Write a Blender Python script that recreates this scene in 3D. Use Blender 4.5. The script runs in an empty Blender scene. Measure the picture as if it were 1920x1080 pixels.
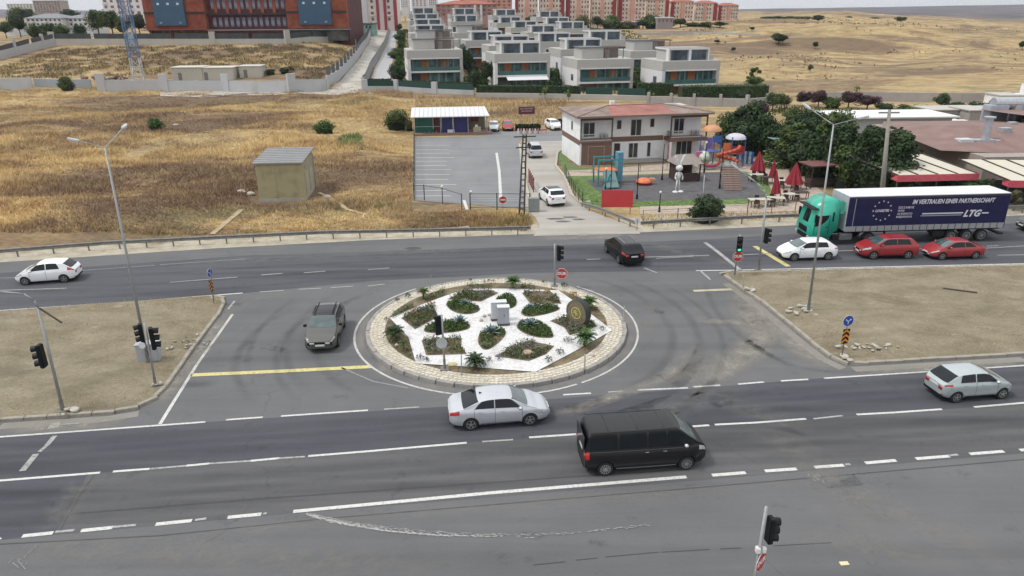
import bpy, bmesh, math, random
import numpy as np
from mathutils import Vector, Matrix
from math import radians as rad, sin, cos, pi, sqrt, atan2, hypot

# ------------------------------------------------------------------ camera, sky, sun, exposure
S = bpy.context.scene
C = S.collection
F = 1331.0; CH = 17.7; HY = 22.0; ROLL = -0.4
PITCH = math.atan((540 - HY) / F)
cam_d = bpy.data.cameras.new('camera'); cam = bpy.data.objects.new('camera', cam_d); C.objects.link(cam)
cam_d.sensor_width = 36; cam_d.lens = F / 1920 * 36; cam_d.clip_end = 20000; cam_d.clip_start = .5
CAMROT = Matrix.Rotation(pi / 2 - PITCH, 3, 'X') @ Matrix.Rotation(rad(ROLL), 3, 'Z')
cam.matrix_world = Matrix.Translation((0, 0, CH)) @ CAMROT.to_4x4()
S.camera = cam
SUN_EL, SUN_AZ = 58, 262          # azimuth: compass-like, 0 = +Y, 90 = +X ; light comes from the left
world = bpy.data.worlds.new('World'); S.world = world; world.use_nodes = True
def build_world():
    nt = world.node_tree; N = nt.nodes; L = nt.links; N.clear()
    out = N.new('ShaderNodeOutputWorld'); bg = N.new('ShaderNodeBackground'); bg.inputs['Strength'].default_value = .1
    sky = N.new('ShaderNodeTexSky'); sky.sky_type = 'NISHITA'; sky.sun_disc = False
    sky.sun_elevation = rad(SUN_EL); sky.sun_rotation = rad(SUN_AZ); sky.air_density = 1.0; sky.dust_density = 2.0
    tc = N.new('ShaderNodeTexCoord'); sep = N.new('ShaderNodeSeparateXYZ'); L.new(tc.outputs['Generated'], sep.inputs[0])
    mp = N.new('ShaderNodeMapping'); mp.inputs['Scale'].default_value = (2.2, 2.2, 16); L.new(tc.outputs['Generated'], mp.inputs[0])
    no = N.new('ShaderNodeTexNoise'); no.inputs['Scale'].default_value = 2.2; no.inputs['Detail'].default_value = 7; no.inputs['Roughness'].default_value = .6
    L.new(mp.outputs[0], no.inputs['Vector'])
    cr = N.new('ShaderNodeValToRGB'); cr.color_ramp.elements[0].position = .32; cr.color_ramp.elements[1].position = .68
    cr.color_ramp.elements[0].color = (.82, .84, .88, 1); cr.color_ramp.elements[1].color = (1.0, .99, .97, 1)
    L.new(no.outputs['Fac'], cr.inputs[0])
    # an overcast sky is brighter towards the zenith
    mr = N.new('ShaderNodeMapRange'); mr.inputs['From Min'].default_value = 0; mr.inputs['From Max'].default_value = 1
    mr.inputs['To Min'].default_value = 6.9; mr.inputs['To Max'].default_value = 11.2; L.new(sep.outputs['Z'], mr.inputs['Value'])
    vm = N.new('ShaderNodeVectorMath'); vm.operation = 'SCALE'; L.new(cr.outputs[0], vm.inputs[0]); L.new(mr.outputs[0], vm.inputs['Scale'])
    mx = N.new('ShaderNodeMix'); mx.data_type = 'RGBA'; mx.inputs['Factor'].default_value = .88
    L.new(sky.outputs[0], mx.inputs['A']); L.new(vm.outputs[0], mx.inputs['B'])
    L.new(mx.outputs['Result'], bg.inputs['Color']); L.new(bg.outputs[0], out.inputs[0])
build_world()
sd = bpy.data.lights.new('sun', 'SUN'); sd.energy = 1.5; sd.angle = rad(10); sd.color = (1, .965, .9)
so = bpy.data.objects.new('sun', sd); C.objects.link(so)
_az = rad(SUN_AZ); _el = rad(SUN_EL)
so.rotation_euler = Vector((-sin(_az) * cos(_el), -cos(_az) * cos(_el), -sin(_el))).to_track_quat('-Z', 'Y').to_euler()
so.location = (0, 0, 60)
S.view_settings.view_transform = 'Standard'; S.view_settings.look = 'None'; S.view_settings.gamma = 1
S.view_settings.exposure = 0.46
S.cycles.max_bounces = 5; S.cycles.transparent_max_bounces = 6

# ------------------------------------------------------------------ helpers
R = random.Random(7); NR = np.random.default_rng(7)
def ray(u, v): return CAMROT @ Vector(((u - 960) / F, -(v - 540) / F, -1))
def G(u, v, z=0.0):
    d = ray(u, v); t = (z - CH) / d.z
    return Vector((d.x * t, d.y * t, z))
def atY(u, v, Y):
    d = ray(u, v); t = Y / d.y
    return Vector((d.x * t, Y, CH + d.z * t))
def tag(o, label=None, cat=None, group=None, kind=None):
    if label: o['label'] = label
    if cat: o['category'] = cat
    if group: o['group'] = group
    if kind: o['kind'] = kind
    return o
def thing(name, label, cat, loc=(0, 0, 0), rz=0, group=None, tilt=None):
    o = bpy.data.objects.new(name, None); C.objects.link(o); o.location = loc
    o.rotation_euler = (tilt[0], tilt[1], rz) if tilt else (0, 0, rz); o.empty_display_size = .3
    return tag(o, label, cat, group)
KIDS = {}
def link(name, me, parent=None, loc=None, rz=None):
    o = bpy.data.objects.new(name, me); C.objects.link(o)
    if parent is not None:
        o.parent = parent; KIDS.setdefault(parent.name, []).append(o)
    if loc is not None: o.location = loc
    if rz is not None: o.rotation_euler = (0, 0, rz)
    return o
def kids(o): return KIDS.get(o.name, [])
def copy_tree(o, loc, rz=None, label=None, scale=None, parent=None):
    c = o.copy(); C.objects.link(c)
    if parent is None:
        c.location = loc
        if rz is not None: c.rotation_euler = (0, 0, rz)
        if scale is not None: c.scale = scale if hasattr(scale, '__len__') else (scale,) * 3
        if label: c['label'] = label
    else:
        c.parent = parent; KIDS.setdefault(parent.name, []).append(c)
    for k in list(kids(o)): copy_tree(k, None, parent=c)
    return c
class MB:
    def __init__(s): s.v = []; s.f = []
    def add(s, vs, fs):
        b = len(s.v); s.v += [tuple(p) for p in vs]; s.f += [tuple(i + b for i in f) for f in fs]; return s
    def box(s, x0, x1, y0, y1, z0, z1):
        return s.add([(x0,y0,z0),(x1,y0,z0),(x1,y1,z0),(x0,y1,z0),(x0,y0,z1),(x1,y0,z1),(x1,y1,z1),(x0,y1,z1)],
                     [(0,3,2,1),(4,5,6,7),(0,1,5,4),(1,2,6,5),(2,3,7,6),(3,0,4,7)])
    def obox(s, a, b, w, h, up=(0, 0, 1)):      # bar from a to b
        a = Vector(a); b = Vector(b); d = (b - a).normalized(); u = Vector(up)
        if abs(d.dot(u)) > .95: u = Vector((0, 1, 0))
        r = d.cross(u).normalized(); u = r.cross(d)
        vs = [p + r * (sx * w / 2) + u * (sz * h / 2) for p in (a, b) for sx, sz in ((-1,-1),(1,-1),(1,1),(-1,1))]
        return s.add(vs, [(0,1,2,3),(7,6,5,4),(0,4,5,1),(1,5,6,2),(2,6,7,3),(3,7,4,0)])
    def cyl(s, a, b, r0, r1=None, n=10, cap=True):
        a = Vector(a); b = Vector(b); r1 = r0 if r1 is None else r1; d = (b - a).normalized()
        u = Vector((0, 0, 1)) if abs(d.z) < .9 else Vector((1, 0, 0)); p = d.cross(u).normalized(); q = d.cross(p)
        vs = [c + (p * cos(2*pi*i/n) + q * sin(2*pi*i/n)) * r for c, r in ((a, r0), (b, r1)) for i in range(n)]
        fs = [(i, (i+1) % n, n + (i+1) % n, n + i) for i in range(n)]
        if cap: fs += [tuple(range(n-1, -1, -1)), tuple(range(n, 2*n))]
        return s.add(vs, fs)
    def tube(s, pts, r, n=8):
        for i in range(len(pts) - 1):
            rr = r if not hasattr(r, '__len__') else r[i]; r2 = r if not hasattr(r, '__len__') else r[i+1]
            s.cyl(pts[i], pts[i+1], rr, r2, n)
        return s
    def prism(s, pts, z0, z1):                  # polygon in xy, extruded
        n = len(pts); vs = [(p[0], p[1], z0) for p in pts] + [(p[0], p[1], z1) for p in pts]
        return s.add(vs, [tuple(range(n-1, -1, -1)), tuple(range(n, 2*n))] + [(i, (i+1) % n, n+(i+1) % n, n+i) for i in range(n)])
    def xprism(s, pts, y0, y1):                 # polygon in xz, extruded along y
        n = len(pts); vs = [(p[0], y0, p[1]) for p in pts] + [(p[0], y1, p[1]) for p in pts]
        return s.add(vs, [tuple(range(n)), tuple(range(2*n-1, n-1, -1))] + [(i, n+i, n+(i+1) % n, (i+1) % n) for i in range(n)])
    def flat(s, pts, z=None):
        return s.add([(p[0], p[1], p[2] if z is None else z) for p in pts], [tuple(range(len(pts)))])
    def dome(s, c, r, n=12, m=5, zs=1.0, full=False):
        vs = []; fs = []; lo = -m if full else 0
        for j in range(lo, m + 1):
            a = pi/2*j/m
            for i in range(n): vs.append((c[0]+r*cos(a)*cos(2*pi*i/n), c[1]+r*cos(a)*sin(2*pi*i/n), c[2]+r*zs*sin(a)))
        for j in range(m - lo):
            for i in range(n): fs.append((j*n+i, j*n+(i+1) % n, (j+1)*n+(i+1) % n, (j+1)*n+i))
        return s.add(vs, fs)
    def mesh(s, name='mesh', smooth=False, bevel=0, seg=2):
        me = bpy.data.meshes.new(name); me.from_pydata(s.v, [], s.f)
        bm = bmesh.new(); bm.from_mesh(me); bmesh.ops.recalc_face_normals(bm, faces=bm.faces)
        if bevel: bmesh.ops.bevel(bm, geom=[e for e in bm.edges if len(e.link_faces) == 2 and e.calc_face_angle(0) > .35], offset=bevel, segments=seg, affect='EDGES', clamp_overlap=True)
        bm.to_mesh(me); bm.free()
        if smooth: me.polygons.foreach_set('use_smooth', [True] * len(me.polygons))
        return me
    def out(s, name, m, parent=None, smooth=False, bevel=0, seg=2, loc=None):
        me = s.mesh(name, smooth, bevel, seg); me.materials.append(m)
        return link(name, me, parent, loc)
def np_mesh(name, V, Fq, m, smooth=False):
    V = np.asarray(V, np.float32); Fq = np.asarray(Fq, np.int32); k = Fq.shape[1]
    me = bpy.data.meshes.new(name); me.vertices.add(len(V)); me.vertices.foreach_set('co', V.ravel())
    me.loops.add(Fq.size); me.loops.foreach_set('vertex_index', Fq.ravel())
    me.polygons.add(len(Fq)); me.polygons.foreach_set('loop_start', np.arange(0, Fq.size, k, dtype=np.int32))
    me.polygons.foreach_set('loop_total', np.full(len(Fq), k, np.int32))
    if smooth: me.polygons.foreach_set('use_smooth', np.ones(len(Fq), bool))
    me.update(calc_edges=True); me.validate()
    if m: me.materials.append(m)
    return me
def blades(P, h, w, lean=.5, rng=NR, zup=1.0):
    """one thin bent triangle per point: grass"""
    P = np.asarray(P, float); n = len(P); h = np.broadcast_to(h, n); w = np.broadcast_to(w, n)
    a = rng.uniform(0, 2*pi, n); b = rng.uniform(0, 2*pi, n); l = rng.uniform(0, lean, n) * h
    s = np.stack([np.cos(a)*w/2, np.sin(a)*w/2, np.zeros(n)], 1)
    t = np.stack([np.cos(b)*l, np.sin(b)*l, h*zup*rng.uniform(.7, 1.1, n)], 1)
    V = np.stack([P - s, P + s, P + t], 1).reshape(-1, 3)
    return V, np.arange(3*n).reshape(-1, 3)
def leaves(P, size, rng=NR, asp=.6, N=None):
    """one diamond leaf quad per point, random orientation (or roughly facing N)"""
    P = np.asarray(P, float); n = len(P); size = np.broadcast_to(size, n)[:, None]
    a = rng.normal(size=(n, 3)); 
    if N is not None: a = N + .55 * a
    a /= np.linalg.norm(a, axis=1, keepdims=True) + 1e-9
    b = rng.normal(size=(n, 3)); u = np.cross(a, b); u /= np.linalg.norm(u, axis=1, keepdims=True) + 1e-9
    v = np.cross(a, u)
    V = np.stack([P - u*size, P - v*size*asp, P + u*size, P + v*size*asp], 1).reshape(-1, 3)
    return V, np.arange(4*n).reshape(-1, 4)
def smooth(a, b, x):
    t = np.clip((x - a) / (b - a), 0, 1); return t*t*(3 - 2*t)
def in_poly(px, py, poly):
    c = np.zeros(len(px), bool); n = len(poly)
    for i in range(n):
        x0, y0 = poly[i][0], poly[i][1]; x1, y1 = poly[(i+1) % n][0], poly[(i+1) % n][1]
        c ^= ((y0 > py) != (y1 > py)) & (px < (x1-x0)*(py-y0)/((y1-y0) or 1e-9) + x0)
    return c
def scatter(poly, dens, rng=NR):
    xs = [p[0] for p in poly]; ys = [p[1] for p in poly]; x0, x1, y0, y1 = min(xs), max(xs), min(ys), max(ys)
    n = int((x1-x0)*(y1-y0)*dens) + 1; x = rng.uniform(x0, x1, n); y = rng.uniform(y0, y1, n)
    k = in_poly(x, y, poly); return x[k], y[k]
def text_mesh(txt, size, shear=0, bold=0, ext=.004, align='CENTER'):
    cu = bpy.data.curves.new('text', 'FONT'); cu.body = txt; cu.size = size; cu.align_x = align; cu.align_y = 'CENTER'
    cu.extrude = ext; cu.shear = shear; cu.offset = bold; cu.resolution_u = 2
    o = bpy.data.objects.new('text', cu); C.objects.link(o)
    me = bpy.data.meshes.new_from_object(o.evaluated_get(bpy.context.evaluated_depsgraph_get()))
    bpy.data.objects.remove(o); bpy.data.curves.remove(cu); me.materials.clear()
    return me

# ------------------------------------------------------------------ materials
MATS = {}
def pm(name, c, r=.7, m=0.0, var=.12, sc=2.0, bump=0.0, bsc=None, c2=None, coat=0.0, emit=None, det=4, stretch=None, dirt=None, spec=None, backface=False):
    if name in MATS: return MATS[name]
    mt = bpy.data.materials.new(name); mt.use_nodes = True; nt = mt.node_tree; N = nt.nodes; L = nt.links
    b = N['Principled BSDF']; b.inputs['Roughness'].default_value = r; b.inputs['Metallic'].default_value = m
    if coat: b.inputs['Coat Weight'].default_value = coat; b.inputs['Coat Roughness'].default_value = .08
    if spec is not None: b.inputs['Specular IOR Level'].default_value = spec
    tc = N.new('ShaderNodeTexCoord'); mp = N.new('ShaderNodeMapping'); L.new(tc.outputs['Object'], mp.inputs[0])
    if stretch: mp.inputs['Scale'].default_value = stretch
    no = N.new('ShaderNodeTexNoise'); no.inputs['Scale'].default_value = sc; no.inputs['Detail'].default_value = det; no.inputs['Roughness'].default_value = .62
    L.new(mp.outputs[0], no.inputs['Vector'])
    cr = N.new('ShaderNodeValToRGB'); cr.color_ramp.elements[0].position = .3; cr.color_ramp.elements[1].position = .7
    a = [max(0, x*(1-var)) for x in c]; d = [min(1, x*(1+var)) for x in (c2 or c)]
    cr.color_ramp.elements[0].color = (*a, 1); cr.color_ramp.elements[1].color = (*d, 1)
    L.new(no.outputs['Fac'], cr.inputs[0]); src = cr.outputs[0]
    if dirt:
        n2 = N.new('ShaderNodeTexNoise'); n2.inputs['Scale'].default_value = dirt[1]; n2.inputs['Detail'].default_value = 6; L.new(tc.outputs['Object'], n2.inputs['Vector'])
        r2 = N.new('ShaderNodeMapRange'); r2.inputs['From Min'].default_value = .5; r2.inputs['From Max'].default_value = .75; r2.inputs['To Max'].default_value = dirt[2]; L.new(n2.outputs['Fac'], r2.inputs['Value'])
        mx = N.new('ShaderNodeMix'); mx.data_type = 'RGBA'; L.new(r2.outputs[0], mx.inputs['Factor']); L.new(src, mx.inputs['A']); mx.inputs['B'].default_value = (*dirt[0], 1); src = mx.outputs['Result']
    L.new(src, b.inputs['Base Color'])
    if bump:
        n3 = N.new('ShaderNodeTexNoise'); n3.inputs['Scale'].default_value = bsc or sc*8; n3.inputs['Detail'].default_value = 3; L.new(tc.outputs['Object'], n3.inputs['Vector'])
        bp = N.new('ShaderNodeBump'); bp.inputs['Strength'].default_value = 1; bp.inputs['Distance'].default_value = bump; L.new(n3.outputs['Fac'], bp.inputs['Height']); L.new(bp.outputs[0], b.inputs['Normal'])
    if emit: b.inputs['Emission Color'].default_value = (*emit[:3], 1); b.inputs['Emission Strength'].default_value = emit[3]
    MATS[name] = mt; return mt
def mixn(N, L, fac, A, B):
    m = N.new('ShaderNodeMix'); m.data_type = 'RGBA'
    if isinstance(fac, float): m.inputs['Factor'].default_value = fac
    else: L.new(fac, m.inputs['Factor'])
    for k, x in (('A', A), ('B', B)):
        if isinstance(x, tuple): m.inputs[k].default_value = (*x, 1)
        else: L.new(x, m.inputs[k])
    return m.outputs['Result']
def noise_f(N, L, vec, sc, lo, hi, det=5, rough=.6, dist=0.0):
    n = N.new('ShaderNodeTexNoise'); n.inputs['Scale'].default_value = sc; n.inputs['Detail'].default_value = det; n.inputs['Roughness'].default_value = rough; n.inputs['Distortion'].default_value = dist
    L.new(vec, n.inputs['Vector']); r = N.new('ShaderNodeMapRange'); r.inputs['From Min'].default_value = lo; r.inputs['From Max'].default_value = hi
    L.new(n.outputs['Fac'], r.inputs['Value']); return r.outputs[0]
def mapv(N, L, scale, rot=0.0, loc=(0, 0, 0)):
    tc = N.new('ShaderNodeTexCoord'); mp = N.new('ShaderNodeMapping'); mp.inputs['Scale'].default_value = scale; mp.inputs['Rotation'].default_value = (0, 0, rot); mp.inputs['Location'].default_value = loc
    L.new(tc.outputs['Object'], mp.inputs[0]); return mp.outputs[0]
def mth(N, L, op, a, b=None):
    m = N.new('ShaderNodeMath'); m.operation = op
    for i, x in enumerate((a, b)):
        if x is None: continue
        if isinstance(x, (int, float)): m.inputs[i].default_value = x
        else: L.new(x, m.inputs[i])
    return m.outputs[0]
def base_mat(name, r=.9):
    mt = bpy.data.materials.new(name); mt.use_nodes = True; nt = mt.node_tree; b = nt.nodes['Principled BSDF']; b.inputs['Roughness'].default_value = r
    b.inputs['Specular IOR Level'].default_value = .25
    return mt, nt.nodes, nt.links, b
def field_mat(name, mul=1.0, far=False):
    """dry grassland: golden, straw, brown and olive patches, stretched like mown or wind-laid swathes"""
    mt, N, L, b = base_mat(name, .95)
    v = mapv(N, L, (1, 1.5, 0), rad(-9)); v2 = mapv(N, L, (1, 2.6, 0), rad(14), (30, 7, 0))
    col = mixn(N, L, noise_f(N, L, v, .16, .38, .62, 6, .68, .6), (.34*mul, .235*mul, .12*mul), (.50*mul, .39*mul, .205*mul))
    col = mixn(N, L, noise_f(N, L, v2, .085, .5, .68, 7, .7, .8), col, (.20*mul, .13*mul, .075*mul))
    col = mixn(N, L, noise_f(N, L, v, .31, .6, .72, 5, .7), col, (.105*mul, .075*mul, .05*mul))
    col = mixn(N, L, noise_f(N, L, v2, .13, .62, .75, 5, .6), col, (.21*mul, .20*mul, .085*mul))
    col = mixn(N, L, mth(N, L, 'MULTIPLY', noise_f(N, L, mapv(N, L, (.016, .045, 0), rad(-6), (9, 3, 0)), 1.0, .52, .66, 8, .74, .6), .8), col, (.47*mul, .37*mul, .20*mul))
    col = mixn(N, L, mth(N, L, 'MULTIPLY', noise_f(N, L, mapv(N, L, (.009, .026, 0), rad(4)), 1.0, .485, .575, 8, .74, .9), .88), col, (.165*mul, .112*mul, .078*mul))
    col = mixn(N, L, mth(N, L, 'MULTIPLY', noise_f(N, L, mapv(N, L, (.02, .05, 0), rad(-8), (3, 5, 0)), 1.0, .55, .66, 8, .75, .9), .85), col, (.18*mul, .165*mul, .09*mul))
    f3 = noise_f(N, L, mapv(N, L, (1, 2, 1)), 1.5 if not far else .35, .3, .7, 6, .75)
    vm = N.new('ShaderNodeMix'); vm.data_type = 'RGBA'; vm.blend_type = 'MULTIPLY'; vm.inputs['Factor'].default_value = 1
    mr = N.new('ShaderNodeMapRange'); mr.inputs['To Min'].default_value = .66; mr.inputs['To Max'].default_value = 1.26; L.new(f3, mr.inputs['Value'])
    L.new(col, vm.inputs['A']); cb = N.new('ShaderNodeCombineColor'); [L.new(mr.outputs[0], cb.inputs[i]) for i in range(3)]; L.new(cb.outputs[0], vm.inputs['B'])
    L.new(vm.outputs['Result'], b.inputs['Base Color'])
    return mt, N, L, b, vm.outputs['Result']
# ------------------------------------------------------------------ terrain
def vnoise(x, y, s, seed=0):
    r = np.random.default_rng(seed); T = r.uniform(-1, 1, (64, 64)); x = x/s; y = y/s
    xi = np.floor(x).astype(int); yi = np.floor(y).astype(int); fx = x-xi; fy = y-yi; fx = fx*fx*(3-2*fx); fy = fy*fy*(3-2*fy)
    g = lambda a, b: T[a % 64, b % 64]
    return (g(xi,yi)*(1-fx)+g(xi+1,yi)*fx)*(1-fy)+(g(xi,yi+1)*(1-fx)+g(xi+1,yi+1)*fx)*fy
def road_y(x): return 57.7 + .172*x        # far edge of the far carriageway
def lot_x(y): return -9.8 - (y-70.9)*.125   # left edge of the car park
def zt(x, y):
    x = np.asarray(x, float); y = np.asarray(y, float)
    zl = np.interp(y, [0,150,170,190,240,266,330,400,460,700,1500,3000,6000], [0,0,.3,2.0,7.2,9,10,10.5,10.5,13,13,10,14])
    zr = np.interp(y, [0,115,135,170,200,240,300,330,365,440,520,700,1000,1500,3000,6000], [0,0,.5,.5,.7,1.4,3.0,5.2,8.3,8,8.6,12,12.4,8,0,8])
    w = smooth(-62, -16, x + .12*(y-170)); z = zl*(1-w) + zr*w
    q = x/np.maximum(y, 1)
    k = smooth(.42, .74, q); z = z*(1 - k*.75*smooth(330, 520, y)) - k*14*smooth(600, 1300, y)*(1-smooth(2200, 4200, y))
    far = smooth(2600, 5200, y)*(q > -2); z = z + far*(8 + 27*smooth(.05, .62, q) + 22*smooth(-.35, -.75, q)) + far*(vnoise(x, y, 1100, 5)*14 + vnoise(x, y, 420, 6)*6)
    # broken ground of the dry field left of the car park
    m = smooth(0, 7, lot_x(y) - 1.5 - x) * smooth(1.5, 9, y - road_y(x)) * (1 - smooth(175, 190, y)) 
    ms = 1 - .92*smooth(7, 3, np.hypot((x+23)/1.3, y-71))
    z = z + m*ms*(.55 + .55*vnoise(x, y*1.6, 13, 1) + .3*vnoise(x, y*1.5, 5, 2) + .12*vnoise(x, y, 2.0, 3))
    m2 = smooth(185, 240, y)*(1-smooth(2000, 4000, y)); m2 = m2*smooth(62, 80, x - .1*(y-170))
    z = z + m2*(3.4*vnoise(x, y*1.1, 64, 7) + 1.5*vnoise(x, y*1.4, 25, 8) + smooth(330, 480, y)*3.4*vnoise(x, y*.7, 170, 17) + .25*vnoise(x, y*1.5, 8, 9))
    return z
def ztf(x, y): return float(zt(np.array([x]), np.array([y]))[0])
def build_ground():
    ys = [-40, 0, 20, 40, 48]; 
    while ys[-1] < 6500: ys.append(ys[-1] + max(.7, (ys[-1]-40)*.0135))
    ys = np.array(ys); cols = np.linspace(-1, 1, 300); cols = np.sign(cols)*(np.abs(cols)**1.15)
    X = cols[None, :] * (ys[:, None]*1.05 + 55); Y = np.repeat(ys[:, None], 300, 1); Z = zt(X, Y)
    V = np.stack([X, Y, Z], 2).reshape(-1, 3); n = len(ys); i = np.arange(n-1)[:, None]*300 + np.arange(299)[None, :]
    Q = np.stack([i, i+1, i+301, i+300], 2).reshape(-1, 4)
    mt, N, L, b, col = field_mat('dry_field_ground', .92)
    # bare dusty verge by the road, built-over ground inside the villa estate, far plain
    geo = N.new('ShaderNodeTexCoord'); sp = N.new('ShaderNodeSeparateXYZ'); L.new(geo.outputs['Object'], sp.inputs[0])
    d = mth(N, L, 'SUBTRACT', sp.outputs['Y'], mth(N, L, 'MULTIPLY', sp.outputs['X'], .172))
    d = mth(N, L, 'ADD', d, mth(N, L, 'MULTIPLY', noise_f(N, L, mapv(N, L, (1, 1, 1)), .35, .2, .8, 5), 3.2))
    mr = N.new('ShaderNodeMapRange'); mr.inputs['From Min'].default_value = 63.6; mr.inputs['From Max'].default_value = 62.4; L.new(d, mr.inputs['Value'])
    dust = mixn(N, L, noise_f(N, L, mapv(N, L, (1, 1, 1)), .9, .3, .7, 6), (.34, .30, .22), (.54, .50, .41))
    col = mixn(N, L, mr.outputs[0], col, dust)
    mf = N.new('ShaderNodeMapRange'); mf.inputs['From Min'].default_value = 900; mf.inputs['From Max'].default_value = 2400; L.new(sp.outputs['Y'], mf.inputs['Value'])
    plain = mixn(N, L, noise_f(N, L, mapv(N, L, (1, 3, 1)), .0035, .4, .6, 6), (.055, .046, .050), (.14, .108, .098))
    plain = mixn(N, L, noise_f(N, L, mapv(N, L, (1, 4, 1)), .006, .58, .66, 4), plain, (.04, .05, .05))
    col = mixn(N, L, mf.outputs[0], col, plain)
    L.new(col, b.inputs['Base Color'])
    bp = N.new('ShaderNodeBump'); bp.inputs['Distance'].default_value = .12; L.new(noise_f(N, L, mapv(N, L, (1, 1.4, 1)), 3.2, .2, .8, 5, .7), bp.inputs['Height']); L.new(bp.outputs[0], b.inputs['Normal'])
    tag(link('ground', np_mesh('ground', V, Q, mt, True)), kind='structure')
build_ground()

# ------------------------------------------------------------------ asphalt
RC = Vector((-0.95, 39.15, 0)); RR = 7.75          # roundabout centre, kerb radius
def asphalt(name, lo, hi, streak=.5, stains=True, rot=8.0, dust=.0, cracks=True):
    mt, N, L, b = base_mat(name, .88); b.inputs['Specular IOR Level'].default_value = .3
    vs = mapv(N, L, (.05, 1.1, 0), -rad(rot)); vf = mapv(N, L, (1, 1, 1))
    f = mth(N, L, 'ADD', mth(N, L, 'MULTIPLY', noise_f(N, L, vs, 1.0, .3, .7, 5, .6), streak), mth(N, L, 'MULTIPLY', noise_f(N, L, vf, .22, .3, .7, 6, .6), 1-streak))
    col = mixn(N, L, f, lo, hi)
    gr = noise_f(N, L, vf, 9, .2, .8, 6, .85)
    col = mixn(N, L, mth(N, L, 'MULTIPLY', gr, .20), col, tuple(x*1.8 for x in hi))
    col = mixn(N, L, mth(N, L, 'MULTIPLY', noise_f(N, L, mapv(N, L, (.03, .55, 0), -rad(rot), (5, 2, 0)), 1.0, .52, .66, 3, .5), .5 if streak > .6 else .25), col, tuple(x*.62 for x in lo))
    if stains:
        col = mixn(N, L, mth(N, L, 'MULTIPLY', noise_f(N, L, vf, .8, .58, .72, 6, .75), .5), col, tuple(x*.62 for x in lo))
        v1 = mapv(N, L, (.8, .8, 1), 0, (-RC.x*.8, -RC.y*.8, 0))
        sp = N.new('ShaderNodeSeparateXYZ'); tcx = N.new('ShaderNodeTexCoord'); L.new(tcx.outputs['Object'], sp.inputs[0])
        dx = mth(N, L, 'SUBTRACT', sp.outputs['X'], RC.x); dy = mth(N, L, 'SUBTRACT', sp.outputs['Y'], RC.y)
        rr = mth(N, L, 'SQRT', mth(N, L, 'ADD', mth(N, L, 'MULTIPLY', dx, dx), mth(N, L, 'MULTIPLY', dy, dy)))
        rn = mth(N, L, 'ADD', rr, mth(N, L, 'MULTIPLY', noise_f(N, L, vf, .5, .2, .8, 4), .8))
        # dust ring where the tyres never run, east side; and the strip hugging the kerb
        for r0, wd, x0, x1, amt, c in ((7.9, .9, -30, -29, .6, (.21, .20, .18)),):
            g = mth(N, L, 'SUBTRACT', 1.0, mth(N, L, 'DIVIDE', mth(N, L, 'ABSOLUTE', mth(N, L, 'SUBTRACT', rn, r0+.4)), wd)); g = mth(N, L, 'MAXIMUM', g, 0.0)
            s = N.new('ShaderNodeMapRange'); s.inputs['From Min'].default_value = x0; s.inputs['From Max'].default_value = x1; L.new(dx, s.inputs['Value'])
            g = mth(N, L, 'MULTIPLY', mth(N, L, 'MULTIPLY', g, s.outputs[0]), mth(N, L, 'MULTIPLY', noise_f(N, L, mapv(N, L, (1, .5, 1), rad(-35)), .7, .34, .66, 4, .6), amt*1.35))
            g = mth(N, L, 'MINIMUM', g, .9); col = mixn(N, L, g, col, c)
    if dust:
        col = mixn(N, L, mth(N, L, 'MULTIPLY', noise_f(N, L, vf, .45, .45, .7, 6, .7), dust), col, (.33, .30, .25))
    if cracks:
        vo = N.new('ShaderNodeTexVoronoi'); vo.feature = 'DISTANCE_TO_EDGE'; vo.inputs['Scale'].default_value = .22
        nz = N.new('ShaderNodeTexNoise'); nz.inputs['Scale'].default_value = 1.2; nz.inputs['Detail'].default_value = 5; L.new(vf, nz.inputs['Vector'])
        va = N.new('ShaderNodeVectorMath'); va.operation = 'ADD'; sc = N.new('ShaderNodeVectorMath'); sc.operation = 'SCALE'; sc.inputs['Scale'].default_value = .9
        L.new(nz.outputs['Color'], sc.inputs[0]); L.new(vf, va.inputs[0]); L.new(sc.outputs[0], va.inputs[1]); L.new(va.outputs[0], vo.inputs['Vector'])
        mr = N.new('ShaderNodeMapRange'); mr.inputs['From Min'].default_value = .006; mr.inputs['From Max'].default_value = .0; L.new(vo.outputs['Distance'], mr.inputs['Value'])
        col = mixn(N, L, mth(N, L, 'MULTIPLY', mr.outputs[0], mth(N, L, 'MULTIPLY', noise_f(N, L, vf, .12, .52, .62, 3), .55)), col, tuple(x*.62 for x in lo))
    L.new(col, b.inputs['Base Color'])
    bp = N.new('ShaderNodeBump'); bp.inputs['Distance'].default_value = .006; L.new(gr, bp.inputs['Height']); L.new(bp.outputs[0], b.inputs['Normal'])
    return mt
A_BASE = asphalt('worn_grey_asphalt', (.088, .090, .096), (.130, .131, .134), .4)
A_DARK = asphalt('dark_bluish_asphalt', (.042, .045, .056), (.082, .085, .097), .8)
A_MID = asphalt('brownish_grey_asphalt', (.060, .062, .070), (.110, .110, .111), .85)
A_FAR = asphalt('far_carriageway_asphalt', (.050, .053, .064), (.086, .089, .100), .8, True, 10)
A_SEAM = asphalt('seam_tar', (.055, .055, .060), (.075, .075, .08), .5, False, cracks=False)
A_LOT = asphalt('pale_blue_grey_car_park_asphalt', (.140, .147, .158), (.205, .212, .222), .4, True, 11, .22, True)
A_DRIVE = asphalt('dusty_concrete_drive', (.27, .255, .23), (.38, .36, .33), .3, False, 80, .35)
def ext(p, q, d):                    # extend the line q->p beyond p by d metres
    v = (Vector(p) - Vector(q)).normalized(); return Vector(p) + v*d
def sheet(name, pts, z, m, parent=None, label=None):
    o = MB().flat([(p[0], p[1], z) for p in pts]).out(name, m, parent)
    return tag(o, label, kind='structure') if parent is None else o
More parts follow.
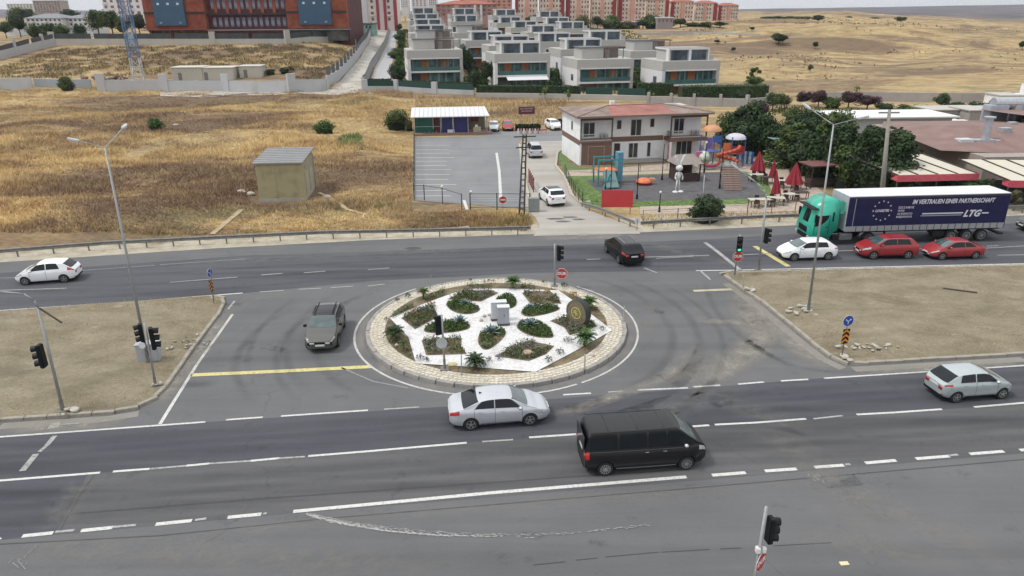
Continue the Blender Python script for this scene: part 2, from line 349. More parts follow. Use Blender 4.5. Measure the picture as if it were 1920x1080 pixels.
def line_px(pts, e0=0, e1=0, z=0):
    P = [G(u, v, z) for u, v in pts]
    if e0: P[0] = ext(P[0], P[1], e0)
    if e1: P[-1] = ext(P[-1], P[-2], e1)
    return P
top = line_px([(0, 492), (400, 466), (700, 450), (1000, 439), (1200, 436), (1500, 422), (1920, 404)], 90, 90)
near0 = [Vector((-110, 8, 0)), Vector((110, 8, 0))]
road = sheet('road', near0 + top[::-1], .012, A_BASE)
# resurfaced strips that differ in colour
l1 = line_px([(0, 820), (385, 792), (850, 762), (1340, 726), (1545, 709), (1920, 685)], 60, 60)
l2 = line_px([(0, 902), (875, 831), (1290, 801), (1510, 787), (1920, 757)], 60, 60)
l3 = line_px([(0, 1013), (490, 968), (1285, 903), (1920, 850)], 60, 60)
sheet('near_inner_lane', l1 + l2[::-1], .017, A_DARK)
sheet('near_outer_lane', l2 + l3[::-1], .017, A_MID)
sheet('near_outer_lane_patch', [ext(G(0, 902), G(165, 889), 50), G(165, 889), G(105, 1000), ext(G(0, 1012), G(105, 1000), 50)], .021, A_DARK)
f1 = line_px([(0, 512), (455, 480), (1000, 462), (1330, 449), (1500, 438), (1920, 418)], 80, 80)
f2 = line_px([(0, 582), (455, 550), (700, 527), (1000, 512), (1380, 506), (1920, 495)], 80, 80)
sheet('far_carriageway', f1 + f2[::-1], .017, A_FAR)
def strip(P, w):
    """closed outline of a stripe of width w along polyline P"""
    a = []; b = []
    for i, p in enumerate(P):
        q0 = P[max(i-1, 0)]; q1 = P[min(i+1, len(P)-1)]; t = (Vector(q1[:2]) - Vector(q0[:2])).normalized(); n = Vector((-t.y, t.x))
        a.append(Vector((p[0], p[1])) + n*w/2); b.append(Vector((p[0], p[1])) - n*w/2)
    return a + b[::-1]
def ribbon(name, P, w, z, m, parent=None, label=None):
    s = strip(P, w); n = len(P); mb = MB(); mb.add([(p.x, p.y, z) for p in s], [(i, i+1, 2*n-2-i, 2*n-1-i) for i in range(n-1)])
    return mb.out(name, m, parent)
ribbon('seam', line_px([(0, 975), (500, 935), (1285, 880)], 40, 0), .09, .023, A_SEAM, road)
ribbon('seam', line_px([(0, 1021), (300, 1005), (620, 972), (1285, 917), (1920, 862)], 40, 40), .05, .023, A_SEAM, road)
for sg_ in ([(1000,1060),(1060,1054)],[(1080,1051),(1120,1047)],[(1135,1045),(1235,1036)],[(1240,1036),(1330,1031)],[(1350,1030),(1390,1028)],[(1450,1024),(1560,1018)]): ribbon('seam', [G(*q) for q in sg_], .035, .023, A_SEAM, road)
ribbon('seam', [G(178, 889), G(150, 930), G(110, 1000)], .05, .025, A_SEAM, road)
# painted markings
def paint(name, c, wear):
    mt, N, L, b = base_mat(name, .7); v = mapv(N, L, (1, 1, 1))
    w = noise_f(N, L, v, 9, .5, .62, 6, .75); L.new(mixn(N, L, mth(N, L, 'MULTIPLY', w, wear), c, (.13, .13, .13)), b.inputs['Base Color'])
    return mt
PW = paint('white_road_paint', (.56, .56, .54), .45); PWW = paint('worn_white_road_paint', (.36, .36, .35), .9); PY = paint('yellow_road_paint', (.56, .50, .22), .6)
PE = paint('scuffed_white_edge_paint', (.48, .48, .465), .8); PG = paint('ghost_road_paint', (.25, .25, .245), .95)
def dash(seg, w=.13, m=None, name='lane_line'):
    P = [G(u, v) for u, v in seg]; return ribbon(name, P, w, .026, m or PW, road)
for s in [[(-150,830),(0,820),(385,792)], [(424,788),(493,783)], [(527,781),(600,776),(690,770)], [(1056,741),(1108,738)], [(1196,732),(1290,728)],[(1300,726),(1350,723)],[(1384,721),(1432,717)],[(1464,715),(1515,712)], [(1545,710),(1920,686),(2060,676)]]: dash(s, .13)
for s in [[(720,768),(786,764)], [(1140,736),(1168,734)]]: dash(s, .11, PWW)
for s in [[(-150,915),(0,902),(188,887)], [(212,885),(280,880)], [(350,874),(392,870)], [(470,865),(523,860)], [(578,856),(690,847),(875,831)], [(992,821),(1080,815)], [(1290,801),(1330,798)], [(1340,797),(1420,793),(1511,786)], [(1606,778),(1680,774),(1766,768)], [(1826,764),(1920,756),(2000,750)]]: dash(s, .14)
for s in [[(280,880),(350,874)], [(392,870),(470,865)], [(523,860),(572,857)], [(904,829),(962,825)], [(1525,786),(1580,780)]]: dash(s, .11, PWW)
for s in [[(-60,1018),(0,1010),(2,1009)], [(42,1006),(100,1000)], [(152,996),(212,990)], [(292,984),(360,977)], [(427,971),(490,965)], [(550,960),(920,925),(1287,895)], [(1335,892),(1398,887)], [(1434,884),(1494,880)], [(1527,877),(1582,873)], [(1622,869),(1680,864)], [(1717,861),(1780,856)], [(1818,852),(1882,847)], [(1912,845),(1990,839)]]: dash(s, .19)
for s in [[(104,998),(140,995)], [(212,989),(255,985)], [(366,976),(387,973)], [(493,964),(500,963)], [(1585,872),(1594,871)], [(1780,855),(1796,853)]]: dash(s, .12, PWW)
# far carriageway
for s in [[(-100,592),(0,583),(250,566),(455,550)], [(1305,508),(1380,507),(1600,502),(1920,495),(2060,492)]]: dash(s, .15)
for s in [[(487,548),(532,545)], [(560,543),(602,541)], [(620,540),(662,537)], [(690,537),(722,533)]]: dash(s, .12, PWW)
for s in [[(318,530),(445,520)], [(0,545),(125,541)], [(490,516),(530,513)], [(570,512),(610,509)], [(690,506),(730,503)], [(1100,487),(1126,486)], [(1196,483),(1330,479)], [(1208,503),(1232,512)], [(1394,478),(1446,476)], [(1572,471),(1600,470)], [(1706,462),(1730,468)], [(1850,462),(1872,461)], [(1870,479),(1930,478)], [(1845,466),(1930,461)], [(1230,485),(1300,481)]]: dash(s, .12, PWW)
for s in [[(150,508),(290,498)], [(300,497),(460,486)], [(0,522),(30,521)]]: dash(s, .1, PG)
dash([(1322,455), (1345,472), (1388,507)], .32, PWW); dash([(1313,508), (1332,525)], .16, PWW)
dash([(1300,546), (1372,543)], .36, paint('faded_cream_paint', (.42, .39, .28), .4)); dash([(1415,462), (1445,480), (1478,500)], .42, PY, 'stop_line')
dash([(358,704), (520,697), (697,688)], .36, PY, 'stop_line')
dash([(436,590), (370,683), (300,796)], .17, PW); dash([(428,580), (440,565)], .14, PWW)
ribbon('edge_line', [(RC.x + 8.42*cos(a), RC.y + 8.42*sin(a), 0) for a in np.linspace(rad(132), rad(300), 50)], .13, .027, PE, road)
ribbon('edge_line', [(RC.x + 8.42*cos(a), RC.y + 8.42*sin(a), 0) for a in np.linspace(rad(302), rad(410), 36)], .12, .027, PE, road)
dash([(640,690), (700,716), (765,728)], .1, PG)
# plaster spill, long tyre scrape, chalk scribble
for s, w in (([(103,818),(88,836)], .22), ([(88,836),(74,848)], .16), ([(68,852),(42,884)], .26), ([(92,800),(112,797)], .5), ([(115,797),(150,794)], .12)): ribbon('white_spill', [G(*p) for p in s], w, .028, PWW, road)
scr = [(578,964),(640,978),(720,990),(800,998),(900,1003),(1000,1004),(1080,1000),(1150,992),(1215,986)]
scr2 = [(578,966),(650,984),(720,996),(820,1005),(940,1007)]
def flecks(name, path, n, w, m, fade):
    P = [G(*p) for p in path]; mb = MB()
    for i in range(n):
        t = i/(n-1)*(len(P)-1); k = min(int(t), len(P)-2); p = P[k].lerp(P[k+1], t-k); d = (P[k+1]-P[k]).normalized()
        if R.random() < fade*(i/n)**1.2: continue
        q = p + Vector((R.uniform(-w, w), R.uniform(-w, w), .028)); l = R.uniform(.04, .13); h = R.uniform(.008, .024); nrm = Vector((-d.y, d.x, 0)); d2 = (d + nrm*R.uniform(-.5, .5))*l
        mb.flat([q - d2 - nrm*h, q + d2 - nrm*h, q + d2 + nrm*h, q - d2 + nrm*h], .028 + .004*R.random())
    o = mb.out(name, m, road); tag(o, kind='stuff')
flecks('scrape_mark', scr, 330, .05, PG, .8); flecks('scrape_mark', [(u, v+4) for u, v in scr[:6]], 130, .05, PWW, .9); flecks('scrape_mark', scr2, 230, .02, PWW, .55); flecks('scrape_mark', [(1525,893),(1535,903)], 16, .2, PG, .2)
for s in ([(16,1058),(24,1049),(40,1050)], [(24,1056),(36,1066),(44,1056)], [(34,1052),(48,1068)], [(46,1062),(52,1056)], [(44,1048),(70,1022)]): ribbon('chalk_mark', [G(*p) for p in s], .03, .028, PG, road)
tag(MB().prism([(0,0),(.30,.03),(.29,.19),(-.01,.17)], 0, .03).out('paper_sheet', pm('cream_paper', (.62,.56,.36)), None, loc=G(1577,1062)+Vector((0,0,.02))), 'small cream sheet of card lying on the asphalt near the bottom edge', 'litter')
def smear_mat(name, c, amt, sc=.9, lo=.35, hi=.68):
    mt, N, L, b = base_mat(name, .95); b.inputs['Base Color'].default_value = (*c, 1)
    at = N.new('ShaderNodeAttribute'); at.attribute_name = 'edge'; f = mth(N, L, 'MULTIPLY', mth(N, L, 'MULTIPLY', at.outputs['Fac'], noise_f(N, L, mapv(N, L, (1, 1, 1)), sc, lo, hi, 8, .78)), amt)
    L.new(mth(N, L, 'MINIMUM', f, .92), b.inputs['Alpha']); return mt
SM_D = smear_mat('pale_dust_on_asphalt', (.33, .31, .27), .85); SM_L = smear_mat('faint_dust_on_asphalt', (.27, .26, .235), .42, 1.6, .4, .7); SM_T = smear_mat('tyre_rubber_polish', (.040, .041, .047), .16, .35, .25, .65); SM_O = smear_mat('oil_drip_stain', (.032, .032, .034), .32, 2.2, .45, .7)
SMZ = [0]
def smear(P, w, m, name='stain'):
    """soft edged worn or dusty track lying on the asphalt"""
    P = [Vector((p[0], p[1], 0)) for p in P]; Q = []
    for i in range(len(P)-1):
        p0, p1, p2, p3 = P[max(i-1,0)], P[i], P[i+1], P[min(i+2,len(P)-1)]
        for k in range(8): t = k/8; Q.append(.5*((2*p1) + (p2-p0)*t + (2*p0-5*p1+4*p2-p3)*t*t + (3*p1-p0-3*p2+p3)*t**3))
    Q.append(P[-1]); n = len(Q); nc = 9; mb = MB(); ed = []; SMZ[0] += 1; z = .0285 + .0006*(SMZ[0] % 22)
    for i, q in enumerate(Q):
        t = (Q[min(i+1,n-1)]-Q[max(i-1,0)]).normalized(); s = Vector((-t.y, t.x, 0)); e = min(1, i/(n*.2), (n-1-i)/(n*.2))
        for k in range(nc): a = -1+2*k/(nc-1); mb.v.append(tuple(q + s*a*w/2 + Vector((0,0,z)))); ed.append((1-a*a)**1.2*e)
    mb.f = [(i*nc+k, i*nc+k+1, (i+1)*nc+k+1, (i+1)*nc+k) for i in range(n-1) for k in range(nc-1)]
    me = bpy.data.meshes.new(name); me.from_pydata(mb.v, [], mb.f); at = me.attributes.new('edge', 'FLOAT', 'POINT'); at.data.foreach_set('value', ed); me.materials.append(m); return link(name, me, road)
PX = lambda *q: [G(u, v) for u, v in q]
for q, w, m in (([(1372,552),(1412,600),(1422,636),(1392,668),(1330,700),(1262,724)], 2.6, SM_D), ([(1392,575),(1424,622),(1412,652),(1370,680)], 1.3, SM_D), ([(1292,655),(1255,700),(1200,728),(1120,755),(1030,785)], 1.0, SM_D), ([(1300,598),(1345,604),(1400,606)], 1.1, SM_D), ([(1362,520),(1440,600),(1500,652),(1570,695)], 2.2, SM_D), ([(1310,640),(1300,690),(1240,722)], 1.6, SM_L), ([(1190,640),(1225,600),(1215,565)], 1.2, SM_L),
  ([(430,572),(385,640),(330,710),(290,765)], 1.7, SM_D), ([(0,806),(120,800),(240,790)], 1.4, SM_D), ([(560,548),(480,560),(440,580)], 1.8, SM_L), ([(1340,740),(1420,775),(1520,800)], 2.0, SM_L), ([(1420,800),(1500,850),(1580,930),(1660,1040)], 2.4, SM_L), ([(1580,900),(1720,980),(1900,1050)], 2.2, SM_L), ([(1480,1000),(1640,1030),(1800,1065)], 1.6, SM_L), ([(1150,800),(1250,770),(1400,720)], 2.2, SM_L), ([(0,1040),(200,1030),(500,1050),(900,1060)], 1.8, SM_L), ([(1600,700),(1760,690),(1920,680)], 1.0, SM_D), ([(160,900),(120,950),(100,1000)], 1.6, SM_L), ([(300,500),(600,480),(1000,462)], 2.4, SM_L), ([(1000,447),(1100,444),(1200,446)], 2.4, SM_D), ([(1200,452),(1300,480),(1400,500)], 1.6, SM_L),
  ([(300,1010),(420,1000),(560,985),(760,965),(1285,925),(1700,890)], .9, SM_L)):
    smear(PX(*q), w, m)
def arc(r, a0, a1, n=10, dx=0, dy=0): return [(RC.x+dx + r*cos(rad(a)), RC.y+dy + r*sin(rad(a))) for a in np.linspace(a0, a1, n)]
for r, a0, a1, w in ((10.4,-70,60,.7),(11.9,-62,52,.7),(13.2,-50,35,.5),(10.6,140,235,.7),(12.2,148,222,.7),(14.2,160,205,.5)): smear(arc(r, a0, a1), w, SM_T)
for q, w in (([(560,760),(520,700),(530,640),(590,590),(700,548)], .6), ([(480,765),(440,690),(480,620),(560,575)], .6), ([(1500,700),(1400,640),(1340,580),(1320,520)], .55), ([(1640,700),(1500,690),(1400,640)], .5)): smear(PX(*q), w, SM_T)
def between(A, B, f): return [Vector((a[0], a[1], 0)).lerp(Vector((b[0], b[1], 0)), f) for a, b in zip(A, B)]
def along(La, Lb, f, w, m):
    n = 14; x0, x1 = -38, 44
    g = lambda Lq, x: float(np.interp(x, [p[0] for p in Lq], [p[1] for p in Lq]))
    smear([(x, g(La, x)*(1-f) + g(Lb, x)*f) for x in np.linspace(x0, x1, n)], w, m)
for La, Lb in ((l1, l2), (l2, l3)):
    for f in (.27, .73): along(La, Lb, f, .95, SM_T)
    along(La, Lb, .5, .6, SM_T)
for f in (.14, .36, .62, .86): along(f1, f2, f, .65, SM_T)
for u, v, s_ in ((740,617,1.0),(480,650,1.2),(455,672,.8),(1000,1005,.5),(1120,1020,.4),(1460,948,.3),(640,745,.5),(520,655,.6),(1230,585,.7),(875,560,.3)): p_ = G(u, v); smear([(p_.x-s_, p_.y), (p_.x-s_*.3, p_.y+.1*s_), (p_.x+s_*.4, p_.y-.1*s_), (p_.x+s_, p_.y)], s_*1.1, SM_O)
A_PAT = asphalt('fresh_tar_patch', (.05,.05,.055), (.07,.07,.075), .2, False, cracks=False)
def blob(c, rx, ry, n=18, z=.024, rot=0):
    return [(c[0]+cos(a+rot)*rx*R.uniform(.75,1.1), c[1]+sin(a+rot)*ry*R.uniform(.75,1.1), z) for a in [2*pi*i/n for i in range(n)]]
MB().flat(blob(G(775,466), .75, .4)).out('tar_patch', A_PAT, road)
# ------------------------------------------------------------------ medians with kerb stones, roundabout
K_ST = pm('weathered_kerb_concrete', (.27,.25,.21), .9, var=.25, sc=.8, bump=.01, c2=(.36,.33,.28), dirt=((.10,.09,.075), 2.2, .6))
def kerb_run(name, P, closed=False, w=.22, h=.16, L0=1.0, lab=None, m=None, z0=0):
    """kerb as single stones laid end to end"""
    mes = []
    for k in range(4):
        mb = MB(); mb.box(-L0/2+.012, L0/2-.012, -w/2, w/2, -.03, h + R.uniform(-.008, .008)); me = mb.mesh('kerb_stone', bevel=.018, seg=1); me.materials.append(m or K_ST); mes.append(me)
    root = bpy.data.objects.new(name, None); C.objects.link(root); root['kind'] = 'structure'
    P = [Vector((p[0], p[1], 0)) for p in P]; P = P + [P[0]] if closed else P
    seg = [(P[i+1]-P[i]).length for i in range(len(P)-1)]; T = sum(seg); n = max(1, round(T/L0))
    for i in range(n):
        s = (i+.5)*T/n; k = 0
        while k < len(seg)-1 and s > seg[k]: s -= seg[k]; k += 1
        p = P[k].lerp(P[k+1], s/seg[k]); d = P[k+1]-P[k]
        o = link('kerb_stone', mes[R.randrange(4)], root, (p.x + R.uniform(-.01,.01), p.y + R.uniform(-.015,.015), z0 + R.uniform(-.012,.006)), atan2(d.y, d.x) + R.uniform(-.012,.012)); o.scale.x = T/n/L0
    return root
def dirt_mat():
    mt, N, L, b = base_mat('dry_median_soil', .95); v = mapv(N, L, (1, 1.6, 1))
    c = mixn(N, L, noise_f(N, L, v, .35, .35, .65, 6, .7), (.25,.215,.145), (.41,.36,.26))
    c = mixn(N, L, noise_f(N, L, v, .16, .55, .7, 5, .7, .5), c, (.21,.175,.12))
    c = mixn(N, L, mth(N, L, 'MULTIPLY', noise_f(N, L, v, .6, .6, .72, 5), .6), c, (.52,.47,.37))
    c = mixn(N, L, mth(N, L, 'MULTIPLY', noise_f(N, L, v, 5, .3, .75, 7, .85), .7), c, (.12,.10,.065))
    L.new(c, b.inputs['Base Color']); bp = N.new('ShaderNodeBump'); bp.inputs['Distance'].default_value = .09; L.new(noise_f(N, L, v, 5, .2, .8, 6, .75), bp.inputs['Height']); L.new(bp.outputs[0], b.inputs['Normal'])
    return mt
DIRT = dirt_mat()
def smooth_poly(P, it=1):
    for _ in range(it):
        Q = []; n = len(P)
        for i in range(n): a, b = P[i], P[(i+1) % n]; Q += [a.lerp(b, .25), a.lerp(b, .75)]
        P = Q
    return P
def mound(name, P, h, m, kind='structure', step=.6, z0=.10, rise=2.5, bump=.05):
    """a raised bed: grid clipped to the outline, rising gently from its edge"""
    bm = bmesh.new(); vs = [bm.verts.new((p[0], p[1], z0)) for p in P]; bm.faces.new(vs)
    xs = [p[0] for p in P]; ys = [p[1] for p in P]
    for ax, lo, hi in ((0, min(xs), max(xs)), (1, min(ys), max(ys))):
        t = lo + step
        while t < hi:
            no = Vector((1,0,0)) if ax == 0 else Vector((0,1,0)); co = Vector((t,0,0)) if ax == 0 else Vector((0,t,0))
            bmesh.ops.bisect_plane(bm, geom=bm.verts[:]+bm.edges[:]+bm.faces[:], plane_co=co, plane_no=no); t += step
    bmesh.ops.triangulate(bm, faces=bm.faces)
    A = np.array([(p[0], p[1]) for p in P]); B = np.roll(A, -1, 0); D = B-A
    co = np.array([v.co[:2] for v in bm.verts]); d = np.full(len(co), 1e9)
    for a, dd in zip(A, D):
        t = np.clip(((co-a)@dd)/(dd@dd+1e-9), 0, 1); d = np.minimum(d, np.hypot(*(co - a - t[:, None]*dd).T))
    z = z0 + smooth(0, rise, d)*(h + bump*vnoise(co[:,0], co[:,1], 2.2, 9) + bump*.5*vnoise(co[:,0], co[:,1], .8, 10))
    for v, zz in zip(bm.verts, z): v.co.z = zz
    me = bpy.data.meshes.new(name); bm.to_mesh(me); bm.free(); me.materials.append(m); me.polygons.foreach_set('use_smooth', [True]*len(me.polygons))
    o = link(name, me); o['kind'] = kind; return o
ML = [ext(G(0,586), G(400,557), 45), G(400,557), G(416,560), G(420,570), G(410,590), G(365,650), G(310,728), G(285,752), G(250,768), G(200,776), ext(G(0,790), G(200,776), 45)]
MR_ = [ext(G(1920,498), G(1370,512), 45), G(1370,512), G(1359,514), G(1362,521), G(1385,537), G(1430,568), G(1480,608), G(1530,650), G(1560,672), G(1585,682), G(1610,683), ext(G(1920,665), G(1610,683), 45)]
for nm, P in (('median_strip', ML), ('median_strip', MR_)):
    mound(nm, P, .10, DIRT, step=1.2, z0=.13)
kerb_run('median_kerb', ML[1:], m=K_ST); kerb_run('median_kerb', MR_[1:], m=K_ST)
ribbon('kerb_gutter', [G(0,597), G(395,569), G(405,575)][::-1] and line_px([(0,590),(250,572),(400,561)], 45, 0), .25, .135, K_ST, road)
ribbon('kerb_gutter', line_px([(1375,513),(1600,507),(1920,500)], 0, 45), .22, .14, K_ST, road)
DUSTM = asphalt('dusty_gutter_asphalt', (.15,.145,.13), (.24,.23,.205), .3, False, cracks=False)
for P_ in ([(400,589),(360,648),(300,726),(278,750)], [(1362,532),(1430,582),(1480,624),(1540,672),(1580,692)], [(1600,693),(1760,684),(1920,674)], [(0,800),(200,786),(260,776)]): sheet_ = ribbon('gutter_dust', [G(*q) for q in P_], .55, .0185, DUSTM, road)
# short dry stubble on the medians
def stubble(name, P, dens, h, w, m, zf, lean=.7):
    x, y = scatter(P, dens); k = (y > 20) & (np.abs(x) < y*1.0 + 4)
    x = x[k]; y = y[k]; V, T = blades(np.stack([x, y, zf(x, y)], 1), NR.uniform(h*.5, h*1.3, len(x)), w, lean)
    o = link(name, np_mesh(name, V, T, m)); return tag(o, kind='stuff')
STB = field_mat('dry_stubble', 1.25)[0]
stubble('dry_stubble', ML, 20, .08, .05, STB, lambda x, y: 0*x + .2); stubble('dry_stubble', MR_, 16, .08, .05, STB, lambda x, y: 0*x + .2)
# roundabout: kerb, crazy-paved ring, soil
def ring_pts(r, n=96, z=0): return [Vector((RC.x + r*cos(2*pi*i/n), RC.y + r*sin(2*pi*i/n), z)) for i in range(n)]
kerb_run('roundabout_kerb', ring_pts(RR-.11), True, .24, .24, 1.0, m=pm('roundabout_kerb_concrete', (.25,.24,.22), .9, var=.2, c2=(.33,.32,.30), sc=1.2, bump=.01, dirt=((.09,.085,.08), 1.5, .7)))
ring = bpy.data.objects.new('stone_paved_ring', None); C.objects.link(ring); ring['kind'] = 'structure'
mb = MB(); n = 96; a = ring_pts(RR-.2, n, .20); b_ = ring_pts(RR-1.12, n, .25)
mb.add(a + b_, [(i, (i+1) % n, n+(i+1) % n, n+i) for i in range(n)]); mb.out('mortar', pm('mortar_bed', (.43,.40,.33), .95, var=.12, sc=4), ring)
stone_ms = [pm('cream_paving_stone_%s' % k, c, .85, var=.14, sc=3, bump=.006, c2=c2) for k, c, c2 in (('pale', (.50,.46,.38), (.57,.53,.45)), ('buff', (.47,.42,.33), (.54,.49,.39)), ('grey', (.45,.42,.36), (.53,.50,.44)))]
joined = [MB() for _ in stone_ms]; RI = RR - 1.2      # small crazy-paving stones, 3 px in the photograph: one mass
for j in range(4):
    r = RR - .32 - j*.225; nn = int(2*pi*r/.235)
    for i in range(nn):
        aa = 2*pi*(i + .5*(j % 2) + R.uniform(-.16,.16))/nn; rr = r + R.uniform(-.03,.03); z = .20 + (RR-.2-rr)*.05 + R.uniform(.002,.014); s_ = R.uniform(.095,.125); na = R.randint(5,6); rz = R.uniform(0, 6.28)
        pts = [(RC.x + rr*cos(aa) + cos(rz+2*pi*k/na)*s_*R.uniform(.8,1.12), RC.y + rr*sin(aa) + sin(rz+2*pi*k/na)*s_*R.uniform(.8,1.12)) for k in range(na)]
        joined[R.randrange(3)].prism(pts, z-.01, z+.02)
for q, m in zip(joined, stone_ms): tag(q.out('paving_stones', m, ring), kind='stuff')
SOIL = pm('garden_soil', (.10,.08,.05), .95, var=.3, sc=1.5, c2=(.16,.13,.08), bump=.04, bsc=9)
mound('roundabout_soil', ring_pts(RR-1.08, 72), .035, SOIL, z0=.235, step=.5, rise=1.0, bump=.015)
def Z6(pts, z=.30): return [G(740 + x/4.571, 520 + y/4.571, z) for x, y in pts]
GRAVEL = pm('white_marble_chippings', (.52,.52,.53), .9, var=.22, sc=14, c2=(.68,.68,.68), bump=.03, bsc=18, det=6, dirt=((.25,.23,.2), 1.3, .5))
hexa = [G(u, v, .30) for u, v in ((731,596),(800,567),(873,541),(960,541),(1047,544),(1080,567),(1148,619),(1078,658),(1004,697),(890,688),(780,681),(766,632))]
mound('white_gravel_bed', hexa, .015, GRAVEL, z0=.295, step=.5, rise=.4, bump=.012)
beds = [('petal', [(425,230),(480,208),(560,200),(650,222),(740,262),(720,300),(620,325),(500,302)]), ('petal', [(850,205),(940,150),(1000,150),(1050,200),(1040,250),(990,275),(940,262),(880,222)]),
 ('petal', [(1080,290),(1130,250),(1270,240),(1410,250),(1420,280),(1300,320),(1150,345),(1085,322)]), ('petal', [(1030,420),(1090,380),(1180,370),(1270,400),(1340,450),(1370,510),(1330,525),(1200,515),(1100,480)]),
 ('petal', [(710,520),(740,470),(820,440),(900,440),(960,460),(940,520),(860,590),(780,635),(720,590)]), ('petal', [(240,450),(290,410),(430,375),(600,370),(670,430),(560,470),(400,480),(270,475)]),
 ('outer', [(55,350),(200,280),(330,240),(375,340),(175,447)]), ('outer', [(450,190),(600,115),(830,110),(890,135),(740,210),(600,202)]), ('outer', [(1090,135),(1150,120),(1330,120),(1390,160),(1430,228),(1160,226)]),
 ('outer', [(1330,375),(1450,340),(1650,350),(1740,420),(1640,462),(1500,500),(1450,430)]), ('outer', [(860,680),(1040,580),(1150,545),(1370,590),(1300,660),(1150,720),(960,692)]), ('outer', [(230,540),(400,520),(575,520),(570,590),(620,660),(270,670)])]
LEAF = {k: pm('leaf_' + k, c, .75, var=.35, sc=3.5, c2=c2, spec=.2) for k, c, c2 in (('green', (.045,.075,.025), (.085,.12,.04)), ('dark', (.020,.040,.018), (.045,.072,.032)), ('olive', (.07,.08,.03), (.13,.13,.06)), ('grey', (.13,.135,.12), (.22,.22,.21)),
   ('lavender', (.14,.12,.18), (.24,.21,.27)), ('blue', (.10,.15,.155), (.19,.25,.25)), ('plum', (.045,.022,.032), (.085,.045,.055)), ('lime', (.11,.17,.04), (.17,.24,.07)), ('dry', (.22,.15,.07), (.34,.25,.13)), ('bright', (.032,.075,.02), (.062,.12,.035)))}
for k in LEAF.values(): k.use_backface_culling = False
bed_i = 0
for kind, px in beds:
    P = Z6(px); P = smooth_poly(P, 2) if kind == 'petal' else P
    mound('planting_bed', P, .04, SOIL, z0=.32, step=.35, rise=.3, bump=.02)
    inner = [(Vector((p[0], p[1])) - Vector((sum(q[0] for q in P)/len(P), sum(q[1] for q in P)/len(P))))*.93 + Vector((sum(q[0] for q in P)/len(P), sum(q[1] for q in P)/len(P))) for p in P]
    def cover(m, dens, h, s, thr, seed, asp=.5):
        x, y = scatter(inner, dens); k = vnoise(x, y, .8, seed) > thr; x, y = x[k], y[k]
        z = .35 + NR.uniform(0, h, len(x)); V, Q = leaves(np.stack([x, y, z], 1), NR.uniform(s*.6, s*1.3, len(x)), asp=asp)
        return V, Q, m
    if kind == 'petal': lst = [('bright', 420, .17, .062, -.5), ('green', 420, .2, .06, -.6), ('olive', 120, .16, .05, .1), ('grey', 60, .26, .04, .2)]
    else: lst = [('green', 300, .24, .06, -.2), ('grey', 240, .36, .05, -.1), ('olive', 220, .2, .055, -.1), ('dark', 90, .2, .05, 0), (('lavender' if bed_i in (7, 8, 10) else 'dry'), 60, .3, .04, .1)]
    for j, (m, dn, h, s, thr) in enumerate(lst):
        V, Q, _ = cover(m, dn, h, s, thr, 20 + bed_i*4 + j)
        if len(V): tag(link('ground_cover', np_mesh('ground_cover', V, Q, LEAF[m])), kind='stuff')
    bed_i += 1
# low planting in the soil between gravel star and stone ring
def soil_cover(m, px, dens_, h, s, thr, seed):
    P = [G(u, v, .3) for u, v in px]; x, y = scatter(P, dens_*2.2); k = (vnoise(x, y, 1.0, seed) > thr) & (np.hypot(x-RC.x, y-RC.y) < RR-1.15); x, y = x[k], y[k]
    V, Q = leaves(np.stack([x, y, .28 + NR.uniform(0, h, len(x))], 1), NR.uniform(s*.6, s*1.3, len(x)), asp=.4); tag(link('ground_cover', np_mesh('ground_cover', V, Q, LEAF[m])), kind='stuff')
soil_cover('olive', [(735,590),(860,530),(880,536),(735,594),(720,640),(775,690),(770,650),(735,610)], 120, .15, .05, 0, 60)
soil_cover('green', [(735,588),(860,528),(872,536),(735,598)], 160, .2, .05, -.2, 61); soil_cover('green', [(865,528),(1055,530),(1050,543),(880,540)], 160, .15, .05, .0, 62)
soil_cover('dry', [(1050,540),(1100,560),(1150,600),(1148,618),(1085,570)], 90, .12, .05, 0, 63); soil_cover('olive', [(1060,540),(1110,560),(1150,600),(1148,618),(1085,565)], 120, .15, .05, .1, 64)
soil_cover('dry', [(780,686),(1000,704),(1060,700),(1145,632),(1010,710),(880,715)], 60, .08, .05, .1, 65)
def agave(x, y, z, r, label, m='blue', n=26, seed=0):
    rg = random.Random(seed); t = thing('agave', label, 'agave', (x, y, z), rg.uniform(0, 6), 'agaves in the roundabout beds'); mb = MB()
    for i in range(n):
        el = rad(12 + 66*(i/n)**.9); az = i*2.39996; l = r*(1 - .35*i/n)*rg.uniform(.9,1.1); w = .075*r*1.6; d = Vector((cos(az)*cos(el), sin(az)*cos(el), sin(el))); s = Vector((-sin(az), cos(az), 0)); p = [Vector((0,0,.04)), d*l*.45 + Vector((0,0,.03)), d*l*.85 + Vector((0,0,.0)), d*l]
        vs = [p[0]-s*w*.6, p[0]+s*w*.6, p[1]-s*w, p[1]+s*w, p[2]-s*w*.5, p[2]+s*w*.5, p[3]]; mb.add(vs, [(0,1,3,2),(2,3,5,4),(4,5,6)])
    mb.out('leaf_rosette', LEAF[m], t); MB().dome((0,0,0), .07, 8, 3).out('heart', LEAF['olive'], t)
    return t
AG = [((600,232), .52, 'in the leaf shaped bed behind the signal head on the left'), ((560,385), .62, 'in the left petal bed beside the dark signal head'), ((825,475), .66, 'in the front petal bed nearest the viewer'), ((1160,415), .62, 'in the petal bed right of the grey cabinets'), ((1160,265), .45, 'in the petal bed behind, left of the round monument'), ((1100,395), .4, 'small one beside the larger agave right of the cabinets')]
for i, ((zx, zy), r, w) in enumerate(AG):
    p = Z6([(zx, zy)], .4)[0]; agave(p.x, p.y, .40, r, 'blue green agave rosette ' + w, seed=i, m='blue' if i != 5 else 'grey')
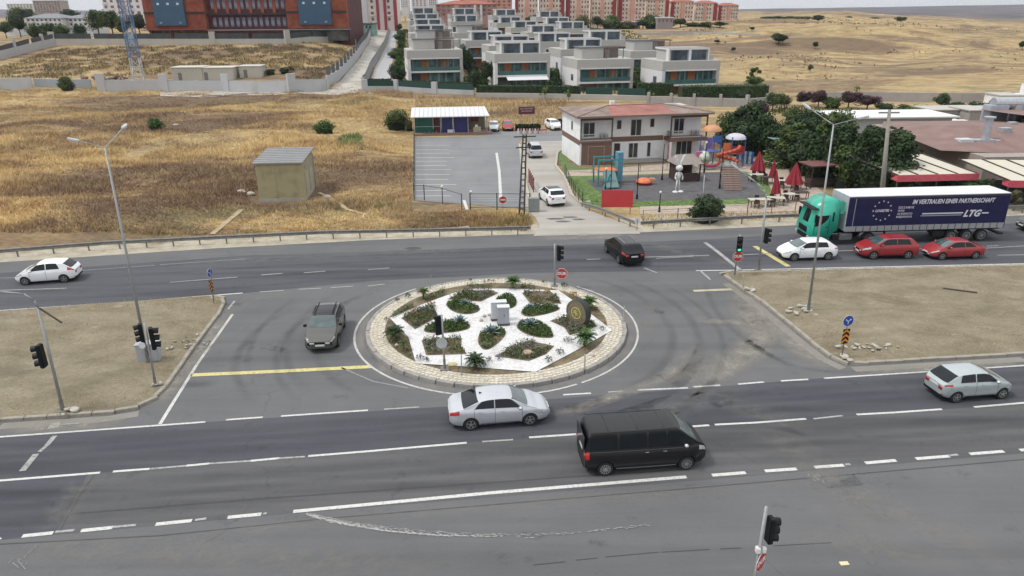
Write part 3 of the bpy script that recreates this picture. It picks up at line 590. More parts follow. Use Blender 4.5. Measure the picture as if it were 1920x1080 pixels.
def cycas(u, v, r, label, m='dark', n=54, seed=1, h=.35, group='palm like shrubs on the roundabout'):
    rg = random.Random(seed); p = G(u, v, .32); t = thing('palm_shrub', label, 'palm shrub', p, 0, group); mb = MB()
    for i in range(n):
        az = i*2.39996; el0 = rad(rg.uniform(28, 86)); l = r*rg.uniform(.85,1.2); q = Vector((0,0,h)); prev = q; N_ = 6
        for k in range(N_):
            el = el0 - rad(16)*k; d = Vector((cos(az)*cos(el), sin(az)*cos(el), sin(el))); nx = prev + d*l/N_; s = Vector((-sin(az), cos(az), 0)); w = r*.21*(1 - k/N_)*1.1 + .03
            for sg in (-1, 1):
                mb.add([prev, nx, nx + s*sg*w + d*w*.7 - Vector((0,0,.02)), prev + s*sg*w + d*w*.5], [(0,1,2)]) ; mb.add([prev*.5+nx*.5, nx, (prev+nx)*.5 + s*sg*w + d*w*.7], [(0,1,2)])
            prev = nx
    mb.out('fronds', LEAF[m], t); MB().cyl((0,0,-.1), (0,0,h), .12*r*1.5, .1*r, 8).out('trunk', pm('shaggy_trunk', (.11,.075,.045), .95, var=.3, sc=12), t)
cycas(962, 539, .62, 'dark green palm like shrub on the back rim of the roundabout', m='bright', seed=1); cycas(794, 558, .45, 'pale green palm like shrub on the left back rim of the roundabout', m='green', seed=2)
cycas(1104, 578, .6, 'green palm like shrub behind the round stone monument', m='bright', seed=3); cycas(1097, 646, .75, 'broad green palm like shrub on the right front of the gravel star', m='bright', seed=4)
cycas(892, 688, .62, 'dark green spiky shrub at the front edge of the gravel star', m='dark', n=64, seed=5, h=.3); cycas(740, 636, .66, 'dark green bushy palm shrub on the left soil of the roundabout', m='dark', n=60, seed=6)
cycas(757, 655, .35, 'small green shrub below the bushy palm shrub on the left soil', m='green', n=18, seed=8)
# small flowering shrubs and rocks
def shrub(u, v, r, m, label, z=.36, n=90, cat='shrub', group=None, acc=None, wz=None):
    p = wz if wz is not None else G(u, v, z); t = thing('shrub', label, cat, p, 0, group); a = NR.normal(size=(n, 3)); a /= np.linalg.norm(a, axis=1, keepdims=True); a *= NR.uniform(.55, 1, (n, 1))*r; a[:, 2] = np.abs(a[:, 2])*1.1 + .03
    V, Q = leaves(a, NR.uniform(.1, .2, n)*r*1.2); link('foliage', np_mesh('foliage', V, Q, LEAF[m]), t)
    if acc: V, Q = leaves(a[:n//3]*1.06, NR.uniform(.08, .14, n//3)*r*1.4); tag(link('flowers', np_mesh('flowers', V, Q, acc), t), kind='stuff')
    st = MB(); 
    for k in range(4): st.cyl((0,0,-.05), (R.uniform(-.4,.4)*r, R.uniform(-.4,.4)*r, r*.7), .012, .006, 5)
    st.out('stems', pm('brown_stem', (.09,.06,.04)), t)
RED = pm('red_flowers', (.42,.05,.05)); ORG = pm('orange_flowers', (.45,.16,.05))
for i, (u, v, r, m, ac, w) in enumerate([(809,576,.34,'dry',RED,'red flowering shrub at the tip of the left back bed'), (776,592,.38,'dry',ORG,'orange flowering shrub in the left corner bed'), (881,545,.22,'dry',ORG,'orange flowering tuft in the back left bed'), (1026,548,.26,'dry',ORG,'orange flowering tuft in the back right bed'),
   (917,528,.17,'olive',None,'small twiggy sapling on the back rim beside the palm shrub'), (908,529,.15,'dry',None,'second twiggy sapling on the back rim'), (1020,530,.2,'olive',None,'small sapling on the back rim left of the signal pole'), (882,526,.15,'olive',None,'leftmost twiggy sapling on the back rim'), (925,528,.13,'dry',None,'tiny dry sapling on the back rim between two others'),
   (1058,537,.3,'bright',None,'green shrub at the foot of the red octagonal sign'), (1075,555,.32,'dry',None,'dry brown shrub behind the monument'), (745,564,.2,'olive',None,'small plant on the stone ring at the far left'), (765,556,.25,'green',None,'low green plant on the left back soil'), (724,600,.18,'olive',None,'small plant at the left point of the gravel star'),
   (1130,618,.22,'grey',None,'grey leaved tuft near the right point of the gravel star'), (1065,640,.28,'grey',None,'grey tuft on the gravel left of the broad palm shrub'), (1050,662,.26,'grey',None,'grey tuft on the lower right arm of the gravel'), (1028,676,.24,'dark',None,'dark tuft near the bottom right corner of the gravel'),
   (788,672,.24,'lavender',None,'dark purple tuft at the lower left corner of the gravel'), (800,676,.18,'dark',None,'small dark tuft right of the lower left corner tuft'), (917,676,.2,'dark',None,'dark tuft on the gravel right of the spiky shrub'), (935,672,.22,'lavender',None,'purple tuft at the left tip of the front right bed')]):
    shrub(u, v, r, m, w + ' of the roundabout' if 'roundabout' not in w else w, acc=ac, n=70)
def rock(u, v, sx, sy, sz, c, label, z=.36, name='rock', wp=None):
    bm = bmesh.new(); bmesh.ops.create_icosphere(bm, subdivisions=2, radius=1); rg = random.Random(int(u*7+v))
    for q in bm.verts: q.co *= rg.uniform(.78, 1.08); q.co.x *= sx; q.co.y *= sy; q.co.z *= sz
    me = bpy.data.meshes.new(name); bm.to_mesh(me); bm.free(); me.materials.append(pm('stone_%s' % str(c), c, .9, var=.2, sc=3, bump=.02)); return tag(link(name, me, None, wp if wp is not None else G(u, v, z)), label, 'rock')
rock(990, 664, .42, .3, .26, (.42,.31,.22), 'pinkish buff boulder in the front right planting bed'); rock(847, 683, .32, .18, .12, (.52,.46,.28), 'flat yellowish stone at the front of the gravel beside the signal pole', .33)
rock(1112, 665, .1, .1, .1, (.5,.42,.35), 'small buff stone below the broad palm shrub', .33); rock(743, 647, .13, .1, .1, (.5,.45,.38), 'small pale stone under the bushy palm shrub on the left', .36)
for i, (u, v) in enumerate([(908,592),(918,590),(902,600)]): rock(u, v, .13, .12, .08, (.36,.33,.29), ['grey brown stone on the gravel left of the cabinets','stone nearest the cabinets on their left','stone furthest left of the three beside the cabinets'][i], .38)
# electric cabinets
CABM = pm('grey_cabinet_paint', (.36,.38,.42), .5, var=.06, sc=3, dirt=((.2,.2,.2), 3, .3)); CABW = pm('white_cabinet_paint', (.55,.56,.57), .5, var=.06)
def cabinet(px, w, d, h, label, m, rz=rad(6), zz=.36):
    p = G(px[0], px[1], zz); t = thing('electric_cabinet', label, 'electric cabinet', p, rz)
    MB().box(-w/2, w/2, -d/2, d/2, .08, h).out('housing', m, t, bevel=.015); MB().box(-w/2-.04, w/2+.04, -d/2-.04, d/2+.04, h+.002, h+.06).out('roof', CABW, t, bevel=.01)
    MB().box(-w/2-.03, w/2+.03, -d/2-.03, d/2+.03, 0, .08).out('plinth', pm('dark_plinth', (.08,.08,.09)), t)
    for s in (-1, 1): MB().box(s*w/4-w/4+.03, s*w/4+w/4-.03, -d/2-.012, -d/2-.002, .14, h-.06).out('door', m, t)
    MB().box(.02, .05, -d/2-.03, -d/2-.013, h*.5, h*.62).out('handle', pm('black_plastic', (.02,.02,.02), .5), t)
    return t
cabinet((944, 607), .66, .42, 1.1, 'grey electric cabinet standing in front at the centre of the roundabout', CABM); cabinet((935, 598), .9, .4, 1.12, 'lower grey white cabinet with flat white top behind the front one', CABW)
# round stone monument (millstone like coin)
def monument():
    p = G(1083, 608, .4); t = thing('round_monument', 'big upright stone disc with yellowish ringed emblem on its brown face', 'monument', (p.x, p.y, .42), rad(-46))
    r = .78; c = (0, 0, r-.02); BR = pm('brown_carved_stone', (.165,.135,.09), .8, var=.3, sc=5, bump=.02, bsc=9); DK = pm('dark_stone_side', (.035,.035,.035), .8, var=.2)
    mb = MB(); mb.cyl((0,-.16,c[2]), (0,.30,c[2]), r, r, 40); mb.out('disc', DK, t, smooth=False, bevel=.02)
    MB().cyl((0,-.175,c[2]), (0,-.161,c[2]), r*.97, r*.97, 40).out('face', BR, t)
    def ringo(nm, r0, r1, y, m, n=40):
        m_ = MB(); vs = []; 
        for rr, yy in ((r0, y), (r1, y), (r1, y-.02), (r0, y-.02)): vs += [(rr*cos(2*pi*i/n), yy, c[2]+rr*sin(2*pi*i/n)) for i in range(n)]
        fs = [(k*n+i, k*n+(i+1) % n, ((k+1) % 4)*n+(i+1) % n, ((k+1) % 4)*n+i) for k in range(4) for i in range(n)]; m_.add(vs, fs); m_.out(nm, m, t)
    ringo('rim', r*.86, r*.97, -.176, pm('greenish_stone_rim', (.13,.125,.07), .8, var=.2)); YL = pm('yellow_emblem', (.46,.42,.13), .6, var=.15)
    ringo('emblem_ring', r*.40, r*.47, -.176, YL, 28); ringo('emblem_ring', r*.60, r*.64, -.176, pm('olive_ring', (.2,.19,.08)), 32)
    m_ = MB(); 
    for i in range(8): a = 2*pi*i/8; m_.obox((cos(a)*r*.08,-.19,c[2]+sin(a)*r*.08), (cos(a)*r*.28,-.19,c[2]+sin(a)*r*.28), .05, .03)
    m_.box(-.05,.05,-.205,-.18,c[2]-.16,c[2]+.16); m_.out('emblem', YL, t)
    MB().box(-.5,.5,-.25,.36,-.12,.06).out('plinth', pm('buff_plinth', (.34,.27,.18), .9, var=.2), t, bevel=.02)
monument()
# ------------------------------------------------------------------ vehicles
GLASS = pm('tinted_car_glass', (.010,.013,.016), .08, var=.25, sc=1, spec=.35); GLASS_L = pm('pale_reflecting_windscreen', (.055,.085,.09), .08, var=.35, sc=2.2, coat=.8)
TYRE = pm('tyre_rubber', (.018,.018,.019), .85, var=.2, sc=9); RIMM = pm('alloy_rim', (.38,.385,.40), .35, m=.7, var=.1); RIMD = pm('painted_wheel_shade', (.008,.008,.008), .9)
BLK = pm('black_trim', (.009,.009,.010), .6, spec=.25); CHR = pm('chrome_trim', (.6,.6,.62), .2, m=.9, var=.05); REDL = pm('red_tail_lamp', (.38,.015,.015), .2, coat=.6, var=.2); WHL = pm('clear_headlamp', (.42,.44,.46), .12, coat=.8, var=.25, sc=6)
PLATE = pm('number_plate', (.62,.62,.60), .5, var=.05); SEAM = pm('panel_gap', (.02,.02,.022), .8); INT = pm('underbody_black', (.012,.012,.013), .9)
def paintcar(name, c, rough=.32, metal=.0, coat=.45): return pm(name, c, rough, m=metal, var=.05, sc=.9, coat=coat, dirt=(tuple(x*.8+.012 for x in c), 1.6, .25))
def interp(pts, n, L):
    xs = np.linspace(-L/2, L/2, n); p = np.array(sorted(pts)); z = np.interp(xs, p[:,0], p[:,1]); k = np.array([1,2,3,2,1])/9; zz = np.pad(z, 2, 'edge'); return xs, np.convolve(zz, k, 'valid')
class CarShape:
    def __init__(s, L, W, roof, belt, width, bot, tumble=.36, n=92):
        s.L = L; s.W = W; s.xs, s.zr = interp(roof, n, L); _, s.zb = interp(belt, n, L); _, s.w = interp(width, n, L); _, s.zo = interp(bot, n, L); s.tb = tumble; s.n = n
        s.zr = np.maximum(s.zr, s.zb + .012)
    def sec(s, x):
        f = lambda a: float(np.interp(x, s.xs, a)); zb, zr, w, zo = f(s.zb), f(s.zr), f(s.w), f(s.zo); h = zb - zo; g = zr - zb; wr = .925*w - s.tb*g*.86 - .02; q = min(1, g/.25)
        return [(0, zo), (.78*w, zo), (.93*w, zo+.05*h+.02), (.985*w, zo+.2*h), (w, zo+.42*h), (1.0*w, zo+.62*h), (.985*w, zo+.78*h), (.965*w, zo+.90*h), (.925*w, zb),
                (.925*w*(1-q)+ (.905*w)*q - 0, zb + .12*g), (wr + (.905*w-wr)*.42 if q > .3 else wr+.02, zb + .60*g), (wr+.015, zb + .88*g), (wr*.93, zr - .015*q), (wr*.6, zr), (0, zr + .012)]
    def S(s, x, t):     # t in [0, 14]
        P = s.sec(x); k = int(max(0, min(13, math.floor(t)))); f = t - k; a, b = P[k], P[k+1]; return Vector((x, a[0] + (b[0]-a[0])*f, a[1] + (b[1]-a[1])*f))
    def N(s, x, t, sg=1):
        e = .03; a = s.S(min(x+e, s.L/2), t) - s.S(max(x-e, -s.L/2), t); t0 = max(0, t-.25); t1 = min(14, t+.25); b = s.S(x, t1) - s.S(x, t0)
        n = b.cross(a); n = n.normalized() if n.length > 1e-6 else Vector((0, 0, 1))
        if n.dot(Vector((0, s.S(x, t).y, .3 if t > 8 else 0))) < 0: n = -n
        return n
    def body(s):
        mb = MB(); half = 15; m = 28
        for x in s.xs:
            P = s.sec(x); ring = [(y, z) for y, z in P] + [(-y, z) for y, z in P[-2:0:-1]]; mb.v += [(x, y, z) for y, z in ring]
        for i in range(s.n-1):
            for j in range(m): mb.f.append((i*m+j, i*m+(j+1) % m, (i+1)*m+(j+1) % m, (i+1)*m+j))
        mb.f += [tuple(range(m)), tuple(range((s.n-1)*m, s.n*m))[::-1]]
        return mb
    def panel(s, mb, x0, x1, t0, t1, off=.006, nx=8, nt=6, side=1, xs=None):
        """surface patch proud of the body; x0/x1 may be functions of t-fraction"""
        f0 = x0 if callable(x0) else (lambda q: x0); f1 = x1 if callable(x1) else (lambda q: x1); vs = []
        for j in range(nt+1):
            q = j/nt; t = t0 + (t1-t0)*q; a, b = f0(q), f1(q)
            for i in range(nx+1):
                x = a + (b-a)*i/nx; p = s.S(x, t) + s.N(x, t)*off; vs.append((p.x, p.y*side, p.z))
        mb.add(vs, [(j*(nx+1)+i, j*(nx+1)+i+1, (j+1)*(nx+1)+i+1, (j+1)*(nx+1)+i) for j in range(nt) for i in range(nx)]); return mb
    def topglass(s, xa, xb, tl=11.6, off=.006, curve=.06, nx=8):
        """windscreen / rear window: spans the top faces between stations xa (base) and xb (roof)"""
        mb = MB(); T = [tl, 12, 12.5, 13, 13.5, 14]; row = [(t, 1) for t in T] + [(t, -1) for t in T[-2::-1]]; m = len(row); vs = []
        for i in range(nx+1):
            for t, sg in row:
                c = ((14-t)/(14-tl))**2*curve; x = xa + (xb-xa)*i/nx - (c if xa > 0 else -c)
                p = s.S(x, t) + s.N(x, t)*off; vs.append((p.x, p.y*sg, p.z))
        mb.add(vs, [(i*m+j, i*m+j+1, (i+1)*m+j+1, (i+1)*m+j) for i in range(nx) for j in range(m-1)]); return mb
def wheel(parent, x, y, r, w=.21, rim=None, spokes=5, sg=1, simple=False):
    t = bpy.data.objects.new('wheel', None); C.objects.link(t); t.parent = parent; KIDS.setdefault(parent.name, []).append(t); t.location = (x, y, r)
    mb = MB(); mb.cyl((0, -w/2, 0), (0, w/2, 0), r, r, 22); mb.out('tyre', TYRE, t, bevel=.022, seg=2)
    o = sg*w/2; mb = MB(); rr = r*.66; n = 20; y0 = o + sg*.004; y1 = o - sg*.05
    vs = [(rr*cos(2*pi*i/n), y0, rr*sin(2*pi*i/n)) for i in range(n)] + [(rr*.88*cos(2*pi*i/n), y0, rr*.88*sin(2*pi*i/n)) for i in range(n)]
    mb.add(vs, [(i, (i+1) % n, n+(i+1) % n, n+i) for i in range(n)]); mb.cyl((0, o-sg*.02, 0), (0, y0+sg*.004, 0), rr*.24, rr*.2, 10)
    for k in range(spokes):
        a = 2*pi*k/spokes + .3; d = Vector((cos(a), 0, sin(a))); e = Vector((-sin(a), 0, cos(a))); Y = Vector((0, y0, 0))
        for q in (-1, 1) if spokes < 8 else (0,): mb.add([Y + d*rr*.15 + e*.012*q - e*.013, Y + d*rr*.15 + e*.012*q + e*.013, Y + d*rr*.9 + e*(.030*q+.016), Y + d*rr*.9 + e*(.030*q-.016)], [(0,1,2,3)])
    mb.out('rim', rim or RIMM, t)
    MB().cyl((0, o+sg*.0015, 0), (0, o+sg*.0025, 0), rr*.9, rr*.9, 18).out('brake_shadow', RIMD, t)  # near-black disc paints in the shade behind the spokes
    return t
def make_car(name, label, cat, sh, paint, wx, wr, win, ws, rw, loc, rz, opt=None, group=None):
    """sh CarShape; wx (rear x, front x); win: list of side window (x0,x1) ranges; ws/rw windscreen / rear window (base, roof) stations"""
    opt = opt or {}; t = thing(name, label, cat, loc, rz, group)
    b = sh.body().out('body', paint, None, smooth=True)
    cut = MB()
    for x in wx:
        for sg in (-1, 1): cut.cyl((x, sg*(sh.W/2+.3), wr), (x, sg*(sh.W/2-.27), wr), wr+.045, wr+.045, 26)
    co = cut.out('cutter', paint)
    bo = b.modifiers.new('b', 'BOOLEAN'); bo.operation = 'DIFFERENCE'; bo.object = co; bo.solver = 'FAST'
    dg = bpy.context.evaluated_depsgraph_get(); me = bpy.data.meshes.new_from_object(b.evaluated_get(dg)); bpy.data.objects.remove(b); bpy.data.objects.remove(co)
    bm = bmesh.new(); bm.from_mesh(me)
    for e in bm.edges:
        if len(e.link_faces) == 2 and e.calc_face_angle(0) > .6: e.smooth = False
    bm.to_mesh(me); bm.free()
    me.name = 'body'; me.polygons.foreach_set('use_smooth', [True]*len(me.polygons)); link('body', me, t)
    MB().box(wx[0]-wr-.1, wx[1]+wr+.1, -sh.W/2+.26, sh.W/2-.26, .17, .6).out('underbody', INT, t)
    for x in wx:
        for sg in (-1, 1): wheel(t, x, sg*(sh.W/2-.115), wr, rim=opt.get('rim'), spokes=opt.get('spokes', 5), sg=sg)
    for sg in (-1, 1):
        for (x0, x1) in win:
            mb = MB(); sh.panel(mb, x0 if callable(x0) else (lambda q, a=x0: a), x1 if callable(x1) else (lambda q, a=x1: a), 9.0, 11.15, .007, 10, 5, sg); mb.out('side_window', opt.get('glass', GLASS), t, smooth=True)
        hl = opt.get('head', (sh.L/2-.42, sh.L/2-.08, 6.0, 8.0)); hb = sh.panel(MB(), *hl, off=.012, side=sg); ye = float(sh.w[-1])*.93; ze = float(sh.zb[-1]); hb.box(sh.L/2-.06, sh.L/2+.012, min(sg*ye, sg*(ye-.26)), max(sg*ye, sg*(ye-.26)), ze-.13, ze-.015); hb.out('headlight', WHL, t, smooth=True)
        tl = opt.get('tail', (-sh.L/2+.05, -sh.L/2+.38, 6.0, 8.0)); tb = sh.panel(MB(), *tl, off=.012, side=sg); ye = float(sh.w[0])*.95; ze = float(sh.zb[0]); tb.box(-sh.L/2-.014, -sh.L/2+.06, min(sg*ye, sg*(ye-.24)), max(sg*ye, sg*(ye-.24)), ze-.20, ze-.03); tb.out('tail_light', REDL, t, smooth=True)
        mx, mz = opt.get('mirror', (ws[0]-.42, float(np.interp(ws[0]-.4, sh.xs, sh.zb))+.07)); MB().box(mx-.07, mx+.09, sg*(sh.W/2-.03) if sg > 0 else -sh.W/2-.16, sh.W/2+.16 if sg > 0 else -(sh.W/2-.03), mz-.05, mz+.09).out('mirror', opt.get('mirror_mat', paint), t, bevel=.03, smooth=True)
        for x in opt.get('seams', ()):
            mb = MB(); sh.panel(mb, x, x+.014, 2.6, 9.0, .004, 1, 14, sg); mb.out('door_seam', SEAM, t)
        for x in opt.get('handles', ()):
            p = sh.S(x, 7.0); MB().box(x-.08, x+.08, sg*(p.y+.0), sg*(p.y+.035), p.z-.012, p.z+.016).out('door_handle', opt.get('handle_mat', paint), t, bevel=.008)
        if opt.get('sill'): mb = MB(); sh.panel(mb, wx[0]+wr+.12, wx[1]-wr-.12, 1.6, 2.9, .01, 6, 2, sg); mb.out('side_skirt', opt['sill'], t)
        if opt.get('arch'):
            for x in wx:
                mb = MB(); n = 14; vs = []
                for i in range(n+1):
                    a = pi*i/n*1.06 - .1; 
                    for q in (wr+.045, wr+.12):
                        X = x+cos(a)*q; Z = wr+sin(a)*q; vs.append((X, sg*(float(np.interp(X, sh.xs, sh.w))+.006), Z))
                mb.add(vs, [(2*i, 2*i+1, 2*i+3, 2*i+2) for i in range(n)]); mb.out('arch_trim', opt['arch'], t)
    sh.topglass(*ws, curve=opt.get('wcurve', .10)).out('windscreen', opt.get('ws_mat', GLASS_L), t, smooth=True)
    if rw: sh.topglass(*rw, curve=.05).out('rear_window', GLASS, t, smooth=True)
    L2 = sh.L/2
    for k, (x, nm, m, wd, z0, z1, th) in enumerate([(L2, 'grille', BLK, opt.get('gw', .5), opt.get('gz', (.30, .46))[0], opt.get('gz', (.30, .46))[1], .03), (L2, 'number_plate', PLATE, .26, .46, .57, .045), (-L2, 'number_plate', PLATE, .26, opt.get('pz', .72), opt.get('pz', .72)+.11, .03), (-L2, 'rear_bumper_insert', BLK, .62, .26, .40, .02)]):
        sx = 1 if x > 0 else -1; xx = x - sx*.02; mb = MB(); mb.box(min(xx, xx+sx*th), max(xx, xx+sx*th), -wd, wd, z0, z1); mb.out(nm, m, t, bevel=.008)
    if opt.get('rails'):
        for sg in (-1, 1):
            P = [sh.S(x, 12.6) + Vector((0, 0, .03)) for x in np.linspace(*opt['rails'], 6)]; mb = MB(); [mb.obox((a.x, a.y*sg, a.z), (b.x, b.y*sg, b.z), .035, .03) for a, b in zip(P, P[1:])]; mb.out('roof_rail', opt.get('rail_mat', CHR), t)
    if opt.get('sunroof'): sh.topglass(*opt['sunroof'], tl=12.4, curve=0).out('sunroof', GLASS, t, smooth=True)
    if opt.get('antenna'): p = sh.S(opt['antenna'], 14); MB().xprism([(p.x-.1, p.z-.01), (p.x+.08, p.z-.01), (p.x-.08, p.z+.06)], -.02, .02).out('antenna_fin', BLK, t)
    return t
def widths(L, W, f=.62, r=.70): h = W/2; return [(-L/2, h*r), (-L/2+.06, h*(r+.14)), (-L/2+.25, h*.95), (-L/2+.7, h*.99), (0, h), (L/2-.9, h*.985), (L/2-.45, h*.93), (L/2-.16, h*.80), (L/2-.04, h*(f+.06)), (L/2, h*f)]
def bots(L, f=.34, r=.36): return [(-L/2, r+.04), (-L/2+.12, .27), (-L/2+.5, .20), (L/2-.6, .19), (L/2-.15, .23), (L/2, f)]
def shape(kind, L, W, H):
    a = L/2
    if kind == 'sedan': roof = [(-a,.80),(-a+.08,.95),(-a+.5,1.05),(-a+.62,1.07),(-1.05,1.35),(-.6,1.44),(-.15,H),(.35,H-.015),(.62,H-.09),(1.32,.99),(1.5,.95),(a,.55)]; belt = [(-a,.78),(-a+.08,.94),(-a+.5,1.03),(-.9,1.00),(1.2,.93),(1.6,.86),(a-.3,.74),(a-.08,.64),(a,.52)]
    if kind == 'hatch': roof = [(-a,.85),(-a+.1,.98),(-a+.2,1.06),(-a+.62,H-.10),(-a+.85,H-.03),(-.5,H),(.15,H-.01),(.45,H-.09),(1.18,1.02),(1.35,.97),(a,.55)]; belt = [(-a,.82),(-a+.1,.96),(-.9,.98),(1.05,.93),(1.5,.84),(a-.25,.72),(a-.06,.62),(a,.5)]
    if kind == 'suv': roof = [(-a,.98),(-a+.1,1.12),(-a+.2,1.18),(-a+.55,H-.08),(-a+.75,H-.02),(-.4,H),(.25,H-.02),(.5,H-.10),(1.22,1.15),(1.4,1.10),(a,.72)]; belt = [(-a,.95),(-a+.1,1.09),(-.9,1.10),(1.1,1.05),(1.6,.98),(a-.25,.88),(a-.06,.78),(a,.66)]
    if kind == 'van': roof = [(-a,1.1),(-a+.03,1.3),(-a+.10,1.75),(-a+.18,H-.05),(-a+.3,H-.01),(0,H),(1.15,H),(1.38,H-.05),(2.10,1.30),(2.2,1.24),(a-.12,1.10),(a-.03,.98),(a,.8)]; belt = [(-a,1.02),(-a+.03,1.12),(-1,1.12),(1.6,1.10),(2.1,1.12),(a-.2,1.04),(a-.06,.94),(a,.74)]
    if kind == 'coupe': roof = [(-a,.75),(-a+.1,.92),(-a+.35,.98),(-1.15,1.22),(-.7,1.36),(-.2,H),(.25,H-.01),(.5,H-.08),(1.25,.95),(1.4,.91),(a,.5)]; belt = [(-a,.73),(-a+.1,.90),(-a+.4,.94),(-.9,.93),(1.15,.88),(1.6,.80),(a-.25,.68),(a-.06,.58),(a,.46)]
    if kind == 'mpv': roof = [(-a,1.0),(-a+.06,1.15),(-a+.16,1.3),(-a+.36,H-.06),(-a+.5,H),(.5,H),(.8,H-.06),(1.55,1.12),(1.7,1.05),(a,.65)]; belt = [(-a,.95),(-a+.06,1.06),(1.4,1.03),(1.8,.95),(a-.1,.74),(a,.58)]
    return CarShape(L, W, roof, belt, widths(L, W, *((.66, .86) if kind in ('van', 'mpv') else ((.62, .74) if kind == 'suv' else (.58, .7)))), bots(L), .20 if kind in ('van',) else .36)
def place(pf, pr, wx, W, z=0.012):
    """world location and heading from the ground contacts of the two wheels on the visible side"""
    a = G(*pf, z); b = G(*pr, z); d = (a-b); d.z = 0; d.normalize(); n = Vector((-d.y, d.x, 0)); mid = (a+b)/2
    if n.dot(mid) < 0: n = -n            # away from the camera
    c = mid + n*(W/2-.06) - d*(wx[0]+wx[1])/2
    return (c.x, c.y, z), atan2(d.y, d.x)
SILV = paintcar('silver_metallic_paint', (.54,.56,.60), .28, .45); SILG = paintcar('greenish_silver_paint', (.45,.50,.51), .28, .45); BLAC = paintcar('black_car_paint', (.004,.004,.006), .25, 0, .12); VANB = paintcar('van_black_paint', (.004,.004,.006), .33, 0, .12)
WHIT = paintcar('white_car_paint', (.76,.78,.80), .3); GREY = paintcar('brownish_grey_metallic_paint', (.085,.084,.078), .28, .25, .8); DRED = paintcar('dark_red_paint', (.27,.02,.025), .28); DRED2 = paintcar('maroon_red_paint', (.29,.025,.032), .28)
# silver sedan
wx = (-1.36, 1.34); sh = shape('sedan', 4.62, 1.84, 1.46); loc, rz = place((993, 798), (884, 807), wx, 1.84)
make_car('silver_sedan', 'silver four door sedan driving right just below the roundabout', 'car', sh, SILV, wx, .325, [(lambda q: -1.18+.34*q, -.28), (-.24, lambda q: 1.02-.52*q)], (1.30, .60), (-1.70, -1.02), loc, rz, dict(seams=(-.26, .98, -1.2), handles=(-.95, .1), spokes=5, antenna=-.8, sill=CHR, tail=(-2.28, -1.86, 6.0, 8.0), head=(1.85, 2.24, 5.8, 8.0)))
# silver hatchback on the right
wx = (-1.22, 1.22); sh = shape('hatch', 3.84, 1.66, 1.44); loc, rz = place((1876, 748), (1791, 755), wx, 1.66)
make_car('silver_hatchback', 'small silver hatchback driving right near the right edge of the road', 'car', sh, SILG, wx, .30, [(lambda q: -1.12+.1*q, -.34), (-.28, lambda q: .92-.50*q)], (1.14, .44), (-1.78, -1.26), loc, rz, dict(seams=(-.3, .85), handles=(-.85, 0.05), tail=(-1.86, -1.52, 7.0, 8.6), head=(1.4, 1.84, 6.0, 8.0), sill=BLK))
# black van
wx = (-1.72, 1.68); sh = shape('van', 5.12, 1.94, 1.95); loc, rz = place((1285, 881), (1135, 892), wx, 1.94)
van = make_car('black_van', 'black panel van with tinted windows driving right in the nearest lane', 'van', sh, VANB, wx, .33, [(-2.35, -1.25), (-1.15, -.05), (.05, .78), (.84, lambda q: 1.98-.62*q)], (2.14, 1.42), None, loc, rz,
    dict(seams=(-1.2, .02, .82, 1.72), handles=(.72, -.02), handle_mat=CHR, mirror=(1.55, 1.25), mirror_mat=CHR, spokes=12, sill=CHR, tail=(-2.55, -2.40, 5.2, 8.6), head=(2.18, 2.5, 6.2, 8.0), pz=.9, ws_mat=GLASS_L))
for sg in (-1, 1): mb = MB(); sh.panel(mb, -2.4, 1.5, 7.9, 8.05, .012, 20, 1, sg); mb.out('side_moulding', pm('grey_moulding', (.10,.10,.11), .4), van)
mb = MB(); mb.box(-2.60, -2.57, -.72, .72, 1.2, 1.72); mb.out('rear_window', GLASS, van)
for sg in (-1, 1): mb = MB(); [mb.obox(a, b, .03, .02) for a, b in [((-2.3, sg*.74, 1.935), (1.0, sg*.74, 1.935))]]; mb.out('roof_gutter', BLAC, van)
for x in (-1.6, -.4, .7): mb = MB(); mb.box(x, x+.02, -.6, .6, 1.95, 1.962); mb.out('roof_rib', VANB, van)
# white hatchback on the far left, heading left
wx = (-1.22, 1.27); sh = shape('hatch', 3.95, 1.72, 1.47); loc, rz = place((50, 535), (121, 530), wx, 1.72)
make_car('white_hatchback', 'white hatchback driving left alone on the far left of the far carriageway', 'car', sh, WHIT, wx, .31, [(lambda q: -1.05+.2*q, -.2), (-.14, lambda q: .95-.5*q)], (1.18, .44), (-1.8, -1.32), loc, rz, dict(seams=(-.16, .9), handles=(-.05,), tail=(-1.93, -1.55, 7.2, 10.0), head=(1.4, 1.88, 6.2, 8.0), spokes=5, glass=GLASS))
# white hatchback stopped at the right stop line
wx = (-1.33, 1.30); sh = shape('hatch', 4.28, 1.79, 1.45); loc, rz = place((1489, 490), (1551, 488), wx, 1.79)
make_car('white_hatchback', 'white hatchback waiting at the yellow stop line, first of the three queued cars', 'car', sh, WHIT, wx, .325, [(lambda q: -1.3+.15*q, -.38), (-.32, lambda q: .95-.5*q)], (1.2, .44), (-2.0, -1.5), loc, rz, dict(seams=(-.34, .92), handles=(-.95, 0), tail=(-2.1, -1.75, 7, 8.2), head=(1.6, 2.08, 6.2, 8.0), spokes=5))
wx = (-1.30, 1.34); sh = shape('suv', 4.38, 1.83, 1.60); loc, rz = place((1638, 487), (1699, 486), wx, 1.83)
make_car('red_crossover', 'dark red crossover waiting between the white hatchback and the red coupe', 'car', sh, DRED, wx, .34, [(lambda q: -1.45+.2*q, -.4), (-.34, lambda q: .98-.5*q)], (1.22, .5), (-2.0, -1.62), loc, rz, dict(seams=(-.36, .95), handles=(-.95, 0), sill=BLK, rails=(-1.4, .3), rail_mat=DRED, head=(1.6, 2.12, 6.4, 8.0), gw=.6, gz=(.5,.7)))
wx = (-1.32, 1.32); sh = shape('coupe', 4.30, 1.74, 1.38); loc, rz = place((1765, 488), (1827, 486), wx, 1.74)
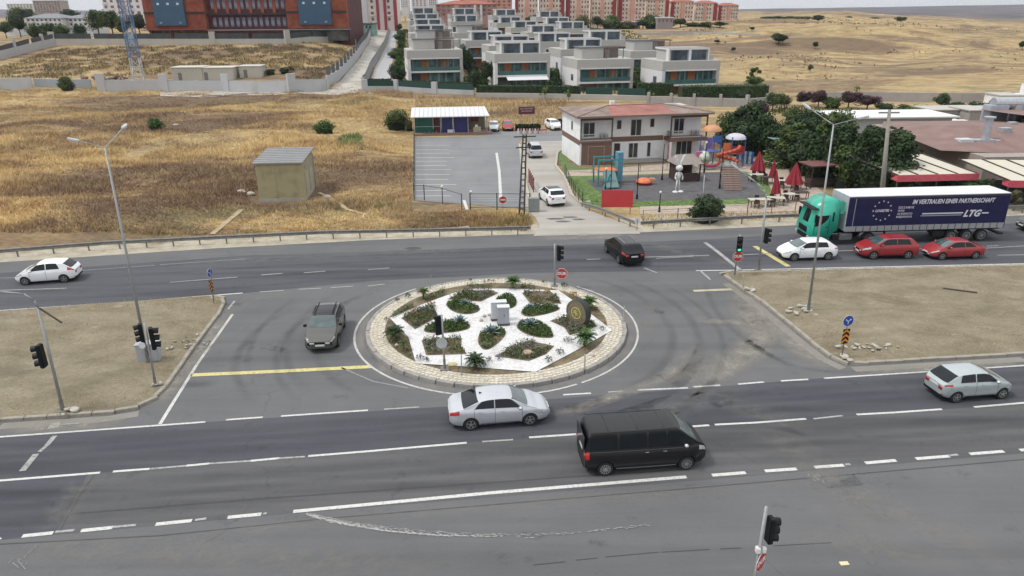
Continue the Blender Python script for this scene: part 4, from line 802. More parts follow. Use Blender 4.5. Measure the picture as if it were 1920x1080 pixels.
make_car('red_coupe', 'low red three door coupe, last of the three queued cars', 'car', sh, DRED2, wx, .31, [(lambda q: -1.3+.5*q, -.42), (-.36, lambda q: .98-.5*q)], (1.22, .48), (-1.72, -1.0), loc, rz, dict(seams=(-.36, .95), handles=(-.25,), head=(1.6, 2.08, 6.4, 8.0), spokes=5))
# grey SUV coming towards the viewer
wx = (-1.33, 1.33); sh = shape('suv', 4.45, 1.85, 1.60)
p = G(613, 632); make_car('grey_crossover', 'dark grey crossover with pale bonnet coming towards the viewer left of the roundabout', 'car', sh, GREY, wx, .35, [(lambda q: -1.45+.2*q, -.4), (-.34, lambda q: 1.0-.5*q)], (1.24, .5), (-2.02, -1.62), (p.x, p.y, .012), rad(-85), dict(seams=(-.36, .95), handles=(-.95, 0), rails=(-1.5, .3), rail_mat=BLK, arch=BLK, sill=BLK, sunroof=(.35,-1.1), head=(1.85, 2.19, 6.6, 8.0), gw=.68, gz=(.52, .68), mirror_mat=BLK, wcurve=.12))
# black SUV driving away
wx = (-1.36, 1.36); sh = shape('suv', 4.62, 1.88, 1.62); loc, rz = place((1137, 474), (1159, 494), wx, 1.88)
make_car('black_crossover', 'black crossover seen from behind turning left behind the roundabout', 'car', sh, BLAC, wx, .35, [(lambda q: -1.5+.2*q, -.4), (-.34, lambda q: 1.0-.5*q)], (1.24, .5), (-2.12, -1.75), loc, rz, dict(seams=(-.36, .95), rails=(-1.5, .3), sill=CHR, tail=(-2.29, -1.9, 6.6, 8.2), pz=.74))
# cars on the drive and in the car park
sh = shape('suv', 4.35, 1.82, 1.58); p = G(1035, 382); make_car('white_crossover', 'white crossover with dark sunroof parked on the pale drive with its back to the road', 'car', sh, WHIT, (-1.3,1.3), .34, [(lambda q: -1.4+.2*q, -.4), (-.34, lambda q: .98-.5*q)], (1.22, .5), (-2.0, -1.6), (p.x, p.y+.6, .035), rad(104), dict(sunroof=(.3,-1.0), tail=(-2.15, -1.8, 6.8, 8.2), seams=(-.36,.95)))
sh = shape('mpv', 4.45, 1.82, 1.75); p = G(1002, 296); make_car('silver_minivan', 'silver minivan on the upper pale drive facing away', 'minivan', sh, SILV, (-1.4,1.4), .33, [(-1.9, -.7), (-.64, .3), (.36, lambda q: 1.3-.5*q)], (1.55, .82), (-2.17, -1.87), (p.x, p.y+1.4, .035), rad(96), dict(tail=(-2.2, -2.05, 6.5, 8.6)))
for (u, v), kd, L, H, m, w, rz_, cat in [((925, 248), 'hatch', 3.7, 1.42, WHIT, 'small pale green white car parked nose out left of the red car', -88, 'small white car'), ((952, 247), 'hatch', 3.9, 1.48, pm('bright_red_paint', (.34,.03,.035), .3, coat=.5), 'bright red hatchback parked nose out beside the small white car', -88, 'red'), ((1038, 246), 'suv', 4.3, 1.55, WHIT, 'white car parked nose out beside the red sign board wall', -75, 'w'), ((1062, 244), 'hatch', 4.2, 1.45, BLAC, 'black car half hidden behind the corner of the white building', -75, 'b')]:
    sh = shape(kd, L, 1.74, H); p = G(u, v); make_car('parked_car', w, 'car', sh, m, (-1.2, 1.2), .31, [(-1.1, -.3), (-.24, lambda q: .9-.5*q)], (1.18, .45), (-L/2+.22, -L/2+.62), (p.x, p.y + L/2, .035), rad(rz_), dict(head=(L/2-.4, L/2-.1, 6.2, 8.0)), 'cars parked along the back of the car park')
sh = shape('suv', 4.4, 1.84, 1.62); p = G(1921, 437); make_car('grey_car', 'dark grey car cut off by the right edge behind the truck', 'car', sh, paintcar('dark_grey_car', (.05,.052,.056)), (-1.3,1.3), .34, [(-1.4, -.4), (-.34, lambda q: .98-.5*q)], (1.22, .5), (-2.0, -1.6), (p.x+2.2, p.y+.8, .02), rad(183), {})

# ------------------------------------------------------------------ articulated truck
def faux_rows(parent, rows, y, m):
    """rows of lettering too small to read in the photograph: uneven strokes"""
    rg = random.Random(5)
    for x0, x1, z, h in rows:
        mb = MB(); x = x0
        while x < x1:
            w = h*rg.choice((.16, .2, .55)); 
            if w > h*.3: mb.box(x, x+w, y, y+.006, z, z+h*.22); mb.box(x, x+w*.3, y, y+.006, z+h*.23, z+h); mb.box(x+w*.31, x+w, y, y+.006, z+h*.8, z+h)
            else: mb.box(x, x+w, y, y+.006, z, z+h)
            x += w + h*rg.choice((.18, .2, .4))
        mb.out('lettering', m, parent)
def truck():
    a = G(1514, 462); b = G(1900, 451); d = (b-a); d.z = 0; d.normalize(); rz = atan2(d.y, d.x); n = Vector((-d.y, d.x, 0))
    TG = paintcar('turquoise_green_truck_paint', (.015,.36,.255), .35); TL = pm('darker_green_lower_panels', (.012,.24,.18), .4, coat=.3); NAVY = pm('navy_curtain', (.012,.012,.060), .65, var=.25, sc=1.4, bump=.03, bsc=1.1, spec=.3)
    WT = pm('white_trailer_roof', (.62,.63,.65), .6, var=.05); RAIL = pm('grey_trailer_rail', (.30,.30,.32), .5, var=.12, sc=4); LET = pm('white_lettering', (.60,.61,.66), .6, var=.05)
    t = thing('green_truck_cab', 'turquoise green articulated lorry cab waiting in the far carriageway', 'truck', (a.x, a.y, .02), rz)
    # local x runs from the front of the cab backwards
    prof = [(.10,.45),(.02,.9),(.0,1.5),(.12,1.75),(.34,2.75),(.55,3.15),(1.05,3.62),(1.9,3.72),(2.25,3.68),(2.3,1.15),(1.95,1.12),(1.85,.75),(1.6,.45)]
    MB().xprism(prof, 0, 2.5).out('body', TG, t, bevel=.10, seg=3, smooth=True)
    def xq(z): return float(np.interp(z, [.9,1.5,1.75,2.75,3.15], [.02,0,.12,.34,.55]))
    mb = MB(); mb.add([(xq(z)-.02+.10*(abs(y-1.25)/1.1)**2, y, z) for z in (1.78, 2.1, 2.45, 2.78) for y in np.linspace(.12, 2.38, 9)], [(j*9+i, j*9+i+1, j*9+i+10, j*9+i+9) for j in range(3) for i in range(8)]); mb.out('windscreen', GLASS, t, smooth=True)
    MB().box(-.03,.06,.55,1.95,1.0,1.45).out('grille', BLK, t, bevel=.02); MB().box(-.02,.1,.45,2.05,.5,.85).out('lower_grille', BLK, t, bevel=.02); MB().box(.02,.5,-.02,2.52,3.0,3.06).out('sun_visor', BLK, t, bevel=.01)
    for y in (.08, 2.1): MB().box(-.03,.12,y,y+.34,.62,.82).out('headlight', WHL, t, bevel=.02)
    for y0, y1 in ((-.02,-.005), (2.505,2.52)):
        mb = MB(); mb.xprism([(.42,1.72),(.30,1.6),(.38,2.42),(1.38,2.48),(1.3,2.1),(1.0,1.85),(.7,1.66)][0:0] or [(.34,1.62),(.47,2.46),(1.42,2.52),(1.36,2.2),(1.1,1.92),(.75,1.66)], y0, y1); mb.out('side_window', GLASS, t)
        MB().box(1.72,1.84,y0,y1,2.0,2.75).out('side_vent', BLK, t); MB().box(.3,.33,y0,y1,.95,2.5).out('door_seam', SEAM, t); MB().box(1.48,1.51,y0,y1,1.0,2.55).out('door_seam', SEAM, t)
        MB().box(1.25,1.42,y0,y1,1.5,1.56).out('door_handle', BLK, t)
    for s, y in ((-1,-.22),(1,2.62)):
        MB().box(.22,.38,y-.06,y+.16,1.95,2.6).out('mirror', BLK, t, bevel=.03)
    MB().xprism([(2.3,2.6),(2.3,3.68),(2.62,3.5),(2.62,2.6)], .06, .10).out('side_deflector', TG, t); MB().xprism([(2.3,1.3),(2.3,3.6),(2.7,3.45),(2.7,1.3)], 2.4, 2.44).out('side_deflector', TG, t)
    mb = MB(); mb.box(.9,6.6,.85,1.05,.75,1.0); mb.box(.9,6.6,1.45,1.65,.75,1.0); mb.out('chassis', INT, t)
    MB().box(2.55,3.6,.02,.45,.42,.95).out('fuel_tank', pm('aluminium_tank', (.40,.41,.43), .3, m=.7), t, bevel=.06); MB().box(1.95,2.5,.05,.5,.4,.8).out('step_box', INT, t)
    for x in (1.35, 5.0):
        for y, sg in ((.2,-1),(2.3,1)): wheel(t, x, y, .50, .34, spokes=12, sg=sg)
    MB().box(4.4,5.6,.05,.6,1.02,1.08).out('mudguard', INT, t)
    # trailer
    u = thing('curtain_trailer', 'long trailer with navy curtain side and white lettering behind the green cab', 'trailer', (a.x, a.y, .02), rz)
    x0, x1 = 2.85, 16.1; z0, z1 = 1.55, 4.0
    MB().box(x0, x1, .0, 2.55, z0, z1-.06).out('curtain', NAVY, u); MB().box(x0-.03, x1+.03, -.03, 2.58, z1-.055, z1).out('roof', WT, u)
    MB().box(x0-.06, x0-.003, -.02, 2.57, 1.2, z1+.01).out('front_wall', pm('pale_front_wall', (.38,.40,.44), .5), u); MB().box(x1+.003, x1+.06, -.02, 2.57, 1.1, z1+.01).out('rear_doors', pm('navy_rear_doors', (.03,.03,.07), .6), u)
    MB().box(x0, x1, -.03, 2.58, 1.13, 1.545).out('side_rail', RAIL, u)
    mb0 = MB().box(-.025,.025,-.045,-.031,1.15,1.62).mesh('curtain_strap'); mb0.materials.append(pm('dark_strap', (.05,.05,.055), .7))
    for i in range(22): link('curtain_strap', mb0, u, (x0+.9+i*.59, 0, 0))
    MB().box(x0+.55, x0+.6, -.012, -.004, z0, z1-.08).out('curtain_pole', RAIL, u); MB().box(x0, x1, -.02, -.004, z1-.22, z1-.07).out('top_rail', pm('navy_rail', (.03,.03,.06), .5), u)
    MB().box(3.4, 16.3, .6, 1.95, .85, 1.12).out('frame', INT, u); MB().box(10.3,11.3,.05,.5,.5,.95).out('pallet_box', INT, u); MB().box(16.0,16.4,.15,2.4,.5,.62).out('rear_underride_bar', INT, u)
    for x in (11.9, 13.2, 14.5):
        for y, sg in ((.2,-1),(2.35,1)): wheel(u, x, y, .50, .36, spokes=12, sg=sg)
    mb = MB(); mb.box(6.5,6.62,.5,.62,.1,1.1); mb.box(6.4,6.72,.45,.67,0,.1); mb.out('landing_leg', INT, u)
    def put(txt, size, x, z, shear=0, bold=0, align='LEFT', name='lettering', sx=1):
        me = text_mesh(txt, size, shear, bold, .004, align); me.materials.append(LET); o = link(name, me, u, (x, -.012, z)); o.rotation_euler = (pi/2, 0, 0); o.scale.x = sx/(max(v.co.x for v in me.vertices)-min(v.co.x for v in me.vertices))
    put('IM VERTRAUEN EINER PARTNERSCHAFT', .50, 8.05, 3.42, .25, .012, sx=6.85); put('LTG', .74, 12.5, 2.36, .35, .03, sx=1.5); put('LOGISTIK', .28, 5.68, 2.78, .2, .008, 'CENTER', sx=1.15)
    faux_rows(u, [(7.0,8.2,2.92,.17),(7.0,7.5,2.68,.14),(7.0,8.2,2.42,.15),(6.95,8.2,2.16,.17)], -.013, LET)
    mb = MB(); mb.box(9.05,12.45,-.014,-.006,2.40,2.50); mb.box(14.05,14.6,-.014,-.006,2.34,2.44); mb.out('stripe', LET, u); MB().box(8.95,12.35,-.014,-.006,2.24,2.32).out('thin_stripe', pm('grey_lettering', (.28,.28,.33), .6), u)
    star = MB(); 
    pts = [(sin(pi*k/5)*(.085 if k % 2 == 0 else .035), cos(pi*k/5)*(.085 if k % 2 == 0 else .035)) for k in range(10)]; star.xprism(pts, -.014, -.006); sm = star.mesh('star'); sm.materials.append(LET)
    for k in range(12): aa = 2*pi*k/12; link('star', sm, u, (5.68+cos(aa)*.74, 0, 2.78+sin(aa)*.78))
truck()
# ------------------------------------------------------------------ street furniture
GALV = pm('galvanised_steel', (.30,.31,.32), .5, m=.35, var=.12, sc=5); GALD = pm('old_galvanised_steel', (.19,.19,.185), .6, m=.3, var=.25, sc=3, dirt=((.12,.09,.06), 4, .5)); CONC = pm('pale_concrete', (.36,.35,.32), .9, var=.15, sc=3, bump=.01)
SIG = pm('black_signal_housing', (.007,.009,.011), .5, var=.2, spec=.25); LENS_R = pm('unlit_red_lens', (.06,.008,.008), .3); LENS_A = pm('unlit_amber_lens', (.09,.045,.008), .3); LENS_G = pm('unlit_green_lens', (.01,.04,.03), .3)
LENS_ON = pm('lit_green_lens', (.05,.6,.35), .3, emit=(.06,.75,.42,1.1)); SRED = pm('sign_red', (.40,.035,.03), .5, var=.06); SWH = pm('sign_white', (.62,.62,.62), .5, var=.04); SBL = pm('sign_blue', (.025,.07,.36), .5, var=.06); SOR = pm('sign_orange', (.62,.22,.02), .5, var=.06)
WOODP = pm('concrete_pole_surface', (.26,.25,.22), .9, var=.15, sc=6)
def signal(parent, p, yaw, s=1.0, lit=False, name='signal_head', back=False):
    """three aspect head hung on parent; yaw = direction the lenses face"""
    h = bpy.data.objects.new(name, None); C.objects.link(h); h.parent = parent; KIDS.setdefault(parent.name, []).append(h); h.location = p; h.rotation_euler = (0, 0, yaw); h.scale = (s, s, s)
    MB().box(-.11, .07, -.17, .17, -.50, .50).out('housing', SIG, h, bevel=.03)
    for k, m in enumerate((LENS_R, LENS_A, LENS_ON if lit else LENS_G)):
        z = .32 - .32*k; MB().cyl((.07,0,z), (.085,0,z), .115, .115, 14).out('lens', m, h)
        v = MB(); n = 12; r = .135; vs = []
        for i in range(n+1):
            a = rad(-20) + rad(220)*i/n; 
            for x in (.07, .30 - .05*abs(i/n-.5)*2): vs += [(x, r*cos(a), z + r*sin(a) - (.03 if x > .1 else 0)), (x, (r+.012)*cos(a), z + (r+.012)*sin(a) - (.03 if x > .1 else 0))]
        for i in range(n): b = i*4; v.f += [(b, b+2, b+6, b+4), (b+1, b+5, b+7, b+3), (b+2, b+3, b+7, b+6)]
        v.v = vs; v.out('visor', SIG, h)
    return h
def octagon(parent, p, yaw, r=.38, txt='DUR', tilt=0.0, back=None):
    h = bpy.data.objects.new('stop_sign', None); C.objects.link(h); h.parent = parent; KIDS.setdefault(parent.name, []).append(h); h.location = p; h.rotation_euler = (tilt, 0, yaw + pi/2)
    pts = lambda q: [(q*cos(pi/8+pi*k/4), q*sin(pi/8+pi*k/4)) for k in range(8)]
    MB().xprism(pts(r), 0, .012).out('white_border', SWH, h); MB().xprism(pts(r*.93), -.006, -.001).out('red_plate', SRED, h)
    me = text_mesh(txt, r*.72, 0, .012, .002); me.materials.append(SWH); o = link('lettering', me, h, (0, -.010, 0)); o.rotation_euler = (pi/2, 0, 0)
    MB().xprism(pts(r*.95), .013, .016).out('grey_back', GALV, h)
    return h
def pole_thing(name, label, cat, base, top, r0, r1, group=None, base_z=.0, arms=(), mat=None, foot=True):
    """base: world point; top: world point; arms: list of (polyline of world points, radius, head length)"""
    b = Vector(base); b.z = base_z; t = thing(name, label, cat, b, 0, group); tp = Vector(top) - b
    MB().cyl((0,0,0), tp, r0, r1, 12).out('pole', mat or GALV, t, smooth=True)
    if foot: MB().box(-.22,.22,-.22,.22,-.04,.03).out('base_plate', GALD, t); MB().cyl((0,0,.03), tp.normalized()*.55, r0*1.25, r0*1.2, 12).out('base_sleeve', mat or GALD, t)
    for poly, r, hl in arms:
        P = [Vector(q) - b for q in poly]; MB().tube(P, r, 8).out('arm', mat or GALV, t, smooth=True)
        if hl:
            d = (P[-1]-P[-2]).normalized(); e = P[-1] + d*hl; s = Vector((-d.y, d.x, 0)).normalized(); mb = MB(); A = P[-1]-d*.1
            vs = [A-s*.07, A+s*.07, P[-1]+d*hl*.3+s*.12, e+s*.07, e-s*.07, P[-1]+d*hl*.3-s*.12]; mb.add([v+Vector((0,0,.06)) for v in vs] + [v-Vector((0,0,.05)) for v in vs], [(0,1,2,3,4,5),(11,10,9,8,7,6)] + [(i,(i+1)%6,6+(i+1)%6,6+i) for i in range(6)]); mb.out('lamp_head', pm('lamp_head_grey', (.42,.43,.44), .5), t, bevel=.02)
            MB().flat([v*.7 + (P[-1]+d*hl*.4)*.3 - Vector((0,0,.056)) for v in vs]).out('lamp_glass', pm('lamp_glass', (.5,.5,.48), .2), t)
    return t
# left tall double lamp
b = G(279, 682, .12); top = atY(197, 277, b.y); Y = b.y
pole_thing('street_lamp', 'tall leaning double armed street lamp on the left median', 'street lamp', b, top, .085, .042, 'tall double armed street lamps', .12,
  [([top, atY(215, 258, Y+1.6), atY(231, 240, Y+3.0)], .028, .55), ([top, atY(180, 272, Y+.3), atY(145, 264, Y+.4)], .018, .5)])
b = G(1515, 585, .12); top = atY(1563, 234, b.y); Y = b.y
pole_thing('street_lamp', 'tall double armed street lamp on the right median in front of the green cab', 'street lamp', b, top, .085, .042, 'tall double armed street lamps', .12,
  [([top, atY(1545, 222, Y+.6), atY(1518, 203, Y+1.4)], .028, .55), ([top, atY(1585, 228, Y), atY(1612, 222, Y)], .02, .5)])
# left small broken lamp with signal
b = G(118, 769, .12); Y = b.y; k1 = atY(72, 578, Y)
t = pole_thing('signal_pole', 'grey curved pole at the far left with sideways signal head and dangling dark arm', 'traffic light', b, k1, .075, .055, 'traffic lights on the medians', .12, [([k1, atY(64, 563, Y-.1), atY(45, 551, Y-.2), atY(5, 547, Y-.4), atY(-25, 549, Y-.5)], .035, 0)])
mb = MB(); mb.obox(atY(74,578,Y-.06)-b+Vector((0,0,0)), atY(116,605,Y-.3)-b, .07, .05); mb.out('broken_arm', pm('dark_rusty_arm', (.05,.04,.03), .7), t)
signal(t, atY(84, 667, Y-.05)-b + Vector((-.16, -.02, 0)), rad(186), 1.15)
# middle-left signal pole with two heads
b = G(292, 724, .12); Y = b.y; k1 = atY(271, 606, Y)
t = pole_thing('signal_pole', 'thin signal pole with two dark heads before a grey cabinet on the left median', 'traffic light', b, k1, .055, .05, 'traffic lights on the medians', .12)
signal(t, atY(276, 637, Y)-b + Vector((.26, .05, .05)), rad(28), 1.15); signal(t, atY(269, 627, Y)-b + Vector((-.20, .15, .0)), rad(205), 1.0)
MB().cyl((0,0,0), (0,.03,0), .17, .17, 12).out('white_disc', SWH, t, loc=atY(269, 646, Y)-b+Vector((-.02,-.12,0)))
p = G(283, 676, .12); c = thing('control_cabinet', 'grey steel control cabinet behind the two headed signal pole on the left median', 'control cabinet', p, rad(8))
MB().box(-.55,.55,-.28,.28,.06,1.05).out('housing', CABM, c, bevel=.02); MB().box(-.6,.6,-.33,.33,1.052,1.1).out('roof', CABM, c); MB().box(-.5,.5,-.25,.25,0,.06).out('plinth', CONC, c); MB().box(-.5,-.02,-.30,-.285,.1,1.0).out('door', CABM, c); MB().box(.02,.5,-.30,-.285,.1,1.0).out('door', CABM, c)
# roundabout: front signal on rb (faces left/away), back signal with DUR
b = G(834, 690, .33); Y = b.y; t1 = atY(828, 590, Y)
t = pole_thing('signal_pole', 'signal pole at the front left of the roundabout above a round sign back', 'traffic light', b, t1, .055, .05, 'traffic lights on the roundabout', .30)
signal(t, atY(822, 609, Y)-b + Vector((0, .02, 0)), rad(120), 1.05); MB().cyl((0,0,0), (0,.02,0), .30, .30, 20).out('round_sign_back', pm('pale_grey_sign_back', (.42,.44,.45), .5), t, loc=atY(829, 641, Y)-b+Vector((-.02,-.1,0)))
b = G(1040, 535, .3); Y = b.y; t1 = atY(1040, 457, Y)
t = pole_thing('signal_pole', 'signal pole on the back rim of the roundabout with a faded red octagonal sign', 'traffic light', b, t1, .05, .045, 'traffic lights on the roundabout', .28)
signal(t, atY(1047, 474, Y)-b+Vector((.05,0,0)), rad(20), 1.05); octagon(t, atY(1052, 512, Y)-b+Vector((.04,-.05,0)), rad(-97), .40); MB().cyl((.62,0,0), (.62,0,.75), .02, .02, 6).out('sign_stay', GALV, t)
# right median: lit signal with DUR
b = G(1377, 516, .13); Y = b.y; t1 = atY(1388, 440, Y)
t = pole_thing('signal_pole', 'signal showing green above a red octagonal sign at the tip of the right median', 'traffic light', b, t1, .055, .05, 'traffic lights on the medians', .13)
signal(t, atY(1386, 457, Y)-b+Vector((0,-.12,0)), rad(-100), 1.1, True); octagon(t, atY(1383, 480, Y)-b+Vector((0,-.1,0)), rad(-85), .40)
b = G(1422, 506, .13); Y = b.y; k1 = atY(1437, 372, Y)
t = pole_thing('street_lamp', 'curved single arm lamp pole beside the green signal with a black signal head on it', 'street lamp', b, k1, .085, .06, None, .13, [([k1, atY(1436,364,Y), atY(1432,355,Y+.1), atY(1420,344,Y+.3), atY(1403,331,Y+.6), atY(1383,316,Y+.9)], .045, .6)])
signal(t, atY(1436, 442, Y)-b+Vector((.06,0,0)), rad(12), 1.1)
# near right corner, cut by the frame
b = G(1392, 1225, 0); b = Vector((b.x, b.y, .15)); Y = b.y; t1 = atY(1437, 950, Y)
t = pole_thing('signal_pole', 'nearest signal pole, cut by the bottom edge, with hoods facing right', 'traffic light', b, t1, .052, .045, None, .0)
signal(t, atY(1444, 985, Y)-b+Vector((.03,0,0)), rad(8), .82); octagon(t, atY(1426, 1044, Y)-b+Vector((.03,-.02,0)), rad(-44), .32)
mb = MB(); mb.box(-.15,-.02,-.1,.06,-.12,.06); mb.box(.03,.15,-.06,.06,-.14,.04); mb.out('white_bracket', SWH, t, loc=atY(1428,1020,Y)-b, bevel=.02)
# direction signs
def dirsign(px_b, px_t, px_disc, px_ch, yaw, label, s=1.0, edge=False):
    b = G(*px_b, .13); Y = b.y; t1 = atY(*px_t, Y); t = pole_thing('direction_sign', label, 'road sign', b, t1, .03, .03, 'blue keep-direction signs at the median tips', .13, foot=False, mat=GALD)
    h = bpy.data.objects.new('round_sign', None); C.objects.link(h); h.parent = t; KIDS.setdefault(t.name, []).append(h); h.location = atY(*px_disc, Y)-b+Vector((0,-.05,0)); h.rotation_euler = (0, 0, yaw)
    MB().cyl((0,0,0), (0,.012,0), .30*s, .30*s, 28).out('white_rim', SWH, h); MB().cyl((0,-.006,0), (0,-.001,0), .275*s, .275*s, 28).out('blue_plate', SBL, h)
    mb = MB(); z = s*.16
    for sg in (-1, 1): mb.obox((0,-.012,-z*.2), (sg*z*.75,-.012,z*.35+(.0 if sg < 0 else .05)), .035*s, .008, (0,1,0)); mb.xprism([(sg*z*.45,z*.45),(sg*z*1.05,z*.7),(sg*z*.85,z*.05)][::sg], -.014, -.008)
    mb.obox((0,-.012,-z*1.1), (0,-.012,-z*.1), .035*s, .008, (0,1,0)); mb.out('white_arrows', SWH, h)
    g = bpy.data.objects.new('chevron_board', None); C.objects.link(g); g.parent = t; KIDS.setdefault(t.name, []).append(g); g.location = atY(*px_ch, Y)-b+Vector((0,-.05,0)); g.rotation_euler = (0, 0, yaw)
    w, hh = .19*s, .40*s; MB().box(-w,w,0,.01,-hh,hh).out('black_plate', SIG, g)
    for k in range(3): z0 = -hh+.04+k*.25*s; MB().xprism([(-w,z0-.02),(0,z0+.13*s),(w,z0-.02),(w,z0+.10*s),(0,z0+.25*s),(-w,z0+.10*s)], -.006, -.001).out('orange_chevron', SOR, g)
dirsign((1578,670),(1592,590),(1590,601),(1585,630), rad(12), 'blue round arrow sign over an orange and black chevron board on the right median', 1.08)
dirsign((401,569),(394,500),(394,511),(397,535), rad(78), 'blue round sign seen almost edge on over a striped board on the left median', .95)
# small posts, stones, rubble
for i, (u, v, z, h, r, m, w) in enumerate([(1393,540,.13,.95,.05,CONC,'short pale marker post leaning on the right median kerb'), (807,540,.3,.9,.03,GALV,'thin grey marker post at the back left rim of the roundabout'), (865,700,.33,1.1,.03,GALV,'thin stake in the front soil of the roundabout right of the signal pole'), (1096,690,.33,.8,.04,CONC,'pale stub post on the paved ring at the front right'), (1169,600,.3,.9,.04,CONC,'pale stub post on the right side of the paved ring')]):
    p = G(u, v, z); t = thing('marker_post', w, 'post', p, 0); MB().cyl((0,0,-.05), (R.uniform(-.08,.08),0,h), r, r*.8, 8).out('shaft', m, t); MB().cyl((0,0,-.06), (0,0,.05), r*1.8, r*1.5, 8).out('foot', CONC, t)
SLAB = pm('broken_concrete', (.42,.40,.35), .9, var=.2, sc=4, bump=.02)
def rubble(cx, cy, n, sx, sy, smax, label, dark=False):
    p0 = G(cx, cy, .2); t = thing('rubble_heap', label, 'rubble', (p0.x, p0.y, .2), 0, 'heaps of broken concrete')
    for i in range(n):
        s = R.uniform(.3, 1)*smax; rz = R.uniform(0, 3.1); mb = MB(); pts = [(cos(a)*s*R.uniform(.7,1.1), sin(a)*s*.65*R.uniform(.7,1.1)) for a in [2*pi*k/6 for k in range(6)]]; mb.prism(pts, 0, s*.35)
        o = mb.out('broken_piece', SLAB if not dark or i % 2 else pm('dark_rubble', (.14,.12,.10), .9, var=.3), t, bevel=.015, seg=1, loc=(R.gauss(0, sx), R.gauss(0, sy), R.uniform(-.02,.06))); o.rotation_euler = (R.uniform(-.3,.3), R.uniform(-.3,.3), rz)
rubble(1497, 580, 14, .6, .35, .30, 'broken concrete slabs lying left of the right median lamp base'); rubble(1622, 652, 22, .8, .2, .26, 'scattered white slabs right of the blue arrow sign'); rubble(1595, 672, 3, .35, .15, .42, 'flat grey slabs at the foot of the blue arrow sign')
rubble(330, 648, 40, .9, .45, .14, 'dark and pale small rubble behind the control cabinet', True); rubble(1409, 543, 4, .2, .2, .32, 'white broken slab by the short marker post'); rubble(136, 768, 3, .18, .12, .34, 'white concrete lump at the foot of the far left signal pole'); rubble(290, 722, 4, .16, .1, .22, 'white cement lump round the foot of the two headed signal pole')
rubble(123, 778, 5, .35, .1, .12, 'small stones beside the far left signal foot', True); rubble(1484, 497+10, 2, .3, .1, .2, 'pale slab at the top edge of the right median')
p = G(1798, 545, .2); mb = MB(); mb.obox((-.9,.3,.05), (.9,-.5,.04), .14, .10); tag(mb.out('fallen_beam', pm('dark_weathered_wood', (.06,.05,.04), .9), None, loc=p), 'dark beam lying alone on the right median', 'beam')
# guard rails
def guardrail(label, P, h=.75, step=2.0, m=None, group='steel guard rails', z0=0.0, post=.09):
    t = thing('guard_rail', label, 'guard rail', (P[0].x, P[0].y, z0), 0, group); o = Vector((P[0].x, P[0].y, 0)); Q = [Vector((p.x, p.y, 0)) - o for p in P]
    prof = [(0,-.16),(.04,-.13),(.06,-.09),(.0,-.03),(.0,.03),(.06,.09),(.04,.13),(0,.16),(-.012,.16),(.03,.12),(.04,.09),(-.02,.03),(-.02,-.03),(.04,-.09),(.03,-.12),(-.012,-.16)]
    mb = MB(); n = len(prof); 
    for i, q in enumerate(Q):
        a = Q[max(i-1, 0)]; b = Q[min(i+1, len(Q)-1)]; d = (b-a).normalized(); nn = Vector((d.y, -d.x, 0)); mb.v += [tuple(q + nn*(x+.05) + Vector((0,0,h-.16+z))) for x, z in prof]
    for i in range(len(Q)-1): mb.f += [(i*n+j, i*n+(j+1) % n, (i+1)*n+(j+1) % n, (i+1)*n+j) for j in range(n)]
    mb.out('rail', m or GALD, t); pm_ = MB().box(-post/2,post/2,-.05,.05,-.15,h).mesh('post'); pm_.materials.append(GALD)
    for a, b in zip(Q, Q[1:]):
        L_ = (b-a).length; k = max(1, int(L_/step))
        for j in range(k): q = a.lerp(b, (j+.5)/k); link('post', pm_, t, (q.x, q.y, 0), atan2((b-a).y, (b-a).x))
    return t
guardrail('long steel guard rail along the dry field on the left of the far carriageway', line_px([(-60,488),(0,484),(200,468),(400,458),(600,448),(800,444),(995,439)], 20, 0)[:])
guardrail('steel guard rail along the playground, from the drive to the truck', [G(1200,430),G(1300,424),G(1420,418),G(1500,415)] )
guardrail('steel guard rail behind the truck on the right', line_px([(1500,415),(1700,407),(1920,399)], 0, 40)[1:])
guardrail('short slanting guard rail at the playground corner beside the drive', [G(1090,392),G(1120,400),G(1150,412),G(1192,429)], .7, 1.6)
p = G(1194, 432); t = thing('warning_plate', 'small red and white plate at the end of the playground guard rail', 'road sign', p, rad(-80)); MB().cyl((0,0,0),(0,0,1.0),.03,.03,8).out('post', GALD, t); MB().cyl((-.02,0,.85),(.0,0,.85),.26,.26,16).out('white_rim', SWH, t); MB().cyl((-.03,0,.85),(-.021,0,.85),.16,.16,16).out('red_centre', SRED, t)
# utility poles
def lattice(label, px_b, px_t, w, z0=0.0, seg=14, name='lattice_pole'):
    b = G(*px_b, z0); tp = atY(*px_t, b.y) ; H = tp.z - z0; lean = tp.x - b.x; t = thing(name, label, 'utility pole', b, rad(8)); m = pm('dark_lattice_steel', (.055,.05,.045), .7, var=.3, sc=3)
    for sx in (-1, 1):
        for sy in (-1, 1): MB().obox((sx*w, sy*w, 0), (lean+sx*w*.6, sy*w*.6, H), .07, .07).out('upright', m, t)
    mb = MB()
    for i in range(seg):
        z = H*(i+.5)/seg; f = 1-.4*z/H; c = lean*z/H
        for sy in (-1, 1): mb.obox((c-w*f, sy*w*f, z), (c+w*f, sy*w*f, z), .05, .05); 
        for sx in (-1, 1): mb.obox((c+sx*w*f, -w*f, z), (c+sx*w*f, w*f, z), .05, .05)
    mb.out('rungs', m, t)
    for z, L_ in ((H-.25, 1.0), (H-1.2, .8)): MB().box(lean-L_, lean+L_, -.05, .05, z, z+.1).out('cross_arm', m, t)
    for x in (-.9,0,.9): MB().cyl((lean+x, 0, H-.15), (lean+x, 0, H+.12), .06, .04, 8).out('insulator', pm('pale_insulator', (.4,.38,.34), .4), t)
    return t
lattice('dark lattice steel utility pole between car park and pale drive', (978,408), (984,252), .24)
